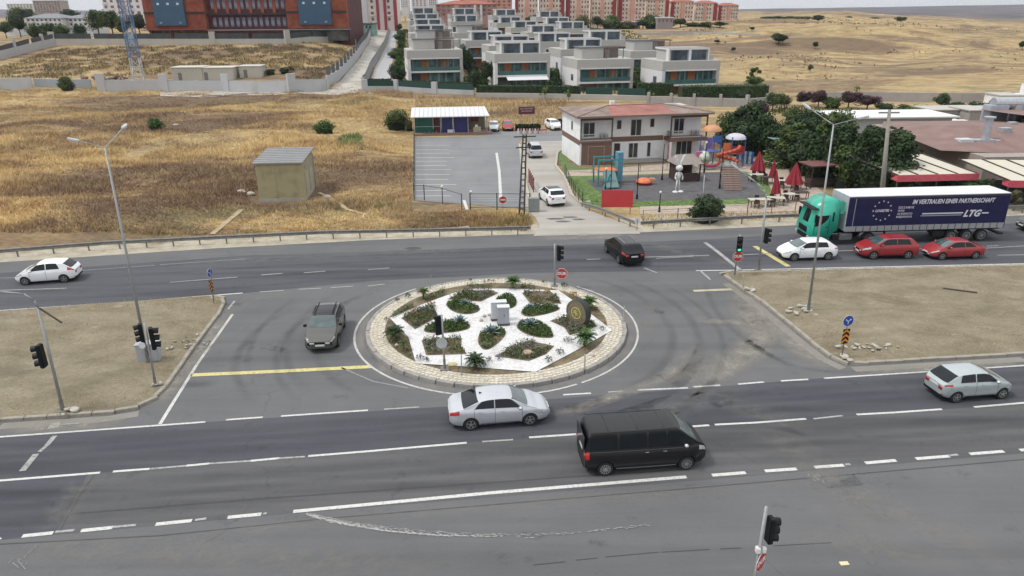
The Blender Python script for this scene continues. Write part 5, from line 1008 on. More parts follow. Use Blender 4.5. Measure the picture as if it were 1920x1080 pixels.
b = G(1650, 404, 0); tp = atY(1668, 206, b.y); t = pole_thing('utility_pole', 'thick pale concrete utility pole behind the truck trailer', 'utility pole', b, tp, .25, .13, mat=WOODP, foot=False)
MB().box(-.9,.9,-.06,.06,-.3,-.18).out('cross_arm', GALD, t, loc=tp-b); MB().box(-.1,.1,-.2,-.15,-1.4,-1.0).out('meter_plate', SWH, t, loc=(tp-b)*.2)
b = G(1315, 412, 0); tp = atY(1321, 328, b.y); pole_thing('lamp_post', 'thin grey post in front of the round dark bush', 'post', b, tp, .05, .04)
# ------------------------------------------------------------------ shed, car park, drive, kindergarten, playground
A11 = rad(9.5)
WALLW = pm('white_render', (.76,.77,.79), .85, var=.05, sc=1.2, dirt=((.42,.41,.39), .8, .3)); BRN = pm('brown_cladding', (.165,.105,.082), .8, var=.12, sc=3); WINF = pm('white_window_frame', (.66,.66,.65), .5, var=.03); WING = pm('dark_window_glass', (.035,.042,.05), .08, var=.4, sc=.7, coat=.3)
def window(parent, x0, x1, z0, z1, y, name='window', mull=1, fr=.07, gm=None, sill=False, dy=-1):
    """frame + pane set into/on a wall facing dy (-1 = local -y)"""
    h = MB(); f = fr
    h.box(x0, x1, min(y, y+dy*.06), max(y, y+dy*.06), z0, z0+f); h.box(x0, x1, min(y, y+dy*.06), max(y, y+dy*.06), z1-f, z1)
    xs = [x0] + [x0 + (x1-x0-f)*k/mull for k in range(1, mull)] + [x1-f]
    for x in xs: h.box(x, x+f, min(y, y+dy*.055), max(y, y+dy*.055), z0+f, z1-f)
    w = h.out(name, WINF, parent); o = MB().box(x0+f*.5, x1-f*.5, min(y+dy*.005, y+dy*.02), max(y+dy*.005, y+dy*.02), z0+f*.5, z1-f*.5).out('pane', gm or WING, w)
    return w
# transformer shed in the field
a = G(487, 380, 0); b = G(572, 378, 0); d = (b-a); rz = atan2(d.y, d.x); Ls = d.length
sh_ = thing('transformer_shed', 'windowless beige shed with ribbed grey roof standing in the dry field', 'shed', (a.x, a.y, .1), rz); BEI = pm('beige_shed_wall', (.35,.31,.185), .85, var=.08, sc=.7, dirt=((.19,.17,.10), .9, .65))
HW = 3.75; DP = 6.0
MB().box(0, Ls, 0, DP, .0, HW).out('wall', BEI, sh_, bevel=.02); MB().box(-.04, Ls+.04, -.04, DP+.04, -.3, .28).out('plinth', pm('shed_plinth', (.36,.35,.30), .9, var=.15), sh_)
rf = MB(); rf.add([(-.22,-.25,HW+.02),(Ls+.22,-.25,HW+.02),(Ls+.22,DP+.25,HW+.42),(-.22,DP+.25,HW+.42),(-.22,-.25,HW+.14),(Ls+.22,-.25,HW+.14),(Ls+.22,DP+.25,HW+.54),(-.22,DP+.25,HW+.54)], [(0,3,2,1),(4,5,6,7),(0,1,5,4),(1,2,6,5),(2,3,7,6),(3,0,4,7)]); roof = rf.out('roof', pm('grey_sheet_roof', (.20,.205,.21), .6, var=.12, sc=.9), sh_)
mr = MB().box(-.22, Ls+.22, -.05, .05, 0, .06).mesh('roof_rib'); mr.materials.append(pm('pale_roof_rib', (.38,.38,.375), .6))
for i in range(9): y = -.1 + i*(DP+.2)/8.5; link('roof_rib', mr, roof, (0, y, HW+.14 + (y+.25)/(DP+.5)*.4))
for x in (Ls*.42, ): MB().box(x, x+.03, -.008, -.002, .3, HW-.1).out('wall_joint', pm('shed_joint', (.25,.22,.14), .9), sh_)
for y, z0, z1, nm in ((1.2,.3,2.6,'door'),(3.4,.3,2.6,'door')): MB().box(Ls+.003, Ls+.05, y, y+1.6, z0, z1).out(nm, pm('shed_door', (.36,.34,.26), .6, var=.1), sh_)
MB().box(Ls+.003, Ls+.06, 1.4, 4.8, 2.9, 3.3).out('louvre', pm('louvre_grey', (.28,.28,.26), .6), sh_); MB().cyl((Ls+.12,5.4,0), (Ls+.12,5.4,HW), .05, .05, 8).out('drainpipe', GALV, sh_)
# car park
lot = [G(775,376), G(778,258), G(907,256), G(910,247), G(1063,246), G(1064,270), G(1000,268), G(975,262), G(974,285), G(985,340), G(988,392)]
sheet('car_park', lot, .03, A_LOT)
ds = [G(985,392),G(972,272),G(1000,266),G(1066,264),G(1062,276),G(1045,288),G(1042,312),G(1060,330),G(1075,368),G(1100,392),G(1140,410),G(1200,434),G(1200,439),G(1000,443),G(1012,425),G(1005,410)]
sheet('drive', ds, .034, A_DRIVE)
for i, v in enumerate([273,281,288,296,303,311,319,328,337,347,358,368]):
    w = [60,62,64,66,60,58,62,64,62,70,58,66][i]; ribbon('bay_line', [G(779, v), G(779+w*(1 if i % 3 else 1.1), v-.3)], .15, .040, PW)
for o in [o for o in C.objects if o.name.startswith('bay_line')]: tag(o, kind='structure')
tag(ribbon('bay_line', [G(931,287), G(936,320), G(939,372)], .32, .037, PW), kind='structure'); tag(ribbon('bay_line', [G(870,376), G(876,394)], .3, .037, PW), kind='structure'); 
GRE = pm('lawn_surface', (.075,.13,.03), .95, var=.25, sc=1.5, c2=(.12,.18,.055), bump=.03); LWN = pm('lawn_blade', (.085,.15,.035), .9, var=.3, sc=1.5, c2=(.14,.21,.06))
# dark wire fence round the car park
FEN = pm('dark_green_fence', (.03,.04,.035), .6); LAMPB = pm('white_ball_lamp', (.62,.62,.60), .3)
def wire_fence(label, P, h=1.5, step=2.6, z0=0.0, rails=2, m=None, pr=.04, group=None, name='wire_fence', top_only=False, mesh_n=0):
    P = [Vector((p[0], p[1], 0)) for p in P]; t = thing(name, label, 'fence', (P[0].x, P[0].y, z0), 0, group); o = P[0]; Q = [p - o for p in P]; mb = MB(); post = MB().box(-pr, pr, -pr, pr, -.1, h+.08).mesh('post'); post.materials.append(m or FEN)
    for a, b in zip(Q, Q[1:]):
        L_ = (b-a).length; k = max(1, round(L_/step)); za = ztf(*(a+o)[:2]) - z0; zb = ztf(*(b+o)[:2]) - z0
        for j in range(k + 1): q = a.lerp(b, j/k); link('post', post, t, (q.x, q.y, max(0, za+(zb-za)*j/k)*0 + ztf(q.x+o.x, q.y+o.y)-z0))
        for r in range(rails): zz = h*(1 - r*.85/max(1, rails-1)) if rails > 1 else h; mb.obox((a.x, a.y, za+zz), (b.x, b.y, zb+zz), .035, .04)
        for r in range(mesh_n): zz = h*(r+.5)/mesh_n; mb.obox((a.x, a.y, za+zz), (b.x, b.y, zb+zz), .012, .012)
    mb.out('rails', m or FEN, t); return t
wire_fence('dark wire fence on the left side of the car park', [G(777,374),G(777,330),G(777,290),G(777,258)], 1.6, 3.2, mesh_n=6); wire_fence('dark wire fence stubs along the front of the car park', [G(777,376),G(796,376),G(830,382),G(866,394)], 1.55, 2.6, rails=1); wire_fence('dark wire fence with heavy top rail right of the front gap', [G(882,394),G(932,394),G(975,394),G(993,394)], 1.6, 2.8, mesh_n=7, pr=.05)
for i, (u, v) in enumerate([(830,382),(884,393)]): p = G(u, v); tag(MB().dome((0,0,0), .14, 10, 4, full=True).out('ball_lamp', LAMPB, None, loc=(p.x, p.y, 1.74)), ['white ball lamp on the front fence post left of the gap','white ball lamp on the fence post right of the gap'][i], 'lamp')
p = G(943, 394); t = thing('no_entry_sign', 'round red no entry sign on the front fence of the car park', 'road sign', (p.x, p.y-.15, 0), rad(5)); MB().cyl((0,.03,0),(0,.03,1.3),.025,.025,8).out('post', GALV, t); MB().cyl((0,-.01,1.05),(0,.0,1.05),.34,.34,20).out('red_disc', SRED, t); MB().box(-.24,.24,-.022,-.012,.98,1.12).out('white_bar', SWH, t)
# canopy shelter
a = G(776, 254, 0); t = thing('shelter', 'white ribbed roof shelter with green and navy panels at the back of the car park', 'shelter', (a.x, a.y, .03), A11*.55); Wc = 11.9
MB().box(0, Wc+.2, -.8, 4.6, .0, .28).out('base_slab', pm('red_brown_slab', (.22,.15,.13), .9, var=.15), t)
mb = MB(); mb.add([(-.3,-.9,2.75),(Wc-.2,-.9,2.75),(Wc-.6,4.6,3.5),(-.3,4.6,3.5),(-.3,-.9,2.87),(Wc-.2,-.9,2.87),(Wc-.6,4.6,3.62),(-.3,4.6,3.62)], [(0,3,2,1),(4,5,6,7),(0,1,5,4),(1,2,6,5),(2,3,7,6),(3,0,4,7)]); rf = mb.out('roof', pm('white_sheet_roof', (.60,.61,.62), .6, var=.05), t)
rb = MB().add([(-.04,-.92,2.88),(.04,-.92,2.88),(.04,4.6,3.63),(-.04,4.6,3.63),(-.04,-.92,2.92),(.04,-.92,2.92),(.04,4.6,3.67),(-.04,4.6,3.67)], [(0,3,2,1),(4,5,6,7),(0,1,5,4),(1,2,6,5),(2,3,7,6),(3,0,4,7)]).mesh('roof_rib'); rb.materials.append(pm('roof_rib_white', (.48,.49,.50), .6))
for i in range(17): link('roof_rib', rb, rf, (.3+i*.66, 0, 0))
for x0, x1, m in ((.2,3.0,'green'),(3.05,4.3,'red'),(4.35,6.0,'navy'),(6.05,8.3,'navy')):
    MB().box(x0, x1, .5 if m != 'red' else 1.0, .56 if m != 'red' else 1.06, .28, 2.6).out('side_panel', pm('shelter_%s' % m, {'green': (.01,.09,.07), 'navy': (.025,.03,.14), 'red': (.09,.03,.05)}[m], .6, var=.15, sc=1.5), t)
pl = MB().box(-.06,.06,-.06,.06,.28,2.78).mesh('column'); pl.materials.append(GALV)
for x in (.05, 4.15, 6.15, 8.4, 11.3): link('column', pl, t, (x, -.1, 0))
MB().box(.2, 4.1, -.13, -.08, 1.25, 1.33).out('railing', GALV, t); MB().box(8.4, 11.2, 3.6, 3.7, .28, 2.7).out('back_wall', pm('shaded_beige_wall', (.20,.18,.14), .9, var=.2), t)
MB().box(9.2,10.4,.2,1.0,.28,1.0).out('counter', pm('cream_counter', (.38,.35,.25), .8, var=.1), t); MB().box(9.5,9.9,.3,.7,1.0,1.35).out('white_box', WINF, t); MB().box(5.2,6.3,.0,.5,.28,.7).out('white_bench', WINF, t); MB().box(9.0,10.2,3.5,3.59,1.4,2.4).out('red_notice', pm('dull_red', (.16,.03,.03), .7), t)
# sign board and hedge behind the car park
p = G(988, 240, 0); t = thing('sign_board', 'dark maroon sign board with two rows of pale lettering behind the car park', 'sign board', (p.x, p.y+1.6, 0), A11); MB().box(-1.35,1.35,0,.08,2.0,3.2).out('board', pm('maroon_board', (.10,.025,.035), .6, var=.1), t)
for x in (-1.0, 1.0): MB().cyl((x,.12,0),(x,.12,2.1),.05,.05,8).out('leg', GALV, t)
faux_rows(t, [(-1.1,1.1,2.78,.22),(-.9,.9,2.4,.2)], -.012, pm('pale_pink_letters', (.5,.40,.42), .6))
hp = [G(966,246),G(1014,246)]; d = (hp[1]-hp[0]); MBh = thing('low_hedge', 'low dark green hedge between the red car and the white parked car', 'hedge', (hp[0].x, hp[0].y+.5, 0), atan2(d.y, d.x)); n = 900; L_ = d.length
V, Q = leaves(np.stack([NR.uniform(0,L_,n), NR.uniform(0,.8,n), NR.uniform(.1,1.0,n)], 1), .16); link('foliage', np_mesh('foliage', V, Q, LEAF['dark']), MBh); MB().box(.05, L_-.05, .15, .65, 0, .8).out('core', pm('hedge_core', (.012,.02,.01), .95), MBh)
for i in range(9):
    p = G(972+i*5.3, 251); tag(MB().cyl((0,0,0),(0,0,.75),.13,.13,8).out('bollard', [SWH, pm('pink_bollard', (.42,.22,.2), .7)][i % 2], None, loc=(p.x,p.y,.03)), 'bollard %s in the row before the low hedge' % ['nearest the red car','second from the red car','third from the red car','fourth from the red car','at the middle','fourth from the white car','third from the white car','second from the white car','nearest the white car'][i], 'bollard', 'pink and white bollards before the hedge')
p = G(1019,251); t = thing('barrier', 'small red and white barrier stand beside the white parked car', 'barrier', (p.x,p.y,.03), .2); [MB().box(-.5,.5,-.03,.03,z,z+.15).out('board', m, t) for z, m in ((.5,SRED),(.75,SWH))]; [MB().box(x,x+.06,-.04,.04,0,1.0).out('leg', SRED, t) for x in (-.45,.4)]
# drive edging, barrier, box
for nm, P in (('drive_kerb', [G(974,272),G(979,300),G(986,345),G(996,390)]), ('drive_kerb', [G(1061,276),G(1045,288),G(1042,312),G(1058,332),G(1073,368),G(1098,390)])): kerb_run(nm, P, w=.28, h=.22, m=pm('cream_kerb', (.42,.39,.32), .9, var=.12))
p = G(996,352); t = thing('lifting_barrier', 'rust red barrier frame beside the pale drive', 'barrier', (p.x,p.y,0), rad(95)); [MB().box(x,x+.12,-.05,.05,0,1.6).out('post', pm('rust_red', (.18,.05,.045), .7), t) for x in (-2.2,-1.1,0,1.1,2.2)]; MB().box(-2.2,2.3,-.06,.06,1.3,1.45).out('rail', pm('rust_red', (.18,.05,.045), .7), t); MB().box(-2.2,2.3,-.06,.06,.5,.62).out('rail', pm('rust_red', (.18,.05,.045), .7), t)
p = G(1001,397); t = thing('utility_box', 'grey green utility box at the lower end of the pale drive', 'utility box', (p.x,p.y,0), .1); MB().box(-.5,.5,-.3,.3,.08,1.35).out('housing', pm('greenish_grey_box', (.20,.225,.22), .7, var=.12), t, bevel=.02); MB().box(-.45,.45,-.25,.25,-.05,.08).out('plinth', CONC, t); MB().box(-.42,.42,-.32,-.305,.15,1.28).out('door', pm('greenish_grey_door', (.23,.25,.245), .7), t)
# potholes on the drive mouth
for u, v, a_, b_ in ((1042,411,.9,.35),(1068,408,.7,.3),(1056,416,.7,.3),(1085,412,.6,.3)): tag(MB().flat(blob(G(u, v), a_, b_, 14, .039)).out('tar_patch', pm('dark_grey_patch', (.10,.10,.11), .9, var=.3, sc=3), None), kind='structure')

# playground ground layers
def poly_px(pts): return [G(u, v) for u, v in pts]
sheet('lawn', poly_px([(1043,290),(1060,283),(1068,308),(1095,316),(1395,300),(1440,345),(1452,368),(1380,386),(1330,386),(1176,388),(1125,389),(1095,385),(1062,332)]), .03, GRE)
PINK = pm('pinkish_paving', (.34,.27,.225), .9, var=.1, sc=2, c2=(.42,.35,.29)); 
sheet('paved_path', poly_px([(1062,320),(1100,319),(1300,304),(1392,303),(1410,300),(1432,318),(1440,332),(1395,322),(1300,324),(1160,329),(1062,331)]), .036, PINK)
sheet('paved_terrace', poly_px([(1400,298),(1470,305),(1500,330),(1560,372),(1585,380),(1560,392),(1500,396),(1420,400),(1200,402),(1200,388),(1380,384),(1462,380),(1440,345)]), .036, PINK)
RUB = pm('dark_rubber_surface', (.070,.070,.078), .9, var=.15, sc=1.5, c2=(.095,.092,.10), dirt=((.14,.13,.12), .7, .4)); sheet('rubber_playground_surface', poly_px([(1098,338),(1150,332),(1390,322),(1405,330),(1440,372),(1330,375),(1175,378),(1142,376)]), .044, RUB)
stubble('lawn_grass', poly_px([(1176,379),(1330,377),(1380,384),(1330,386),(1176,388)]), 40, .10, .06, LWN, lambda x, y: 0*x+.03); stubble('lawn_grass', poly_px([(1062,335),(1086,337),(1130,377),(1172,380),(1172,388),(1095,385)]), 40, .10, .06, LWN, lambda x, y: 0*x+.03)
stubble('dry_grass_verge', poly_px([(1200,404),(1300,400),(1500,396),(1500,411),(1300,419),(1205,426)]), 30, .3, .07, STB, lambda x, y: 0*x+.0)
# kindergarten
kb = G(1086, 311, 0); K = thing('kindergarten_building', 'two storey white and brown building with reddish hipped roof beside the playground', 'building', (kb.x, kb.y, 0), rad(10.5))
W_ = 16.4; Dk = 8.6; Hk = 5.75; z2 = 2.95
def bx(nm, m, *a, par=K, **k): return MB().box(*a).out(nm, m, par, **k)
bx('wall', WALLW, 0.0, W_, 1.8, Dk, 0, Hk); bx('bay_wall', WALLW, 0, .22, 0, 1.795, 0, Hk); bx('bay_wall', WALLW, .003, .221, -.0, 1.79, 0, .01)
bx('brown_band', BRN, -.02, -.002, .0, Dk, 2.45, 3.1); bx('brown_band', BRN, 4.1, 11.4, 1.76, 1.797, 2.45, 3.05)
bx('bay_front', BRN, .23, 4.1, .02, 1.79, 0, 2.7); sq = MB(); [sq.box(*b_) for b_ in ((1.05,3.15,-.03,.017,2.25,2.33),(1.05,1.12,-.03,.017,.2,2.25),(3.08,3.15,-.03,.017,.2,2.25))]; sq.out('pale_outline', pm('pale_brown_trim', (.36,.28,.24), .8), K)
bx('balcony', BRN, -.05, 4.15, -.12, 1.79, 2.72, 3.0); bx('balcony', BRN, 11.5, W_+.05, -.12, 1.79, 2.5, 2.95)
for x0, x1 in ((0,4.1),(11.55,W_)):
    mb = MB(); mb.box(x0,x1,-.10,-.06,3.75,3.82); mb.box(x0,x1,-.10,-.07,3.0,3.08); [mb.box(x,x+.03,-.095,-.07,3.08,3.75) for x in np.arange(x0,x1,.22)]; mb.out('balcony_railing', pm('pale_railing', (.50,.48,.45), .6), K)
for x in (.02, 3.95, 11.55, W_-.15): bx('column', pm('dark_brown_column', (.075,.055,.045), .7), x, x+.15, -.1, .05, 3.0, Hk)
for x in (11.6, W_-.2): bx('column', WALLW, x, x+.2, -.1, .1, 0, 2.5)
bx('eave_beam', pm('dark_brown_column', (.075,.055,.045), .7), 0, 4.1, -.12, .05, Hk-.32, Hk); bx('eave_beam', pm('dark_brown_column', (.075,.055,.045), .7), 11.55, W_, -.12, .05, Hk-.32, Hk)
for x0, x1, z0, z1, mu in ((.9,2.4,3.15,4.95,2),(5.15,5.85,3.95,5.15,1),(7.0,8.45,3.1,5.15,2),(9.5,10.15,4.05,5.2,1),(12.7,14.1,3.15,5.1,2),(6.85,8.15,.35,2.25,2),(9.3,9.85,.4,2.25,1),(13.2,15.4,.2,2.3,3)): window(K, x0, x1, z0, z1, 1.795, mull=mu)
bx('door', pm('dark_door', (.03,.028,.03), .5), 5.0, 5.75, 1.75, 1.79, .1, 2.25)
for y in (3.2, ): mb = MB().box(-.05,-.003,y,y+.75,3.8,5.0).out('side_window', WINF, K); MB().box(-.06,-.051,y+.08,y+.67,3.88,4.92).out('pane', WING, mb)
for x in (3.0, 3.55, 15.0, 15.6, 11.9): bx('air_conditioner', pm('ac_grey', (.30,.30,.29), .6, var=.15), x, x+.42, 1.3, 1.7, 3.05, 3.6)
bx('step', CONC, 4.3, 11.2, .9, 1.79, 0, .22); bx('step', CONC, 4.3, 11.2, .3, .898, 0, .10)
ROOFR = pm('reddish_roof_sheet', (.25,.095,.075), .8, var=.2, sc=.6, c2=(.30,.13,.105), dirt=((.19,.135,.115), .3, .9)); ROOFB = pm('greyish_brown_roof_sheet', (.17,.125,.108), .8, var=.2, sc=.5, c2=(.25,.19,.165)); FASC = pm('brown_fascia', (.20,.145,.12), .8, var=.1)
o_ = .55; zr = Hk + .78
mb = MB(); mb.add([(-o_,-o_,Hk),(W_+o_,-o_,Hk),(W_+o_,Dk+o_,Hk),(-o_,Dk+o_,Hk),(-o_,-o_,Hk+.22),(W_+o_,-o_,Hk+.22),(W_+o_,Dk+o_,Hk+.22),(-o_,Dk+o_,Hk+.22)], [(0,3,2,1),(0,1,5,4),(1,2,6,5),(2,3,7,6),(3,0,4,7),(4,5,6,7)]); mb.out('fascia', FASC, K)
mb = MB(); mb.add([(-o_,-o_,Hk+.224),(3.6,-o_,Hk+.224),(4.9,4.8,zr),(-o_,Dk+o_,Hk+.224)], [(0,1,2),(0,2,3)]); mb.out('roof_end', ROOFB, K); mb = MB(); mb.add([(12.0,-o_,Hk+.224),(W_+o_,-o_,Hk+.224),(W_+o_,Dk+o_,Hk+.224),(12.2,4.8,zr)], [(0,1,3),(1,2,3)]); mb.out('roof_end', ROOFB, K)
mb = MB(); mb.add([(3.6,-o_,Hk+.224),(12.0,-o_,Hk+.224),(12.2,4.8,zr),(4.9,4.8,zr),(W_+o_,Dk+o_,Hk+.224),(-o_,Dk+o_,Hk+.224)], [(0,1,2,3),(3,2,4,5)]); mb.out('roof', ROOFR, K)
mb = MB(); [mb.obox(a, b, .14, .08) for a, b in (((-o_,-o_,Hk+.26),(4.9,4.8,zr+.04)),((W_+o_,-o_,Hk+.26),(12.2,4.8,zr+.04)),((4.9,4.8,zr+.04),(12.2,4.8,zr+.04)))]; mb.out('ridge_cap', ROOFB, K)
MB().box(5.5,6.1,5.5,6.0,zr-.2,zr+.45).out('chimney', WALLW, K); MB().box(13.4,16.0,5.6,8.0,Hk+.36,Hk+.44).out('roof_patch', pm('pale_roof_patch', (.45,.41,.38), .8, var=.15), K)
# tiny bits at the porch
for i, (x, w, m, lb) in enumerate([(11.45,.32,'pink','pink standing banner by the right porch'),(16.75,.7,'pink2','pink play kiosk at the right corner of the white building')]):
    o = K.matrix_basis if False else None; p = Vector((kb.x, kb.y, 0)) + Matrix.Rotation(rad(10.5), 3, 'Z') @ Vector((x, .1, 0)); t = thing('banner', lb, 'banner', p, rad(10.5)); MB().box(0,w,0,.08,.3,2.1).out('cloth', pm('pink_cloth', (.45,.16,.22), .8, var=.3, sc=4), t); MB().cyl((w/2,.1,0),(w/2,.1,2.2),.02,.02,6).out('pole', GALV, t)
# playground things
TEAL = pm('teal_play_paint', (.05,.26,.28), .6, var=.15); CBL = pm('blue_play_paint', (.05,.12,.40), .6); ORA = pm('orange_play_plastic', (.60,.17,.06), .5, var=.1); REDP = pm('red_play_plastic', (.34,.03,.035), .5); WHP = pm('white_play_plastic', (.60,.60,.60), .5); DKW = pm('dark_brown_wood', (.055,.035,.03), .8, var=.3)
p = G(1138, 346); t = thing('play_tower', 'teal framed play tower with orange deck at the left of the playground', 'play tower', (p.x,p.y,0), rad(10))
for x in (-1.2, 1.0):
    for y in (-.6, 1.2): MB().box(x-.07,x+.07,y-.07,y+.07,0,2.9).out('post', TEAL, t)
MB().box(-1.2,1.0,-.6,1.2,1.55,1.66).out('deck', ORA, t); MB().box(-1.3,1.1,-.7,-.6,2.72,2.9).out('top_beam', TEAL, t); MB().box(-1.3,1.1,1.2,1.3,2.72,2.9).out('top_beam', TEAL, t); MB().xprism([(-1.0,0),(-.8,0),(-.1,1.6),(-.3,1.6)], -1.9, -1.6).out('slide_rail', TEAL, t)
mb = MB(); mb.add([(-.8,-2.4,.15),(.6,-2.4,.15),(.6,-.62,1.6),(-.8,-.62,1.6),(-.8,-2.4,.25),(.6,-2.4,.25),(.6,-.62,1.7),(-.8,-.62,1.7)], [(0,3,2,1),(4,5,6,7),(0,1,5,4),(1,2,6,5),(2,3,7,6),(3,0,4,7)]); mb.out('slide', pm('grey_teal_slide', (.12,.20,.20), .5), t)
MB().box(1.2,1.8,.2,1.2,.2,3.4).out('blue_panel', pm('faded_blue_panel', (.10,.25,.36), .6, var=.3, sc=5), t)
p = G(1207, 346); t = thing('play_dome', 'orange dome shaped crawl toy on the dark rubber surface', 'play toy', (p.x,p.y,.045), 0); MB().dome((0,0,.25), .85, 16, 5, .55).out('dome', ORA, t, smooth=True); MB().cyl((0,0,0),(0,0,.27),.75,.9,16).out('skirt', REDP, t); MB().xprism([(.6,.3),(1.3,.35),(1.25,.6),(.6,.7)], -.25, .25).out('snout', pm('salmon_plastic', (.55,.28,.18), .5), t, bevel=.05)
# playhouse
p = G(1290, 341); t = thing('playhouse', 'small dark brown playhouse with grey pitched roof', 'playhouse', (p.x,p.y,.045), rad(10))
for x in (-1.3,1.3):
    for y in (0,2.2): MB().box(x-.06,x+.06,y-.06,y+.06,0,2.0).out('post', DKW, t)
MB().box(-1.25,1.25,-.02,.04,.0,.95).out('front_wall', DKW, t); MB().box(-1.25,1.25,2.15,2.2,.0,2.0).out('back_wall', DKW, t); MB().box(-1.3,-1.24,0,2.2,0,1.9).out('side_wall', DKW, t)
mb = MB(); mb.add([(-1.7,-.35,1.95),(1.5,-.35,1.95),(.9,1.1,2.85),(-1.1,1.1,2.85),(1.5,2.5,1.95),(-1.7,2.5,1.95)], [(0,1,2,3),(3,2,4,5),(0,3,5),(1,4,2)]); mb.out('roof', pm('grey_shingle_roof', (.25,.22,.20), .9, var=.12), t); MB().box(.4,.95,-.1,.3,1.0,1.6).out('cream_sack', pm('cream_sack', (.48,.46,.36), .8), t, bevel=.1); MB().box(1.0,1.1,-.12,-.04,.9,1.9).out('white_board', WHP, t)
# plain white rabbit figure
p = G(1270, 360); t = thing('rabbit_figure', 'plain white standing rabbit figure with tall ears on the rubber surface', 'statue', (p.x,p.y,.045), rad(15))
for s in (-1,1): MB().dome((s*.32,-.12,.0), .30, 12, 4, .5).out('foot', WHP, t, smooth=True); MB().cyl((s*.22,0,.12),(s*.10,0,1.25),.06,.09,10).out('leg', WHP, t, smooth=True); MB().tube([(s*.22,0,2.0),(s*.42,-.08,1.6),(s*.34,-.2,1.25)],[.09,.08,.09],8).out('arm', WHP, t, smooth=True)
MB().dome((0,0,1.65), .22, 14, 6, 2.2, True).out('torso', WHP, t, smooth=True); MB().dome((0,-.03,2.5), .36, 14, 6, .95, True).out('head', WHP, t, smooth=True)
for s in (-1,1): mb = MB(); mb.dome((0,0,0), .20, 10, 5, 3.3, True); o = mb.out('ear', WHP, t, smooth=True, loc=(s*.34,0,3.25)); o.rotation_euler = (0, s*.38, 0); o.scale.y = .5
# climbing wall
p0 = G(1357, 358); p1 = G(1392, 358); d = (p1-p0); t = thing('climbing_wall', 'sloping brown wooden climbing wall with stepped planks', 'climbing wall', p0, atan2(d.y,d.x)); L_ = d.length; sl = rad(62)
pk = MB().box(0, L_, -.05, .03, -.115, .115).mesh('plank'); pk.materials.append(pm('greyish_brown_plank', (.20,.14,.12), .85, var=.2, sc=4)); pk2 = MB().box(.1, L_-.1, -.09, -.051, -.03, .03).mesh('batten'); pk2.materials.append(pm('pale_batten', (.32,.25,.21), .85))
for i in range(11):
    z = .12+i*.245; o = link('plank', pk, t, (-.35*z/2.7, z*cos(sl)*1.0, z*sin(sl)+.04)); o.rotation_euler = (-(pi/2-sl),0,0); o = link('batten', pk2, t, (-.35*z/2.7, z*cos(sl), z*sin(sl)+.04)); o.rotation_euler = (-(pi/2-sl),0,0)
for x in (.1, L_-.2): MB().obox((x, 2.2, 0), (x-.3, 1.3, 2.35), .1, .1).out('strut', DKW, t)
# big colourful play structure
p = G(1345, 312); t = thing('play_structure', 'large colourful climbing structure with orange and white domed roofs', 'play structure', (p.x,p.y,0), rad(10)); ppt = MB().cyl((0,0,0),(0,0,3.6),.07,.07,8).mesh('post'); ppt.materials.append(CBL)
for x, y in ((-1.6,0),(.2,0),(-1.6,1.8),(.2,1.8),(1.2,-.8),(2.9,-.8),(1.2,.9),(2.9,.9)): link('post', ppt, t, (x,y,0))
MB().dome((-.7,.9,4.2), 1.15, 14, 4, .6).out('orange_roof', pm('pale_orange_roof', (.50,.24,.12), .6), t, smooth=True); MB().dome((2.05,0,3.3), 1.25, 14, 4, .5).out('white_roof', pm('lilac_white_roof', (.50,.48,.54), .6), t, smooth=True)
MB().box(-1.6,.2,0,1.8,1.7,1.8).out('deck', CBL, t); MB().box(1.2,2.9,-.8,.9,1.5,1.6).out('deck', REDP, t); MB().box(-1.65,-1.0,-.06,.0,2.3,3.5).out('panel', pm('violet_panel', (.16,.12,.36), .6, var=.3, sc=5), t); MB().box(-.95,.25,-.06,0,2.9,3.7).out('panel', CBL, t); MB().box(1.2,2.9,-.86,-.8,1.7,2.5).out('panel', REDP, t)
MB().box(.25,1.15,-.7,-.6,1.6,2.9).out('panel', ORA, t)
mb = MB(); mb.tube([(.6+1.3*cos(a), -1.4-1.3*sin(a)*.5, 2.6-1.9*a/(2*pi)) for a in np.linspace(0,2*pi,14)], .22, 10); mb.out('spiral_slide', pm('red_orange_slide', (.46,.07,.04), .45, var=.1), t, smooth=True)
MB().dome((-2.3,-.9,1.3), .85, 14, 5, 1, True).out('green_ball', pm('green_play_plastic', (.05,.26,.12), .5, var=.4, sc=3, c2=(.5,.5,.45)), t, smooth=True); MB().box(-3.4,-2.6,-1.2,-.9,.9,2.1).out('pink_panel', pm('pink_play_plastic', (.48,.16,.26), .6, var=.3, sc=6), t); mb = MB(); mb.tube([(-3.1,-1.6,.95),(-2.2,-2.0,.55),(-1.2,-2.0,.55),(-.5,-1.7,.95)], .16, 8); mb.out('red_rail', REDP, t)
MB().box(-3.2,1.6,-1.7,-1.6,.12,.75).out('low_wall', pm('turquoise_white_wall', (.12,.36,.42), .6, var=.5, sc=1.5, c2=(.55,.6,.62)), t)
# striped mural fence
P = [G(1381,307),G(1414,310)]; d = P[1]-P[0]; t = thing('painted_fence', 'low fence with blue and turquoise painted boards beside the play structure', 'fence', (P[0].x,P[0].y+.3,0), atan2(d.y,d.x)+rad(-8)); w = d.length/7
for k in range(7): MB().box(k*w+.02,(k+1)*w-.02,0,.06,.1,1.6).out('board', [CBL, pm('pale_turquoise_board', (.20,.48,.50), .6, var=.3, sc=4, c2=(.5,.62,.62))][k % 2], t)
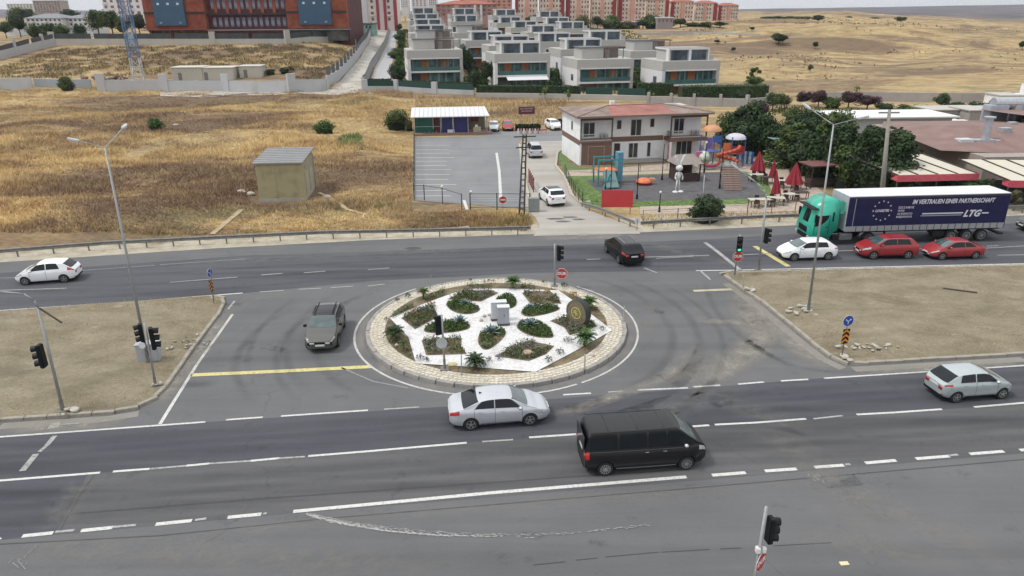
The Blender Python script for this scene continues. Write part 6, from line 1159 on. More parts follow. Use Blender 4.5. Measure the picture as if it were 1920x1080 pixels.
# closed parasols with tables
PAR = pm('wine_red_parasol_cloth', (.27,.025,.04), .85, var=.18, sc=4)
def parasol(u, v, h, r, label, tilt=0):
    p = G(u, v); t = thing('closed_parasol', label, 'parasol', (p.x,p.y,.036), R.uniform(0,6), 'closed red parasols on the terrace', (tilt, 0)); MB().cyl((0,0,0),(0,0,h),.03,.03,8).out('pole', DKW, t); MB().cyl((0,0,0),(0,0,.08),.3,.28,12).out('foot', CONC, t)
    mb = MB(); n = 16; rows = [(h*.28,r),(h*.34,r*.95),(h*.6,r*.6),(h*.85,r*.26),(h,.03)]; vs = [(cos(2*pi*i/n)*q*(1 if i % 2 else .62), sin(2*pi*i/n)*q*(1 if i % 2 else .62), z) for z, q in rows for i in range(n)]; mb.add(vs, [(k*n+i, k*n+(i+1) % n, (k+1)*n+(i+1) % n, (k+1)*n+i) for k in range(4) for i in range(n)]); mb.out('folded_cloth', PAR, t)
parasol(1419, 334, 3.0, .85, 'closed wine red parasol furthest back beside the painted fence'); parasol(1447, 344, 2.6, .45, 'slim closed parasol between the furthest and the widest one'); parasol(1486, 361, 3.1, .95, 'widest closed red parasol on the right of the terrace'); parasol(1454, 380, 3.2, .5, 'tall slim closed parasol nearest the road', .08)
CRM = pm('cream_table_top', (.45,.44,.38), .7, var=.1)
def table(u, v, label, w=.85, top=None, n=4):
    p = G(u, v); t = thing('cafe_table', label, 'table', (p.x,p.y,.036), R.uniform(-.3,.5), 'tables on the terrace'); MB().box(-w,w,-.45,.45,.70,.76).out('tabletop', top or CRM, t, bevel=.01); lg = MB().box(-.03,.03,-.03,.03,0,.7).mesh('leg'); lg.materials.append(DKW)
    for x in (-w+.1,w-.1):
        for y in (-.35,.35): link('leg', lg, t, (x,y,0))
    return t
def chair(x, y, rz, label):
    t = thing('cafe_chair', label, 'chair', (x, y, .036), rz, 'dark chairs on the terrace'); MB().box(-.22,.22,-.22,.22,.42,.47).out('seat', DKW, t); MB().box(-.22,.22,.18,.23,.5,.9).out('backrest', DKW, t); lg = MB().box(-.02,.02,-.02,.02,0,.46).mesh('leg'); lg.materials.append(DKW)
    for a in (-.19,.19):
        for b in (-.19,.19): link('leg', lg, t, (a,b,0))
tabs = [(1418,340,'pale table under the furthest parasol'),(1440,345,'table right of the furthest parasol'),(1470,352,'table left of the widest parasol'),(1497,356,'table right of the widest parasol'),(1478,378,'cream table below the widest parasol'),(1498,374,'dark table at the right end of the terrace'),(1424,388,'long pale table nearest the road'),(1453,385,'white table at the foot of the nearest parasol')]
for i, (u, v, w) in enumerate(tabs):
    table(u, v, w, .85 if i != 6 else 1.1, DKW if i in (1, 3, 5) else None); p = G(u, v)
    for k in range(2): a = 1.6 + k*2.6; chair(p.x+cos(a)*1.0, p.y+sin(a)*.75, a-pi/2, 'chair at the ' + w + (', far side' if k == 0 else ', near side'))
# pergola at the right, small canopy in trees
p = G(1540, 350); t = thing('pergola', 'small dark gazebo with reddish roof edge in front of the trees', 'gazebo', (p.x,p.y,0), rad(10)); [MB().box(x,x+.1,y,y+.1,0,2.4).out('post', DKW, t) for x in (-1.8,1.7) for y in (-.8,1.2)]; MB().box(-2.1,2.1,-1.1,1.6,2.4,2.52).out('roof', pm('dull_red_roof', (.15,.06,.055), .8, var=.2), t); MB().box(-1.8,1.8,-.8,-.74,.5,.62).out('rail', DKW, t); MB().box(-1.6,1.6,-.3,.7,.0,.85).out('bench', DKW, t)
p = G(1463, 303); t = thing('glass_canopy', 'pale bluish canopy between the dark trees', 'canopy', (p.x,p.y,0), rad(10)); MB().box(-1.7,1.7,-.8,.8,2.9,2.98).out('roof', pm('pale_blue_canopy', (.22,.32,.34), .4), t); [MB().box(x,x+.08,-.1,0,0,2.9).out('post', DKW, t) for x in (-1.5,1.4)]
# red banner board
p = G(1156, 402); t = thing('red_banner', 'plain bright red banner board on posts in front of the playground', 'banner', (p.x,p.y,0), rad(-4)); MB().box(-1.45,1.45,0,.05,.7,2.3).out('board', pm('bright_red_banner', (.46,.04,.045), .7, var=.08, sc=1), t); [MB().cyl((x,.08,0),(x,.08,2.3),.04,.04,8).out('post', GALD, t) for x in (-1.3,1.25)]

# black park lamps and fence posts round the playground
for i, (u, v, h, w) in enumerate([(1144,381,4.3,'at the lower left of the playground'),(1194,374,3.6,'in front of the orange dome'),(1134,388,3.6,'left of the red banner'),(1241,338,4.0,'behind the rabbit figure'),(1236,398,1.8,'stub at the near kerb of the playground'),(1320,324,3.4,'left of the play structure'),(1349,354,4.2,'left of the climbing wall'),(1447,375,3.0,'behind the nearest parasol')]):
    p = G(u, v); t = thing('park_lamp', 'slim black lamp post ' + w, 'lamp post', (p.x,p.y,.03), 0, 'slim black lamp posts of the playground'); MB().cyl((0,0,0),(0,0,h),.05,.04,8).out('post', SIG, t); MB().cyl((0,0,0),(0,0,.5),.12,.09,8).out('base', SIG, t)
    if i in (4, 5, 2): MB().dome((0,0,h+.1), .12, 8, 3, 1, True).out('globe', LAMPB, t)
wire_fence('dark wire fence along the pale drive beside the lawn', [G(1059,332),G(1068,352),G(1078,372),G(1092,388)], 1.35, 1.6, mesh_n=6, pr=.035); wire_fence('wire fence along the road side of the playground', [G(1205,417),G(1270,414),G(1330,410),G(1400,406),G(1490,400)], 1.1, 2.6, rails=1, mesh_n=3, pr=.03, m=pm('greenish_fence_wire', (.16,.17,.14), .7)); wire_fence('low fence between the path and the rubber surface', [G(1062,322),G(1110,325),G(1200,323),G(1300,318),G(1390,314)], .9, 3.0, rails=2, pr=.03, m=pm('pale_fence_wire', (.30,.29,.27), .7))
p = G(1103, 386); tag(MB().box(-.2,.2,-.15,.15,0,.45).out('small_box', pm('greenish_white_box', (.42,.46,.38), .7), None, bevel=.02, loc=(p.x,p.y,.03)), 'small greenish white box on the lawn corner beside the drive', 'box')

# restaurant roofs at the right
rp = G(1700, 330); RS = thing('restaurant_building', 'low restaurant with large brown pitched roof at the right', 'building', (49.0, 72, 0), rad(2)); BR_ = pm('brown_roof_membrane', (.185,.118,.105), .85, var=.08, sc=.5, c2=(.22,.145,.13))
MB().box(0,42,1,24,0,3.4).out('wall', pm('restaurant_wall', (.30,.26,.24), .9), RS)
mb = MB(); mb.add([(-3,4,3.6),(6,2.5,3.3),(15,0.5,3.1),(44,-3,3.1),(44,10,4.9),(4,12,5.0),(-3,16,4.2),(44,25,3.6),(2,25,3.6)], [(0,1,5),(1,2,5),(2,3,4,5),(0,5,6),(6,5,8),(5,4,7,8)]); mb.out('roof', BR_, RS)
mb = MB(); mb.obox((6,2.45,3.36),(15,.45,3.16),.18,.2); mb.obox((15,.45,3.16),(44,-3.05,3.16),.18,.2); mb.out('roof_edge', pm('dark_roof_edge', (.06,.05,.05), .8), RS); mb = MB(); mb.add([(14,12,4.9),(44,11,4.98),(44,13.6,5.9),(14,14,5.6),(44,24,5.4),(14,24,5.2)], [(0,1,2,3),(3,2,4,5)]); mb.out('upper_roof', BR_, RS); MB().box(14,44,11.6,11.9,4.95,5.3).out('gutter', pm('greenish_gutter', (.22,.23,.21), .7), RS)
for i_, (x_, y_, w_, h_) in enumerate([(7,9,1.2,.7),(10,12,.9,1.1),(17,6,1.5,.6),(23,9,1.0,1.3),(9.5,6.5,.6,.5),(28,7,1.4,.8)]): MB().box(x_,x_+w_,y_,y_+w_*.8,3.8,4.7+h_*.5).out('roof_vent', pm('vent_grey', (.36,.37,.38), .5, m=.3, var=.2), RS, bevel=.03)
MB().box(13,30,-6.5,-1.2,0,3.0).out('annex_wall', pm('annex_wall', (.22,.21,.2), .9), RS); MB().box(12.6,30.4,-6.9,-.9,3.0,3.14).out('annex_roof', pm('grey_annex_roof', (.15,.145,.145), .85, var=.2, sc=.5), RS)
def awning(u0, v0, w, n, label, rz):
    p = G(u0, v0, 2.6); t = thing('awning', label, 'awning', (p.x,p.y,0), rz, 'cream roof awnings with red valance'); CP = pm('cream_awning_panel', (.52,.49,.41), .8, var=.05); RV = pm('red_valance', (.52,.09,.12), .8, var=.15, sc=3); dp = 5.6; s = w/n
    for k in range(n):
        mb = MB(); mb.add([(k*s+.06,0,2.75),((k+1)*s-.06,0,2.75),((k+1)*s-.06-2.2,dp,3.65),(k*s+.06-2.2,dp,3.65)], [(0,1,2,3)]); mb.out('roof_panel', CP, t); 
    for k in range(n+1): MB().obox((k*s,0,2.77),(k*s-2.2,dp,3.68),.12,.12).out('rib', pm('dark_rib', (.05,.035,.035), .7), t)
    MB().box(-.1,w+.1,-.12,-.02,2.15,2.8).out('valance', RV, t); MB().box(-.1,-.02,-.1,1,2.2,2.75).out('side_valance', RV, t)
    for k in range(0, n+1, 2): MB().cyl((k*s,-.0,0),(k*s,0,2.7),.06,.06,8).out('post', pm('dark_post', (.07,.06,.06), .6), t)
    MB().box(.1,w-.1,2.5,2.6,0,2.3).out('shaded_window_wall', WING, t); return t
awning(1684, 332, 8.0, 4, 'left cream panelled awning with red valance beside the dark conifers', rad(4)); awning(1893, 342, 9, 4, 'right cream panelled awning with red valance at the right edge', rad(-6))
DUCT = pm('sheet_metal_duct', (.42,.44,.47), .35, m=.5, var=.15, sc=3)
p = atY(1845, 268, 79); t = thing('roof_ducts', 'grey ventilation box with round flue standing on the brown roof', 'ventilation unit', (p.x-1.5, 79, p.z-.5), rad(4)); MB().box(-1.6,.0,-.6,.6,0,1.0).out('white_unit', pm('white_unit', (.5,.52,.54), .6, var=.1), t, bevel=.05); MB().box(.1,2.6,-.6,.6,0,.9).out('duct_box', DUCT, t, bevel=.08); MB().cyl((1.6,0,.9),(1.6,0,3.2),.45,.38,14).out('flue', DUCT, t); MB().cyl((2.6,0,.45),(3.6,0,.2),.45,.6,14).out('bent_duct', DUCT, t); MB().cyl((1.6,0,3.2),(1.6,0,3.35),.6,.6,14).out('flue_cap', DUCT, t)
p = atY(1890, 225, 96); t = thing('duct_tower', 'tall cluster of silver ducts and white machine housings at the upper right', 'ventilation unit', (p.x, 96, p.z-3), rad(0)); MB().box(-3.2,-.8,-1,1,-2,5.0).out('grey_block', pm('pale_grey_block', (.34,.37,.42), .6, var=.1), t, bevel=.1); MB().cyl((-2.5,0,5.2),(4.5,0,5.2),.75,.75,16).out('top_duct', DUCT, t); MB().cyl((.8,0,0),(.8,0,5.0),.9,.9,16).out('round_duct', DUCT, t); MB().box(-.5,3.5,-1.5,0,-.8,1.4).out('white_unit', pm('white_unit2', (.56,.57,.58), .6, var=.1), t); MB().dome((2.6,0,3.8),1.0,14,5,1,True).out('duct_elbow', DUCT, t, smooth=True); MB().box(-3.3,6,-1.2,1.2,-6,-2).out('support', pm('shaded_support', (.15,.15,.15), .8), t)
# white flat building and sheds behind the conifers
p = G(1672, 262); t = thing('flat_roof_building', 'long low white flat roofed building behind the concrete pole', 'building', (p.x-6.5, p.y, 0), rad(2)); MB().box(0,15,0,7,0,3.1).out('wall', pm('pale_blue_white_wall', (.45,.48,.50), .85, var=.05), t); MB().box(-2,15.6,-.8,7.3,3.1,3.3).out('roof', pm('white_flat_roof', (.64,.65,.66), .7, var=.04), t); MB().box(-1.9,-.2,0,.2,0,3.0).out('dark_opening', pm('dark_opening', (.04,.03,.03), .9), t); window(t, 3, 5, 1, 2.2, -.003, mull=2); window(t, 10, 12, 1, 2.2, -.003, mull=2)
for i, (u, v, w, h, c, lb) in enumerate([(1748,248,2.2,2.0,(.5,.5,.52),'white tent with a red mark at the right end of the flat building'),(1770,247,1.8,2.0,(.10,.25,.22),'green crate cover beside the white tent'),(1785,246,2.2,2.1,(.46,.47,.44),'pale container box in the middle of the row'),(1803,246,2.0,2.0,(.42,.40,.50),'lilac white container at the right of the row')]):
    p = G(u, v+8); t = thing('storage_box', lb, 'storage box', (p.x,p.y,0), rad(3), 'storage boxes behind the brown roof'); MB().box(-w/2,w/2,0,1.8,.05,h).out('body', pm('box_%d' % i, c, .8, var=.12), t, bevel=.03); MB().box(-w/2-.05,w/2+.05,-.05,1.85,h+.003,h+.1).out('lid', WINF if i != 1 else pm('dark_green_lid', (.03,.08,.07), .7), t); MB().box(-w/2+.3,-w/2+.9,-.03,-.003,.3,1.0).out('mark', [SRED, WINF, GALD, CBL][i], t)
for i, (u, v, w, h, lb) in enumerate([(1795,232,9,3.0,'small concrete walled building behind the storage boxes'),(1860,236,8,3.2,'low pale building left of the duct tower')]):
    p = G(u, v+12); t = thing('small_building', lb, 'building', (p.x-w/2,p.y,0), rad(3)); MB().box(0,w,0,5,0,h).out('wall', pm('grey_beige_wall', (.33,.31,.29), .9, var=.1), t); MB().box(-.2,w+.2,-.2,5.2,h+.003,h+.15).out('roof', pm('pale_cement_roof', (.42,.40,.37), .9, var=.1), t); MB().box(w*.3,w*.3+1,-.04,-.003,.1,2.2).out('door', DKW, t)
# ------------------------------------------------------------------ background: walls, villas, red building, crane, apartments
def GT(u, v, tmax=6000):
    """where the ray through a pixel of the photograph meets the terrain"""
    d = ray(u, v); t = 30.0; st = 1.0; o = Vector((0, 0, CH))
    while t < tmax:
        p = o + d*t
        if p.z < ztf(p.x, p.y):
            lo, hi = t-st, t
            for _ in range(12):
                m = (lo+hi)/2; p = o + d*m
                if p.z < ztf(p.x, p.y): hi = m
                else: lo = m
            p = o + d*hi; return Vector((p.x, p.y, ztf(p.x, p.y)))
        st = max(1.0, t*.01); t += st
    p = o + d*tmax; return Vector((p.x, p.y, ztf(p.x, p.y)))
def drape(name, A, B, m, dz=.06, nx=4, step=3.0, kind='structure'):
    """ground strip between two edge polylines, following the terrain"""
    def res(P, n):
        L_ = [0]; [L_.append(L_[-1] + (P[i+1]-P[i]).length) for i in range(len(P)-1)]; out = []
        for k in range(n+1):
            s = L_[-1]*k/n; i = max(j for j in range(len(P)-1) if L_[j] <= s + 1e-6); out.append(P[i].lerp(P[i+1], (s-L_[i])/max(1e-6, L_[i+1]-L_[i])))
        return out
    A = [Vector((p[0], p[1], 0)) for p in A]; B = [Vector((p[0], p[1], 0)) for p in B]; n = max(2, int(sum((A[i+1]-A[i]).length for i in range(len(A)-1))/step)); A = res(A, n); B = res(B, n); mb = MB()
    for a, b in zip(A, B):
        for k in range(nx+1): q = a.lerp(b, k/nx); mb.v.append((q.x, q.y, ztf(q.x, q.y)+dz))
    mb.f = [(i*(nx+1)+k, i*(nx+1)+k+1, (i+1)*(nx+1)+k+1, (i+1)*(nx+1)+k) for i in range(n) for k in range(nx)]
    return tag(mb.out(name, m, None, smooth=True), kind=kind)
LCON = pm('pale_street_concrete', (.36,.345,.31), .9, var=.12, sc=.3, c2=(.44,.42,.38), dirt=((.24,.19,.12), .12, .6)); WALLP = pm('whitewashed_wall', (.43,.44,.455), .85, var=.06, sc=.25, dirt=((.30,.29,.27), .2, .5)); DPAN = pm('dark_fence_panel', (.07,.075,.085), .6, var=.1); GPAN = pm('dark_green_fence_panel', (.012,.05,.04), .7, var=.1)
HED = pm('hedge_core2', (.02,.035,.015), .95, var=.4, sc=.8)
drape('hill_street', [GT(622,171),GT(650,138),GT(675,110),GT(692,84),GT(700,56)], [GT(684,171),GT(690,138),GT(708,110),GT(721,86),GT(730,56)], LCON, .07)
drape('estate_path', [GT(695,150),GT(704,126),GT(716,104),GT(726,84),GT(733,58)], [GT(732,150),GT(734,126),GT(739,100),GT(742,84),GT(745,58)], pm('light_grey_paving', (.36,.36,.37), .9, var=.08, sc=.5), .08)
drape('front_street', [GT(300,181),GT(450,180),GT(620,178),GT(700,177)], [GT(300,170),GT(450,168),GT(620,168),GT(700,169)], LCON, .08)
def wall_run(label, P, h, th=.4, pillars=None, pan=None, ph=1.2, step=None, name='boundary_wall', cat='wall', m=None, pil_h=1.3, pw=1.0, stepd=False, group=None, sub=6.0, pgap=.9):
    """wall following the terrain: one panel per bay, pillars between, fence panels on top"""
    m = m or WALLP; P = [Vector((p[0], p[1], 0)) for p in P]; t = thing(name, label, cat, (P[0].x, P[0].y, ztf(P[0].x, P[0].y)), 0, group); o = Vector((P[0].x, P[0].y, t.location.z))
    bays = []
    for a, b in zip(P, P[1:]):
        k = max(1, round((b-a).length/sub)); bays += [(a.lerp(b, i/k), a.lerp(b, (i+1)/k)) for i in range(k)]
    for i, (a, b) in enumerate(bays):
        d = (b-a); L_ = d.length; rz = atan2(d.y, d.x); za, zb = ztf(a.x, a.y), ztf(b.x, b.y); zt_ = max(za, zb) + h if stepd else None; c = Vector((a.x, a.y, 0)) - o; c.z = -o.z
        mb = MB(); t0 = zt_ if stepd else za+h; t1 = zt_ if stepd else zb+h; e = .004*(i % 2)
        mb.add([(0,-th/2-e,za-1.5),(L_,-th/2-e,zb-1.5),(L_,th/2+e,zb-1.5),(0,th/2+e,za-1.5),(0,-th/2-e,t0),(L_,-th/2-e,t1),(L_,th/2+e,t1),(0,th/2+e,t0)], [(0,3,2,1),(4,5,6,7),(0,1,5,4),(1,2,6,5),(2,3,7,6),(3,0,4,7)])
        w = mb.out('wall_panel', m, t, loc=c); w.rotation_euler = (0, 0, rz)
        if pan: 
            fp = MB().add([(pgap,-.04,t0+.03),(L_-pgap*.3,-.04,t1+.03),(L_-pgap*.3,.04,t1+.03),(pgap,.04,t0+.03),(pgap,-.04,t0+ph),(L_-pgap*.3,-.04,t1+ph),(L_-pgap*.3,.04,t1+ph),(pgap,.04,t0+ph)], [(0,3,2,1),(4,5,6,7),(0,1,5,4),(1,2,6,5),(2,3,7,6),(3,0,4,7)]).out('fence_panel', pan, t, loc=c); fp.rotation_euler = (0, 0, rz)
        if pillars and i % pillars == 0: q = MB().box(-pw/2, pw/2, -th/2-.15, th/2+.15, za-1.5, max(t0,t1)+pil_h).out('pillar', m, t, loc=c); q.rotation_euler = (0, 0, rz)
    return t
TB = pm('thin_bar_fence', (.22,.23,.25), .6)
wall_run('long whitewashed wall with tall pillars between the dry field and the crane yard', [GT(192,171),GT(310,172),GT(425,172),GT(548,172),GT(612,169)], 2.5, pillars=2, pan=TB, ph=.12, pil_h=1.5, pw=1.9, sub=7.5)
wall_run('whitewashed wall stub with one tall pillar at the far left below the grassy slope', [GT(-60,167),GT(0,166),GT(62,165)], 2.4, pillars=3, pil_h=1.6, pw=1.9, sub=8); wall_run('lower recessed grey wall behind the small bush at the left', [GT(66,162),GT(172,164)], 1.9, m=pm('bluish_grey_wall', (.30,.325,.36), .85, var=.05), sub=9)
wall_run('white wall climbing the hill beside the street with dark fence panels on top', [GT(614,169),GT(652,133),GT(672,108),GT(688,84),GT(698,58)], 2.3, pan=DPAN, ph=2.0, sub=7.5, stepd=True, pgap=1.6)
wall_run('upper pale wall with stubby pillars in front of the red brick building', [GT(100,84),GT(250,84),GT(400,84),GT(540,84),GT(668,84)], 1.9, pillars=2, pan=pm('dark_hedge_fence', (.045,.055,.055), .8, var=.3, sc=.6), ph=1.7, pil_h=2.3, pw=2.0, sub=11.5, m=pm('pale_retaining_wall', (.38,.365,.34), .9, var=.08, sc=.3))
wall_run('grey stepped wall at the far left edge on the hill', [GT(-60,126),GT(0,112),GT(60,96),GT(104,86)], 2.4, pan=DPAN, ph=1.4, sub=9, pillars=2, pil_h=1.6)
wall_run('low dark fence between the hill street and the estate path', [GT(681,160),GT(697,128),GT(711,106),GT(723,84),GT(730,60)], .5, pan=DPAN, ph=1.7, sub=4.2, pillars=1, pil_h=1.4, pw=.4, pgap=.5)
wall_run('white based green mesh fence in front of the leftmost villa', [GT(684,170),GT(742,170),GT(815,175),GT(889,178)], 1.0, pan=GPAN, ph=1.3, sub=10, pillars=1, pil_h=1.5, pw=1.3)
wall_run('low pale wall with green fence panels in front of the middle villas', [GT(893,183),GT(1000,184),GT(1090,186),GT(1212,189)], 1.0, sub=11, m=pm('pale_retaining_wall', (.38,.365,.34), .9)); wall_run('dark green fence panels before the third villa', [GT(1090,184),GT(1150,185),GT(1212,187)], .8, pan=GPAN, ph=1.4, sub=8, m=pm('pale_retaining_wall', (.38,.365,.34), .9))
wall_run('pale balustrade wall with small posts behind the kindergarten roof', [GT(1215,196),GT(1300,199),GT(1400,201),GT(1475,196)], 1.6, pillars=1, pil_h=.7, pw=.5, sub=4.6, m=pm('grey_balustrade', (.33,.32,.31), .85, var=.12, sc=1))
wall_run('long pale wall along the foot of the hill at the right', [GT(1500,190),GT(1650,190),GT(1800,192),GT(1990,190)], 1.8, sub=16, m=pm('grey_pink_wall', (.34,.32,.31), .85, var=.1, sc=.4)); wall_run('thin white wall line on the hillside behind the villas', [GT(1195,66),GT(1300,65),GT(1425,68)], 1.0, sub=20, m=pm('pale_retaining_wall', (.38,.365,.34), .9))
p = GT(1630,205); t = thing('small_building', 'small white block building among the plum trees', 'building', (p.x+24,p.y,p.z), 0); MB().box(0,7,0,5,0,2.2).out('wall', WALLW, t); MB().box(4.4,6.4,-.2,2,2.2,4.2).out('stair_block', WALLW, t); MB().box(-.2,4.3,-.2,5.2,2.203,2.35).out('roof', pm('pale_cement_roof', (.42,.40,.37), .9), t)
# villas
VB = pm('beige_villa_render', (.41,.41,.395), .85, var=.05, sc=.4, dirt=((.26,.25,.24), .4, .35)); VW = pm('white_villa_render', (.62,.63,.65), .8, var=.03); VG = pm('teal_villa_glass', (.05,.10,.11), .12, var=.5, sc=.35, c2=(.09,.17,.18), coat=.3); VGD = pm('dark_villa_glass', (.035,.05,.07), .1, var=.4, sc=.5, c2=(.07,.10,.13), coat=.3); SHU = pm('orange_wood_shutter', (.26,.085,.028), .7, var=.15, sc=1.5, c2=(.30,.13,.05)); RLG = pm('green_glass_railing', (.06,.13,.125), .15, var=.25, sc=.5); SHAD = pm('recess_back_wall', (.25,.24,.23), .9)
CURT = pm('pale_teal_curtain', (.17,.24,.235), .8, var=.3, sc=.4)
def villa(variant):
    t = thing('villa', 'x', 'house', (0,0,0), 0, 'modern two storey villas of the hillside estate'); W = 13.4; D = 13.0; h = W/2
    B_ = lambda nm, m, *a, **k: MB().box(*a).out(nm, m, t, **k)
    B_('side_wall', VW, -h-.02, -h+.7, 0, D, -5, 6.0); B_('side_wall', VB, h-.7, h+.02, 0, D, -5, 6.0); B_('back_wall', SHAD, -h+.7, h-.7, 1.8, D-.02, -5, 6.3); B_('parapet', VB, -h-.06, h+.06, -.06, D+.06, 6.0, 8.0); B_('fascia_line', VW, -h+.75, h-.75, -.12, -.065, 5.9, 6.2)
    B_('flat_roof', pm('grey_villa_roof', (.26,.26,.27), .9, var=.12, sc=.5), -h+.3, h-.3, .3, D-.3, 7.5, 7.9)
    B_('balcony', VW, -h+.7, h-.7, -.35, 1.79, 2.75, 3.15); B_('railing', RLG, -h+.75, h-.75, -.3, -.26, 3.16, 4.1)
    bays = [(-5.9,-4.2,'g'),(-4.1,-2.5,'s'),(-2.4,-.1,'g'),(0.0,1.7,'s'),(1.8,5.9,'g')] if variant != 1 else [(-5.9,-3.4,'g'),(-3.3,-1.4,'s'),(-1.3,1.4,'g'),(1.5,3.4,'s'),(3.5,5.9,'g')]
    for x0, x1, k in bays: B_('shutter' if k == 's' else 'window', SHU if k == 's' else VG, x0, x1, 1.55 if k == 's' else 1.7, 1.79, 3.2, 5.85)
    for x0, x1, k in [(-5.9,-3.6,'d'),(-3.5,-2.0,'s' if variant != 2 else 'd'),(-1.9,5.9,'g')]: B_('shutter' if k == 's' else 'window', {'s': SHU, 'g': VG, 'd': VGD}[k], x0, x1, 1.6, 1.79, .1, 2.7)
    for x in ((-5.6,-1.9,.3,2.2,3.1,4.4) if variant else (-5.5,-2.1,-.9,2.1,3.4,4.8)): B_('curtain', CURT, x, x+.35, 1.50, 1.545, 3.2, 5.8)
    for x in (-1.5,.6,2.4,4.5): B_('curtain', CURT, x, x+.5, 1.55, 1.595, .1, 2.65)
    B_('side_window', VGD, -h-.05, -h-.021, 3.0, 5.0, 3.2, 4.6)
    if variant == 2: MB().add([(-4,-.4,2.7),(5.9,-.4,2.7),(5.9,-2.4,2.1),(-4,-2.4,2.1),(-4,-.4,2.78),(5.9,-.4,2.78),(5.9,-2.4,2.18),(-4,-2.4,2.18)], [(0,1,2,3),(7,6,5,4),(0,4,5,1),(1,5,6,2),(2,6,7,3),(3,7,4,0)]).out('awning', VW, t)
    if variant in (0, 2):    # white framed roof room
        x0, x1 = -5.0, 4.6; B_('roof_room', VB, x0+.3, x1-.3, 2.0, 9, 8.0, 10.25); fr = MB(); fr.box(x0, x1, 1.3, 9.2, 10.25, 10.58); fr.box(x0, x0+.32, 1.3, 2.6, 8.0, 10.25); fr.box(x1-.28, x1, 1.3, 2.6, 8.0, 10.25); B_('roof_slab', pm('grey_villa_roof', (.26,.26,.27), .9, var=.12, sc=.5), x0+.05, x1-.05, 1.6, 9.1, 10.585, 10.64); fr.box(-.2, .35, 1.3, 2.0, 8.0, 10.25); fr.out('white_frame', VW, t)
        for a, b in ((x0+.95, -.35), (.5, x1-.5)): w = B_('window', VGD, a, b, 1.9, 1.99, 8.1, 10.1); MB().box((a+b)/2-.04, (a+b)/2+.04, 1.84, 1.898, 8.1, 10.1).out('mullion', pm('dark_mullion', (.06,.06,.065), .6), w)
        B_('terrace_wall', VB, 4.6, h-.2, 3.0, 3.2, 8.0, 9.0)
    else:                    # pergola roof
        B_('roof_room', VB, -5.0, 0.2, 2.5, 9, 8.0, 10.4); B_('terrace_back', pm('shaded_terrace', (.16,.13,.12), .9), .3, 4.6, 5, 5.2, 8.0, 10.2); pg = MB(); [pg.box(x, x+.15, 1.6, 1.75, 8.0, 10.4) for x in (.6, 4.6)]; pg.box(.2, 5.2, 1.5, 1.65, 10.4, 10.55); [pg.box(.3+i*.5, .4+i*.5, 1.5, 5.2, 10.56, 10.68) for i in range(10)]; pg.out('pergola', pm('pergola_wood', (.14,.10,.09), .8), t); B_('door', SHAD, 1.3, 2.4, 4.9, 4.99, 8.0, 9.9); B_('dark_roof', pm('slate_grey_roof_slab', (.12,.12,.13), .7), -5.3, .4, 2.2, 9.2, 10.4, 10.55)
    for k in range(2): B_('roof_unit', pm('ac_grey', (.30,.30,.29), .6), 5.0-k*1.2, 5.8-k*1.2, 8+k, 9+k, 8.02, 8.7)
    return t
VL = [('A',812,72,70,1,'leftmost in the front row behind the green mesh fence'),('B',976,78,72,2,'second from the left in the front row, with a white awning'),('C',1132,88,75,1,'third in the front row with an open roof terrace'),('D',1293,90,78,0,'rightmost in the front row behind the long hedge'),
 ('E',1225,75,65,1,'second row, directly behind the front right villa'),('F',1095,72,65,0,'second row, between the second and third front villas'),('H',959,66,62,0,'second row, directly behind the villa with the white awning'),('I',912,58,56,0,'second row, right of the leftmost column'),('G',1040,61,56,0,'third row, behind the gap right of the awning villa'),('J',1136,57,58,0,'third row, furthest right with white framed roof room'),
 ('A1',814,56,60,1,'leftmost column, directly behind the front one'),('A2',806,46,52,0,'leftmost column, third from the front'),('A3',802,35,46,0,'leftmost column, fourth from the front'),('A4',798,25,42,0,'leftmost column, fifth from the front'),('A5',793,14,37,0,'leftmost column, last and highest'),
 ('K',1018,47,43,0,'fourth row near the middle of the estate'),('L',1073,40,43,0,'right end of the fourth row below the apartment blocks'),('M',985,39,40,0,'fifth row in the middle'),('N',957,31,37,0,'sixth row in the middle'),('O',948,17,36,0,'last row in the middle, under the apartment blocks'),('P',1030,20,36,0,'last row at the right, under the apartment blocks'),
 ('S1',870,15,36,0,'last row between the left column and the middle'),('S2',873,28,39,0,'row before the last between the left column and the middle'),('T',884,47,47,1,'with open terrace, between the left column and the middle rows'),('U',1046,32,40,0,'fifth row near the right')]
protos = {}
for k_, cx, vy, w, var, lb in VL:
    Y = 9.6*1331/w; pt = atY(cx, vy, Y); base = pt.z - 10.6; rz = rad(11); Rm = Matrix.Rotation(rz, 3, 'Z'); loc = Vector((pt.x, pt.y, base)) - Rm @ Vector((-.2, 1.3, 0)); lab = 'beige flat roofed villa, ' + lb
    if var not in protos: protos[var] = villa(var); protos[var].location = loc; protos[var].rotation_euler = (0,0,rz); protos[var]['label'] = lab
    else: copy_tree(protos[var], loc, rz, lab)
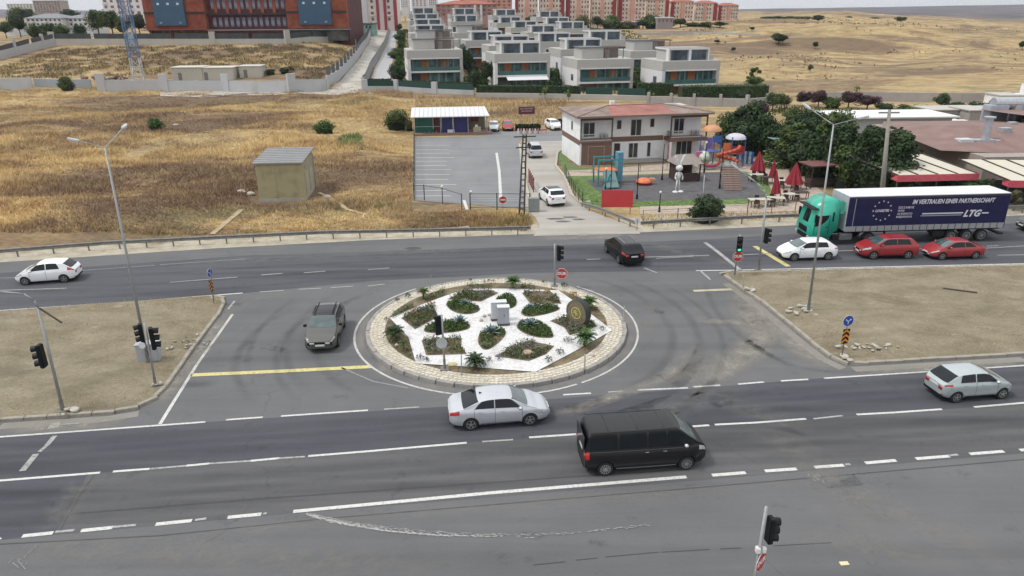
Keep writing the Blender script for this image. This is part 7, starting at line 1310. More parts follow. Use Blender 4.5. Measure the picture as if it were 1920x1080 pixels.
# big red brick building
def red_building():
    Y = 262; a = atY(276, 60, Y); b = atY(652, 60, Y); W = b.x - a.x; t = thing('brick_building', 'large red brick building with two blue panelled bays and dark floor bands', 'building', (a.x, Y, 8.6), rad(1)); BRK = pm('red_brick_cladding', (.20,.045,.025), .85, var=.22, sc=.35, c2=(.25,.075,.04)); BRD = pm('dark_red_facade', (.085,.025,.028), .8, var=.35, sc=.3); DB = pm('dark_floor_band', (.028,.022,.025), .7); BLU = pm('blue_panel_cladding', (.022,.072,.135), .45, var=.15, sc=.3, coat=.2); GRW = pm('ground_floor_glass', (.03,.045,.045), .3, var=.5, sc=.4, c2=(.09,.10,.09))
    def B_(nm, m, *q, par=t): return MB().box(*q).out(nm, m, par)
    B_('main_wall', BRD, 0, W, 2.5, 30, -3, 27); B_('wing', BRK, 0, W*.30, 0, 2.49, 4.2, 27); B_('wing', BRK, W*.70, W, 0, 2.49, 4.2, 27); B_('wing_base', GRW, .5, W*.30-.5, .8, 2.48, 0, 4.1); B_('wing_base', GRW, W*.70+.5, W-.5, .8, 2.48, 0, 4.1)
    for x0, x1 in ((W*.055, W*.205), (W*.765, W*.925)):
        B_('blue_bay', BLU, x0, x1, -.9, -.01, 5.4, 27)
        for k in range(3): x = x0 + (x1-x0)*(.18+.32*k); B_('bay_lamp', pm('bright_wall_lamp', (.5,.6,.7), .4), x-.4, x+.4, -1.0, -.91, 12.0, 12.7)
        for k in (0, 2): x = x0 + (x1-x0)*(.18+.32*k); B_('bay_lamp', pm('dim_wall_lamp', (.16,.26,.33), .4), x-.4, x+.4, -1.0, -.91, 6.0, 6.6)
    for z in (9.2, 15.3, 21.5): [B_('floor_band', DB, x0, x1, -.35, -.01 if x1-x0 < W*.35 else 2.49, z, z+.6) for x0, x1 in ((0, W*.05), (W*.21, W*.30), (W*.70, W*.76), (W*.93, W))]; B_('floor_band', DB, W*.302, W*.698, 1.6, 2.49, z-.6, z)
    B_('terrace_slab', pm('red_brown_terrace', (.17,.05,.05), .8), -.8, W*.31, -2.5, .79, 3.9, 4.18); B_('terrace_slab', pm('grey_terrace_edge', (.22,.21,.21), .8), W*.31, W+.8, -2.5, .79, 3.7, 3.95)
    wm = MB().box(-.55,.55,2.3,2.49,0,3.0).mesh('window'); wm.materials.append(pm('pale_blue_window', (.06,.06,.09), .2, var=.6, sc=.4, c2=(.15,.16,.21))); pw = MB().box(-.5,.5,1.9,2.49,-.3,5.0).mesh('pier'); pw.materials.append(BRK)
    for k in range(13):
        x = W*.33 + k*W*.029
        for z in (4.9, 10.6, 16.6, 22.6): link('window', wm, t, (x, 0, z))
        if k % 2 == 0 and k < 12: link('pier', pw, t, (x+W*.0145, 0, 9.3)); link('pier', pw, t, (x+W*.0145, 0, 15.9))
    for k in range(9): B_('ground_pillar', BRK, 1+k*W*.033, 1.7+k*W*.033, .2, .79, 0, 3.88)
    return t
red_building()
# tower crane mast
Y = 172; b = GT(262,158); tp = atY(236, -20, b.y+4); t = thing('tower_crane', 'blue and white lattice mast of a tower crane rising out of the frame', 'crane', (b.x, b.y, b.z), rad(12)); H = tp.z - b.z + 10; cb = pm('blue_crane_steel', (.10,.17,.30), .5, var=.15); cw = pm('white_crane_steel', (.46,.47,.49), .5, var=.1); lean = Vector((tp.x-b.x+.9, 0, 0))/ (tp.z-b.z); w = 1.05
for k in range(int(H/2.1)):
    z0, z1 = k*2.1, k*2.1+2.1; m = cw if z0 < 5.5 else cb; mb = MB(); c0 = lean*z0; c1 = lean*z1
    C4 = [(-w,-w),(w,-w),(w,w),(-w,w)]
    for i, (x, y) in enumerate(C4):
        x2, y2 = C4[(i+1) % 4]; mb.obox(Vector((x,y,z0))+c0, Vector((x,y,z1))+c1, .2, .2); mb.obox(Vector((x,y,z0))+c0, Vector((x2,y2,z0))+c0, .12, .12); q = (k+i) % 2; A = Vector((x,y,z0 if q else z1)) + (c0 if q else c1); B2 = Vector((x2,y2,z1 if q else z0)) + (c1 if q else c0); mb.obox(A, B2, .12, .12)
    mb.out('mast_section', m, t)
tag(MB().box(-3,3,-3,3,-.8,.5).out('foundation_block', CONC, t), None)
MB().box(-.5,.5,-.5,.5,0,2.1).out('climbing_panel', pm('pale_mast_panel', (.35,.45,.5), .5), t, loc=lean*9.5+Vector((0,0,9.5)))
# yard sheds behind the wall
for i, (u, v, w, d, h, c, lb) in enumerate([(352,152,7.5,6,3.2,(.42,.41,.37),'cream walled shed with flat pale roof behind the long wall'),(404,151,9,6,3.0,(.44,.43,.38),'long cream shed right of the crane behind the wall'),(470,146,5.5,5,2.8,(.46,.45,.40),'small cream hut beside the shrubs in the yard')]):
    p = GT(u, v); t = thing('yard_shed', lb, 'shed', (p.x-w/2,p.y,p.z), rad(4)); MB().box(0,w,0,d,-.5,h).out('wall', pm('cream_%d' % i, c, .9, var=.08), t); MB().box(-.2,w+.2,-.2,d+.2,h+.003,h+.18).out('roof', pm('pale_shed_roof', (.50,.49,.46), .9, var=.1), t); MB().box(w*.2,w*.2+.9,-.04,-.003,0,2).out('door', GALD, t)
rp_ = GT(205,152); t = thing('rubble_heap', 'brown heap of rubble and timber behind the wall left of the crane', 'rubble', rp_, 0); 
for i in range(40): s = R.uniform(.2,.8); o = MB().box(-s,s,-s*.5,s*.5,0,s*.6).out('broken_piece', [pm('brown_debris', (.18,.11,.08), .9, var=.4), pm('pale_debris', (.38,.33,.29), .9, var=.3)][i % 2], t, loc=(R.gauss(0,2.6), R.gauss(0,1.2), R.uniform(0,1.2))); o.rotation_euler = (R.uniform(-.5,.5), R.uniform(-.5,.5), R.uniform(0,3))
# far buildings: simple blocks with windows
def block(name, label, u0, u1, vb, vt, Y, wall, roofc, storeys, cols, roof='flat', winc=None, cat='building', strips=(), group=None, rz=0.0, dp=12, over=0):
    a = atY(u0, vb, Y); b = atY(u1, vb, Y); W = b.x-a.x; top = atY((u0+u1)/2, vt, Y).z; H = top - a.z; t = thing(name, label, cat, (a.x, Y, a.z), rz, group)
    MB().box(0, W, 0, dp, -6, H).out('wall', wall, t)
    if roof == 'hip': o = .8; rh = min(2.2, W*.12); MB().add([(-o,-o,H),(W+o,-o,H),(W+o,dp+o,H),(-o,dp+o,H),(W*.3,dp/2,H+rh),(W*.7,dp/2,H+rh)], [(0,3,2,1),(0,1,5,4),(1,2,5),(2,3,4,5),(3,0,4)]).out('roof', roofc, t)
    else: MB().box(-.3, W+.3, -.3, dp+.3, H+.003, H+.5).out('roof', roofc, t)
    for x0, x1, m in strips: MB().box(W*x0, W*x1, -.7, -.003, -4, H-.3).out('stair_tower', m, t)
    sh = H/storeys; ww = W/cols*.42; mb = MB(); bal = MB()
    for s in range(storeys):
        for c in range(cols):
            x = (c+.5)*W/cols
            if any(x0*W-.4 < x < x1*W+.4 for x0, x1, _ in strips): continue
            if (c+s) % 3 != 2 or over: mb.box(x-ww/2, x+ww/2, -.08, -.003, s*sh+sh*.3, s*sh+sh*.78)
            else: mb.box(x-ww*.6, x+ww*.6, -.08, -.003, s*sh+sh*.15, s*sh+sh*.78); bal.box(x-ww*.8, x+ww*.8, -1.0, -.09, s*sh+sh*.05, s*sh+sh*.32)
    if mb.v: tag(mb.out('windows', winc or WING, t), kind='stuff')
    if bal.v: tag(bal.out('balconies', wall, t), kind='stuff')
    return t
CRP = pm('cream_pink_render', (.60,.46,.39), .9, var=.12, sc=.2, c2=(.68,.58,.50)); SAL = pm('salmon_render', (.55,.29,.23), .9, var=.1, sc=.2); DRT = pm('dark_red_tower', (.24,.04,.045), .9); TER = pm('terracotta_roof', (.30,.11,.075), .9, var=.15, sc=.3); SLW = pm('far_window', (.13,.095,.09), .4, var=.4, sc=.5); LGW = pm('pale_grey_render', (.58,.58,.60), .9, var=.08, sc=.2); MAG = pm('crimson_render', (.30,.05,.07), .9)
names = ['leftmost','second from the left','third from the left','fourth from the left','fifth from the left','sixth from the left','seventh from the left','eighth from the left','rightmost']
for i, (u0, u1, vt, vb, Y) in enumerate([(966,1008,-14,46,470),(1012,1058,-13,46,472),(1062,1104,-10,46,474),(1108,1154,-6,46,480),(1158,1208,-2,45,486),(1212,1252,0,44,494),(1256,1298,3,44,504),(1302,1342,6,45,514),(1345,1382,10,42,524)]):
    block('apartment_block', 'cream and pink apartment block, %s in the skyline row' % names[i], u0, u1, vb, vt, Y, CRP if i % 2 == 0 else pm('cream_render2', (.66,.57,.48), .9, var=.1, sc=.2), TER, 6 if i < 6 else 5, 8, 'hip', SLW, strips=((.0,.14,DRT),(.45,.60,SAL)) if i % 2 == 0 else ((.84,1.0,DRT),(.38,.5,SAL)), group='apartment blocks on the skyline')
block('apartment_block', 'salmon apartment building with terracotta eaves behind the far villas', 818, 932, 32, 8, 440, pm('pinkish_render', (.36,.22,.20), .9, var=.12, sc=.2), TER, 3, 12, 'hip', SLW, strips=((.62,.66,LGW),(.72,.76,LGW),(.3,.38,SAL))); block('apartment_block', 'upper salmon apartment building with long terracotta roof rising out of the frame', 862, 960, 14, -14, 500, SAL, TER, 4, 10, 'hip', SLW)
block('apartment_block', 'crimson and white striped apartment tower at the top of the hill street', 684, 746, 42, -60, 385, pm('whitish_render', (.68,.63,.60), .9, var=.06, sc=.2), TER, 9, 6, 'flat', SLW, strips=((0,.1,MAG),(.38,.46,MAG),(.60,.68,MAG),(.9,1,MAG))); block('apartment_block', 'grey and white balconied apartment tower right of the brick building', 655, 682, 48, -50, 360, LGW, TER, 9, 3, 'flat', SLW)
block('apartment_block', 'white apartment tower behind the crane', 196, 280, 30, -60, 420, pm('lilac_white_render', (.66,.64,.67), .9, var=.05), TER, 8, 7, 'flat', pm('brownish_window', (.16,.12,.12), .4), strips=((.42,.5,pm('lilac_strip', (.30,.26,.32), .9)),))
block('apartment_block', 'beige apartment building on the far left skyline', 66, 116, 24, 2, 620, pm('beige_far_render', (.34,.30,.29), .9, var=.1), pm('grey_far_roof', (.25,.24,.25), .9), 5, 9, 'flat', SLW); block('house', 'long white house with grey roof behind the trees at the far left', 52, 118, 50, 34, 300, pm('white_far_house', (.64,.66,.68), .9), pm('grey_blue_roof', (.20,.21,.23), .9), 2, 8, 'hip', WING, cat='house'); block('house', 'right half of the white house row with balconies at the far left', 122, 174, 50, 34, 304, pm('white_far_house', (.64,.66,.68), .9), pm('grey_blue_roof', (.20,.21,.23), .9), 2, 6, 'hip', WING, cat='house', group=None)
block('house', 'small white house half hidden at the left edge of the skyline', 8, 26, 58, 44, 310, pm('white_far_house', (.64,.66,.68), .9), TER, 2, 3, 'hip', WING, cat='house'); block('apartment_block', 'pale distant buildings left of the beige one', 14, 62, 16, 8, 700, LGW, LGW, 3, 8, 'flat', SLW, group=None)
for i, (u0, u1, vb, vt, Y, lb) in enumerate([(752,765,14,-10,560,'thin white distant tower above the villas'),(772,800,12,-8,540,'grey distant block behind the highest villa'),(804,818,10,-12,560,'pale distant block left of the salmon building'),(1160,1200,64-10,42,430,'low grey hut on the hillside left of the dark trees'),(1232,1262,44,34,420,'low greyish shed below the apartment row')]): block('apartment_block' if i < 3 else 'house', lb, u0, u1, vb, vt, Y, LGW if i < 3 else pm('dusty_hut', (.28,.24,.25), .9), LGW, 6 if i < 3 else 1, 4, 'flat', SLW, cat='building', over=1)
# shop front under the striped tower
block('small_building', 'low turquoise shop front at the foot of the grey tower', 656, 698, 56, 46, 330, pm('turquoise_front', (.20,.32,.30), .8, var=.3, sc=.5), pm('dark_flat_roof', (.08,.08,.08), .9), 1, 6, 'flat', WING, over=1)
# ------------------------------------------------------------------ vegetation
TC = {}
def crown_mesh(kind, mat, var, n=2600):
    key = (kind, mat, var)
    if key in TC: return TC[key]
    rg = np.random.default_rng(100 + var + len(kind)*7)
    if kind == 'round':
        K = 16; c = rg.normal(size=(K,3)); c /= np.linalg.norm(c, axis=1, keepdims=True); c *= rg.uniform(.15,.36,(K,1)); c[:,2] = c[:,2]*.85 + .62; cr = rg.uniform(.13,.24,K); ls = .030
    elif kind == 'bush':
        K = 14; c = rg.normal(size=(K,3)); c /= np.linalg.norm(c, axis=1, keepdims=True); c *= rg.uniform(.1,.36,(K,1)); c[:,2] = np.abs(c[:,2])*1.3 + .25; cr = rg.uniform(.16,.27,K); ls = .034
    elif kind == 'cone':
        K = 26; h = rg.uniform(.08,.93,K)**.9; a = rg.uniform(0,6.28,K); r = (.26*(1-h)**.7 + .02)*rg.uniform(.3,1,K); c = np.stack([np.cos(a)*r, np.sin(a)*r, h], 1); cr = .07 + .13*(1-h); ls = .022
    else:  # sparse
        K = 12; c = rg.normal(size=(K,3))*.17; c[:,2] = rg.uniform(.4,.95,K); cr = rg.uniform(.06,.13,K); ls = .03
    idx = rg.integers(0, K, n); d = rg.normal(size=(n,3)); d /= np.linalg.norm(d, axis=1, keepdims=True); rad_ = cr[idx][:,None]*rg.uniform(.55,1.12,(n,1)); P = c[idx] + d*rad_*[1,1,.85]; P[:,2] = np.maximum(P[:,2], .02)
    V, Q = leaves(P, rg.uniform(ls*.6, ls*1.4, n), rg, .6, d*1.0); me = np_mesh('crown', V, Q, LEAF[mat]); TC[key] = me; return me
TRK = pm('grey_brown_bark', (.10,.075,.055), .95, var=.3, sc=6)
def trunk_mesh(kind):
    key = ('trunk', kind)
    if key in TC: return TC[key]
    mb = MB(); mb.cyl((0,0,-.06), (.01,.01,.5), .028, .018, 7)
    rg = random.Random(3)
    for k in range(5): a = k*1.3; mb.cyl((0,0,.25+.05*k), (cos(a)*.2, sin(a)*.2, .55+.05*k), .012, .004, 5)
    me = mb.mesh('trunk'); me.materials.append(TRK); TC[key] = me; return me
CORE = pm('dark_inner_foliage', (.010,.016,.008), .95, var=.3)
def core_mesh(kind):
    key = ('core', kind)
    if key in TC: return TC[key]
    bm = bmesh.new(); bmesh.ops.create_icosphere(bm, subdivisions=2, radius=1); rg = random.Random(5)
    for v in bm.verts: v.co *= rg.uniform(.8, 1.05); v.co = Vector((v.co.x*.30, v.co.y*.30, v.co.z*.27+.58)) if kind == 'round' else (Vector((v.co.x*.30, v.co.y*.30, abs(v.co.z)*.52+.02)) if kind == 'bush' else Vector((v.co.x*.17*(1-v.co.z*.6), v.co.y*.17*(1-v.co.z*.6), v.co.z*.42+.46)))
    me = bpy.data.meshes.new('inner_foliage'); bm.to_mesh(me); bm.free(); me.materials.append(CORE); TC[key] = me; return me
def tree(p, h, w, kind, mat, label, cat='tree', group=None, var=None, n=2600, name=None):
    """w = full width of the crown"""
    t = thing(name or {'cone': 'conifer', 'bush': 'bush'}.get(kind, 'tree'), label, cat, (p[0], p[1], p[2]), R.uniform(0, 6.28), group); k = w/(.55 if kind == 'cone' else .95 if kind == 'bush' else .95)
    t.scale = (k*R.uniform(.9,1.1), k*R.uniform(.9,1.1), h); link('crown', crown_mesh(kind, mat, R.randrange(3) if var is None else var, n), t)
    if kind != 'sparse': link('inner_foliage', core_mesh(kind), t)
    link('trunk', trunk_mesh(kind), t); return t
def tpx(u, vb, vt, wpx, kind, mat, label, terrain=False, **kw):
    p = GT(u, vb) if terrain else G(u, vb, 0); dist = p.y; top = atY(u, vt, p.y).z; h = max(.5, top - p.z); w = wpx*(p.y*cos(PITCH)+(CH-p.z)*sin(PITCH))/F; return tree(p, h, w, kind, mat, label, **kw)
# field bushes
tpx(293,246,214,36,'bush','bright','small dark green bush alone in the dry field at the left',True,cat='bush'); tpx(608,251,218,56,'bush','bright','broad green bush in the middle of the dry field',True,cat='bush'); tpx(743,243,194,54,'bush','green','tall green bush left of the white roofed shelter',True,cat='bush'); tpx(768,246,218,18,'bush','olive','yellowish shrub between the tall bush and the shelter',True,cat='bush')
tpx(128,170,134,34,'bush','green','bush in front of the recessed grey wall at the left',True,cat='bush')
tpx(1321,415,352,78,'bush','dark','big round dark bush at the near edge of the playground', cat='bush', n=3000)
# dark conifer belt between playground and restaurant
cf = [(1378,262,196,56,'bush'),(1402,276,188,62,'round'),(1432,290,196,64,'bush'),(1458,300,205,60,'bush'),(1484,315,228,62,'cone'),(1510,326,226,64,'bush'),(1538,338,222,70,'bush'),(1566,345,228,64,'cone'),(1592,352,240,74,'bush'),(1620,360,232,66,'cone'),(1648,366,246,78,'bush'),(1678,366,250,60,'cone'),(1560,300,205,60,'round'),(1500,290,206,66,'round'),(1600,312,236,70,'bush'),(1530,262,196,50,'bush')]
for i, (u, vb, vt, w, k) in enumerate(cf): tpx(u, vb, vt, w*1.3, k, 'dark' if i % 4 else 'green', 'dark dense tree, %s, between playground and restaurant' % ['first at the back left','second from the back left','third from the back left','fourth from the back left','fifth from the left','sixth from the left','seventh from the left','eighth, before the gazebo','ninth, right of the gazebo','tenth from the left','behind the concrete pole','last on the right beside the awning','second line behind the gazebo','second line behind the glass canopy','second line left of the concrete pole','furthest back in the middle'][i], group='dark trees between playground and restaurant', n=5200)
# plum and other trees behind
pl = [(1448,208,172,40,'round','green'),(1470,204,178,34,'round','olive'),(1506,200,170,34,'round','plum'),(1534,202,168,38,'round','plum'),(1560,203,176,36,'bush','green'),(1590,203,170,44,'round','plum'),(1625,206,178,44,'round','plum'),(1660,212,188,36,'bush','dark'),(1690,222,190,46,'bush','dark'),(1735,232,196,60,'bush','green'),(1700,238,206,50,'bush','olive'),(1763,208,174,34,'round','bright'),(1800,214,194,46,'bush','dark'),(1840,214,196,44,'bush','green'),(1640,238,206,44,'bush','green'),(1600,232,206,46,'bush','green'),(1560,238,210,46,'bush','olive'),(1392,198,166,34,'round','dark'),(1352,196,176,24,'bush','plum'),(1604,182,160,12,'sparse','lime'),(1488,226,198,44,'bush','green'),(1310,194,176,20,'bush','plum'),(1428,216,182,30,'bush','plum')]
lw = {'green':'mid green','olive':'olive green','plum':'dark plum coloured','dark':'dark green','bright':'round bright dark green','lime':'small lime green'}
pos = ['right of the long hedge','just right of the first one','left of the lamp arm','under the lamp arm','behind the lamp arm','left of the concrete pole top','at the concrete pole top','right of the concrete pole top','left of the white block building','before the white block building','in front of the flat roofed building','alone above the grey wall at the right','left in the hedge row by the small building','right in the hedge row by the small building','behind the flat white roof','left above the flat white roof','furthest left above the flat white roof','at the right end of the long hedge','in front of the balustrade','on the foot of the dry hill','among the low shrubs behind the lamp','left before the balustrade','right before the balustrade']
for i, (u, vb, vt, w, k, m) in enumerate(pl): tpx(u, vb, vt, w*1.1, k, m, '%s tree %s' % (lw[m], pos[i]), True, group='trees behind the conifer belt')
tpx(1805,372,322,120,'bush','bright','broad green shrub showing above the truck trailer', cat='bush', n=3000); tpx(1850,376,328,90,'bush','green','right hand green shrub above the truck trailer', cat='bush', n=2500); tpx(1745,366,335,70,'bush','dark','dark shrub under the left awning above the trailer', cat='bush', n=2000); tpx(1900,395,352,40,'sparse','olive','thin shrub behind the rear of the trailer', cat='bush')
# shrubs between villas, garden strip, skyline trees
gv = [(748,128,98,18,'bush','bright'),(750,108,84,16,'bush','green'),(752,92,70,14,'bush','bright'),(754,78,60,14,'round','dark'),(750,60,44,14,'round','green'),(742,42,20,24,'round','dark'),(760,40,10,18,'round','green'),(890,164,122,34,'bush','dark'),(905,164,132,30,'bush','bright'),(872,150,84,26,'round','dark'),(912,164,112,30,'round','dark'),(1046,150,122,30,'bush','dark'),(1062,160,130,30,'bush','bright'),(1040,164,140,36,'bush','dark'),(1210,160,134,36,'bush','dark'),(1200,166,146,40,'bush','bright'),(1412,158,124,32,'sparse','green'),(1412,166,142,36,'round','green'),(862,72,48,20,'bush','dark'),(886,96,70,20,'round','dark'),(915,88,72,20,'bush','dark'),(1003,130,104,30,'bush','dark'),(920,130,118,20,'bush','dark')]
gp_ = ['lowest in the garden strip beside the estate path','second in the garden strip beside the estate path','third in the garden strip beside the estate path','fourth in the garden strip beside the estate path','fifth in the garden strip beside the estate path','beside the crimson striped tower','behind the highest left villa','right of the leftmost villa','between hedge and second villa','behind the leftmost villa','left of the awning villa','behind the right wall of the awning villa','left of the third villa','at the foot of the third villa','between third and fourth villa','lower between third and fourth villa','tall and thin at the right end of the villas','round at the foot of the thin tree','between the upper villas of the left column','right of the left column terraces','in the gap above the awning villa','behind the second and third villas','left behind the awning villa']
for i, (u, vb, vt, w, k, m) in enumerate(gv): tpx(u, vb, vt, w*1.1, k, m, '%s garden tree %s' % (lw[m], gp_[i]), True, group='garden trees of the villa estate')
sk = [(1000,44,28,22),(1062,40,26,22),(1091,42,20,30),(1120,50,30,20),(1146,48,22,36),(1178,48,34,24),(1206,46,36,22),(1224,46,20,30),(1250,48,32,24),(1276,50,34,20),(1300,50,40,26),(1322,50,38,26),(1350,48,40,20),(1392,48,34,26),(1420,47,32,30),(1448,46,30,30),(1478,44,28,30),(1505,42,28,24),(1534,40,28,20),(1591,34,26,10),(1640,33,29,22),(1690,34,31,14)]
skw = ['above the last villas','right of it above the last villas','dark one below the second apartment block','below the third apartment block','large one below the fourth apartment block','right of the large one','left of the fifth apartment block foot','tall one below the fifth apartment block','right of the tall one','beside the dusty hut','right of the dusty hut','below the seventh block','below the last but one block','at the right end of the apartment row','first in the line on the crest','second in the line on the crest','third in the line on the crest','fourth in the line on the crest','fifth and last in the line on the crest','alone on the crest','low clump further right on the crest','last small clump on the crest']
for i, (u, vb, vt, w) in enumerate(sk):
    Y = 430 if u < 1380 else 520 if u < 1560 else 640; a = atY(u, vb, Y); x = a.x; z = ztf(x, Y); top = atY(u, vt, Y).z; tree((x, Y, z), max(2.5, top-z), w*Y/F*1.5, 'bush' if i % 3 else 'round', ['dark','green','olive'][i % 3], '%s skyline tree %s' % (['dark','green','olive'][i % 3], skw[i]), group='trees on the skyline')
lf = [(35,50,26,30,300),(75,72,44,30,260),(98,66,42,24,265),(118,70,44,26,262),(150,72,44,24,258),(185,60,16,40,290),(212,62,20,34,300),(232,68,30,26,270),(262,60,24,30,300),(10,60,40,24,290),(130,30,16,30,520),(40,22,14,40,560),(62,66,52,14,262),(282,52,34,12,265)]
lfw = ['at the far left skyline','largest round one before the white house','left of the middle of the white house','before the middle of the white house','at the right end of the white house','tall one left of the crane','tall one just left of the crane','low one behind the crane foot','right of the crane beside the white tower','cut by the left edge','above the white house on the skyline','on the far left horizon','tiny one left before the white house','small one beside the brick building']
for i, (u, vb, vt, w, Y) in enumerate(lf):
    a = atY(u, vb, Y); z = ztf(a.x, Y); top = atY(u, vt, Y).z; tree((a.x, Y, min(z, a.z)), max(3, top-min(z, a.z)), w*Y/F*1.2, 'round', ['dark','green'][i % 2], '%s tree %s' % (['dark green','mid green'][i % 2], lfw[i]), group='trees at the upper left')
for i, (u, vb, vt, w, m) in enumerate([(1459,84,62,30,'dark'),(1528,92,78,12,'dark'),(1518,136,120,10,'green'),(1410,62-4,50,10,'dark'),(1345,96-14,74,10,'dark'),(1374,98,88,8,'dark'),(1916,94,76,14,'dark')]): tpx(u, vb, vt, w*1.2, 'round', m, 'lone bush on the dry hillside, ' + ['the large double one near the crest','small one right of the large double one','thin green one halfway up','near the pale wall line','above the right villa','small dark one right of the right villa roof','at the right edge'][i], True, cat='bush', group='bushes on the dry hillside')
# hedges
def hedge(label, P, h, d, m='dark', dens=9, s=.22, z=None):
    a, b = P; a = Vector(a); b = Vector(b); dd = b-a; L_ = Vector((dd.x, dd.y, 0)).length; t = thing('hedge', label, 'hedge', (a.x, a.y, a.z), atan2(dd.y, dd.x)); n = int(L_*dens*(h+d)); 
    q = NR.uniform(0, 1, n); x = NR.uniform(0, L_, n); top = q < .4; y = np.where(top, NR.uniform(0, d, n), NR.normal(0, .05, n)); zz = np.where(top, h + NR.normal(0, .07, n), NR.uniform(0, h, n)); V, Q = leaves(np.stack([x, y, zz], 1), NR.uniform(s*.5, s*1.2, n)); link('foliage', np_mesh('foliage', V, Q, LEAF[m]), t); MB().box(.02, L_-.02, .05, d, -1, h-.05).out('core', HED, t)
hedge('dense dark hedge in front of the awning villa', (GT(893,180), GT(1088,182)), 2.2, 2.2, 'dark'); hedge('long clipped green hedge in front of the rightmost villa', (GT(1278,186), GT(1440,184)), 2.5, 3.0, 'bright'); hedge('green hedge behind the green fence panels', (GT(1195,180), GT(1262,180)), 2.6, 2.5, 'bright'); hedge('short clipped hedge on the low wall beside the hill street', (GT(690,168), GT(733,169)), 2.4, .9, 'dark'); hedge('dark hedge strip inside the green mesh fence of the leftmost villa', (GT(748,166), GT(884,172)), 1.9, .8, 'dark')
# yard shrubs
for i, (u, v, w) in enumerate([(508,140,'dark shrub left of the hut in the yard'),(534,138,'dark shrub right of the hut in the yard'),(545,132,'small brown shrub at the yard slope')]): tpx(u, v, v-14, 22, 'bush', ['dark','dark','dry'][i], w, True, cat='bush')
for i, (u, v, w) in enumerate([(1022,186,'yellow green sapling before the dark hedge'),(1066,190,'second sapling right of it before the low wall'),(1216,192,'thin sapling by the green fence panels')]): tpx(u, v, v-24, 18, 'sparse', 'lime', w, True)
# dry grass of the field, thousands of tufts: one mass
FP = ([(398,440),(418,424),(436,408),(452,394)], [(598,362),(622,374),(646,392),(690,404)])
def field_grass():
    n = 150000; v = NR.uniform(0, 1, n); y = 58 + (175-58)*v**1.25; x = NR.uniform(-1, .02, n)*(y*.80+6)
    x2 = NR.uniform(-11, 2, 16000); y2 = NR.uniform(57, 68, 16000); x = np.r_[x, x2]; y = np.r_[y, y2]
    d = y - road_y(x); k = (d > 3.4 + 1.2*vnoise(x, y, 3, 4)); left = x < lot_x(y) - .5; front = (y < 64.5 + .12*(x+10)) & (x < .8); k &= (left | front); k &= np.hypot((x+23)/1.0, (y-72.5)) > 4.2
    pth = vnoise(x, y, 5.5, 21) > -.8
    for pts in FP:
        P_ = [GT(u, v) for u, v in pts]
        for a, b in zip(P_, P_[1:]):
            dx, dy = b.x-a.x, b.y-a.y; t_ = np.clip(((x-a.x)*dx + (y-a.y)*dy)/(dx*dx+dy*dy), 0, 1); pth &= np.hypot(x-a.x-t_*dx, y-a.y-t_*dy) > .28 + .16*vnoise(x, y, 1.1, 3)
    k &= pth; x, y = x[k], y[k]; z = zt(x, y)
    hh = (.34 + .34*np.clip(vnoise(x, y*1.3, 8, 22), -.6, 1) + .12*vnoise(x, y, 2.2, 23))*np.where(y < 66, .9, 1)
    P = np.repeat(np.stack([x, y, z-.02], 1), 3, 0); P[:, :2] += NR.normal(0, .12, (len(P), 2)); V, T = blades(P, np.repeat(np.maximum(hh, .14), 3)*NR.uniform(.6, 1.4, len(P)), NR.uniform(.05, .12, len(P)), 1.1)
    mt, N, L, b, col = field_mat('dry_field_grass', 1.55); tag(link('dry_grass', np_mesh('dry_grass', V, T, mt)), kind='stuff')
field_grass()
def rough(name, P, n, h, w, m, lo=-1):
    x, y = scatter(P, n); k = vnoise(x, y, 3, 31) > lo; x, y = x[k], y[k]; V, T = blades(np.stack([x, y, zt(x, y)], 1), NR.uniform(h*.5, h*1.2, len(x)), w, .8); tag(link(name, np_mesh(name, V, T, m)), kind='stuff')
MG = field_mat('bank_grass', 1.25)[0]
rough('bank_grass', [GT(778,256),GT(1062,232),GT(1062,188),GT(778,182)], 7, .7, .12, MG); rough('bank_grass', [G(878,410),G(990,408),G(1000,420),G(985,434),G(880,432)], 60, .75, .06, pm('reddish_brown_weed', (.20,.11,.055), .95, var=.4, sc=2, c2=(.34,.25,.11))); rough('green_weed', [GT(630,284),GT(682,282),GT(676,256),GT(640,258)], 42, .75, .13, pm('fresh_green_weed', (.10,.16,.045), .9, var=.3, sc=.5, c2=(.17,.23,.08)), -.5)
rough('yellow_green_weed', [G(930,404),G(990,402),G(996,424),G(950,424)], 18, .9, .05, LEAF['lime'], .1)
# trees and shrubs scattered on the far hill as small tufts
def far_scrub():
    n = 14000; x = NR.uniform(40, 420, n); y = NR.uniform(190, 640, n); k = (x > 62 + .12*(y-170)) & (vnoise(x, y, 40, 41) + .5*vnoise(x, y, 12, 42) > .15) & (x/y < .85); x, y = x[k], y[k]
    V, Q = leaves(np.stack([x, y, zt(x, y)+.2], 1), NR.uniform(.25, .8, len(x))); tag(link('hill_scrub', np_mesh('hill_scrub', V, Q, pm('brown_hill_scrub', (.22,.165,.10), .95, var=.3, sc=.05, c2=(.34,.27,.155)))), kind='stuff')
far_scrub()
rough('slope_grass', [GT(0,150),GT(300,140),GT(600,150),GT(664,92),GT(110,92),GT(0,126)], 3.2, .8, .22, MG, -.3)
OL = pm('olive_weed', (.075,.07,.035), .95, var=.4, sc=.4, c2=(.16,.14,.07)); rough('slope_weed', [GT(0,150),GT(300,140),GT(600,150),GT(664,92),GT(110,92),GT(0,126)], 4.0, .7, .25, OL, -.05)
rough('undergrowth', [GT(1370,270),GT(1400,205),GT(1480,200),GT(1700,215),GT(1760,240),GT(1600,262),GT(1560,300),GT(1440,300)], 3.0, .8, .25, LEAF['green'], -.25)
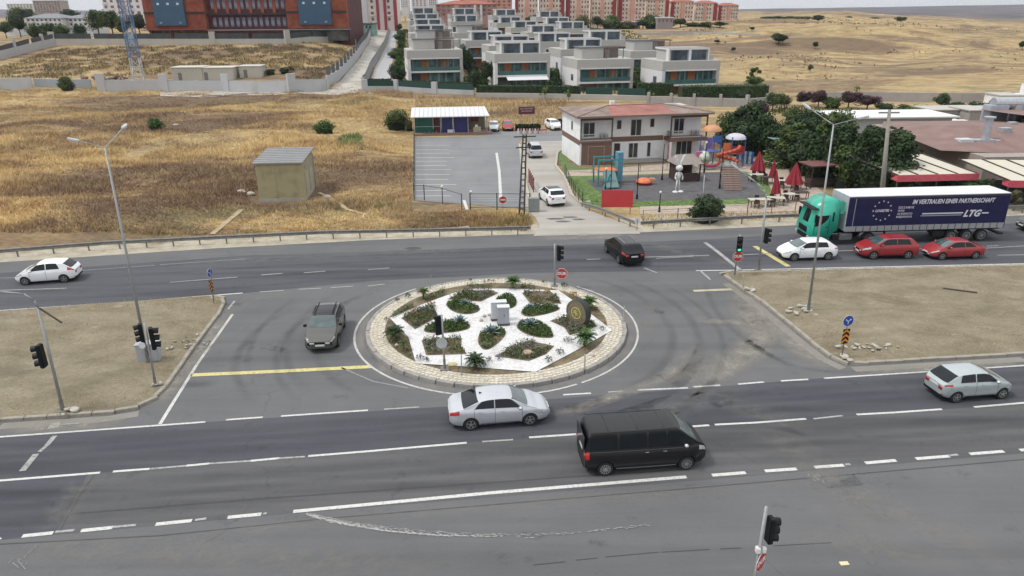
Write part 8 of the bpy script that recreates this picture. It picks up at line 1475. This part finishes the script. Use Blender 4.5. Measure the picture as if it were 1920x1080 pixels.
rough('undergrowth', [G(1380,275),G(1500,300),G(1570,345),G(1680,372),G(1690,350),G(1560,290),G(1400,255)], 9, .6, .16, LEAF['dark'], -.6)
GL = pm('garden_green', (.035,.06,.022), .95, var=.4, sc=.3, c2=(.07,.10,.04))
rough('estate_garden', [GT(744,150),GT(885,170),GT(1090,176),GT(1350,176),GT(1230,80),GT(1090,50),GT(880,48),GT(748,56)], .9, .9, .5, GL, -.55)
rough('estate_garden', [GT(744,140),GT(756,140),GT(760,60),GT(746,60)], 3, 1.6, .5, LEAF['bright'], -.3)
for i_, (u, v) in enumerate([(745,165),(742,110),(748,80),(888,150),(866,110),(1032,152),(1058,140),(1195,150),(1020,92),(900,72),(1075,64),(965,56),(1150,74),(1000,60),(846,52),(895,60)]):
    p_ = GT(u, v); tree((p_.x, p_.y, p_.z), R.uniform(3.5, 6), R.uniform(4, 6.5), 'bush' if i_ % 2 else 'round', ['dark','green','bright'][i_ % 3], '%s garden tree filling a gap between the villas, %s' % (['dark','mid green','bright green'][i_ % 3], ['lower left corner','by the estate path','higher by the estate path','right of the first villa','behind the first villa','right of the awning villa','beyond the awning villa','left of the rightmost villa','behind the third villa','left middle row','right middle row','upper middle','second row right','middle row','upper left column','left of the middle row'][i_]), group='garden trees of the villa estate')
for i_, (u, v, h_, w_) in enumerate([(1702,246,3.2,5),(1722,228,3.5,6),(1780,222,3.4,7),(1822,220,3.2,7),(1868,216,3.4,6),(1362,268,5.5,5),(1388,290,5.5,6),(1664,330,6.5,7),(1612,342,6.5,7),(1580,330,6,6)]):
    p_ = GT(u, v); tree((p_.x, p_.y, p_.z), h_, w_, 'bush', ['dark','green'][i_ % 4 == 1], '%s bushy tree %s' % (['dark green','mid green'][i_ % 4 == 1], ['left of the flat roofed building end','behind the storage boxes','behind the small concrete walled building','right of that, in the hedge row','left of the duct tower','at the left end of the conifer belt','second at the left end of the belt','beside the awning in the belt','right of the gazebo in the belt','just behind the gazebo'][i_]), n=5200, group='trees filling the conifer belt')
def path(name, pts, w, m):
    P = [GT(u, v) for u, v in pts]; A = []; B = []
    for i, p in enumerate(P): t = (P[min(i+1, len(P)-1)] - P[max(i-1, 0)]); t.z = 0; t.normalize(); s_ = Vector((-t.y, t.x, 0)); A.append(p + s_*w/2); B.append(p - s_*w/2)
    drape(name, A, B, m, .07, 3, .8)
PTH = pm('worn_earth_path', (.29,.22,.14), .95, var=.25, sc=1.5, c2=(.38,.30,.19))
path('footpath', FP[0], .5, PTH); path('footpath', FP[1], .4, PTH)
for i_, (u, v) in enumerate([(452,362),(470,366),(612,372),(330,236)]): rock(u, v, .5, .35, .25, (.44,.40,.36), ['pale stone left of the beige shed in the field','second pale stone left of the beige shed','white stone right of the beige shed','pale stone below the left field bush'][i_], wp=GT(u, v)+Vector((0,0,.15)))
# ------------------------------------------------------------------ air: thin even haze that fades the far hills
hz = MB().box(-7000, 7000, -120, 7200, -40, 110).out('haze', None or bpy.data.materials.new('haze_air'), None); hz['kind'] = 'stuff'
_m = hz.data.materials[0]; _m.use_nodes = True; _n = _m.node_tree; _n.nodes.clear(); _o = _n.nodes.new('ShaderNodeOutputMaterial'); _v = _n.nodes.new('ShaderNodeVolumePrincipled')
_v.inputs['Color'].default_value = (.72, .80, .95, 1); _v.inputs['Density'].default_value = .00007; _v.inputs['Anisotropy'].default_value = .2; _n.links.new(_v.outputs[0], _o.inputs['Volume'])
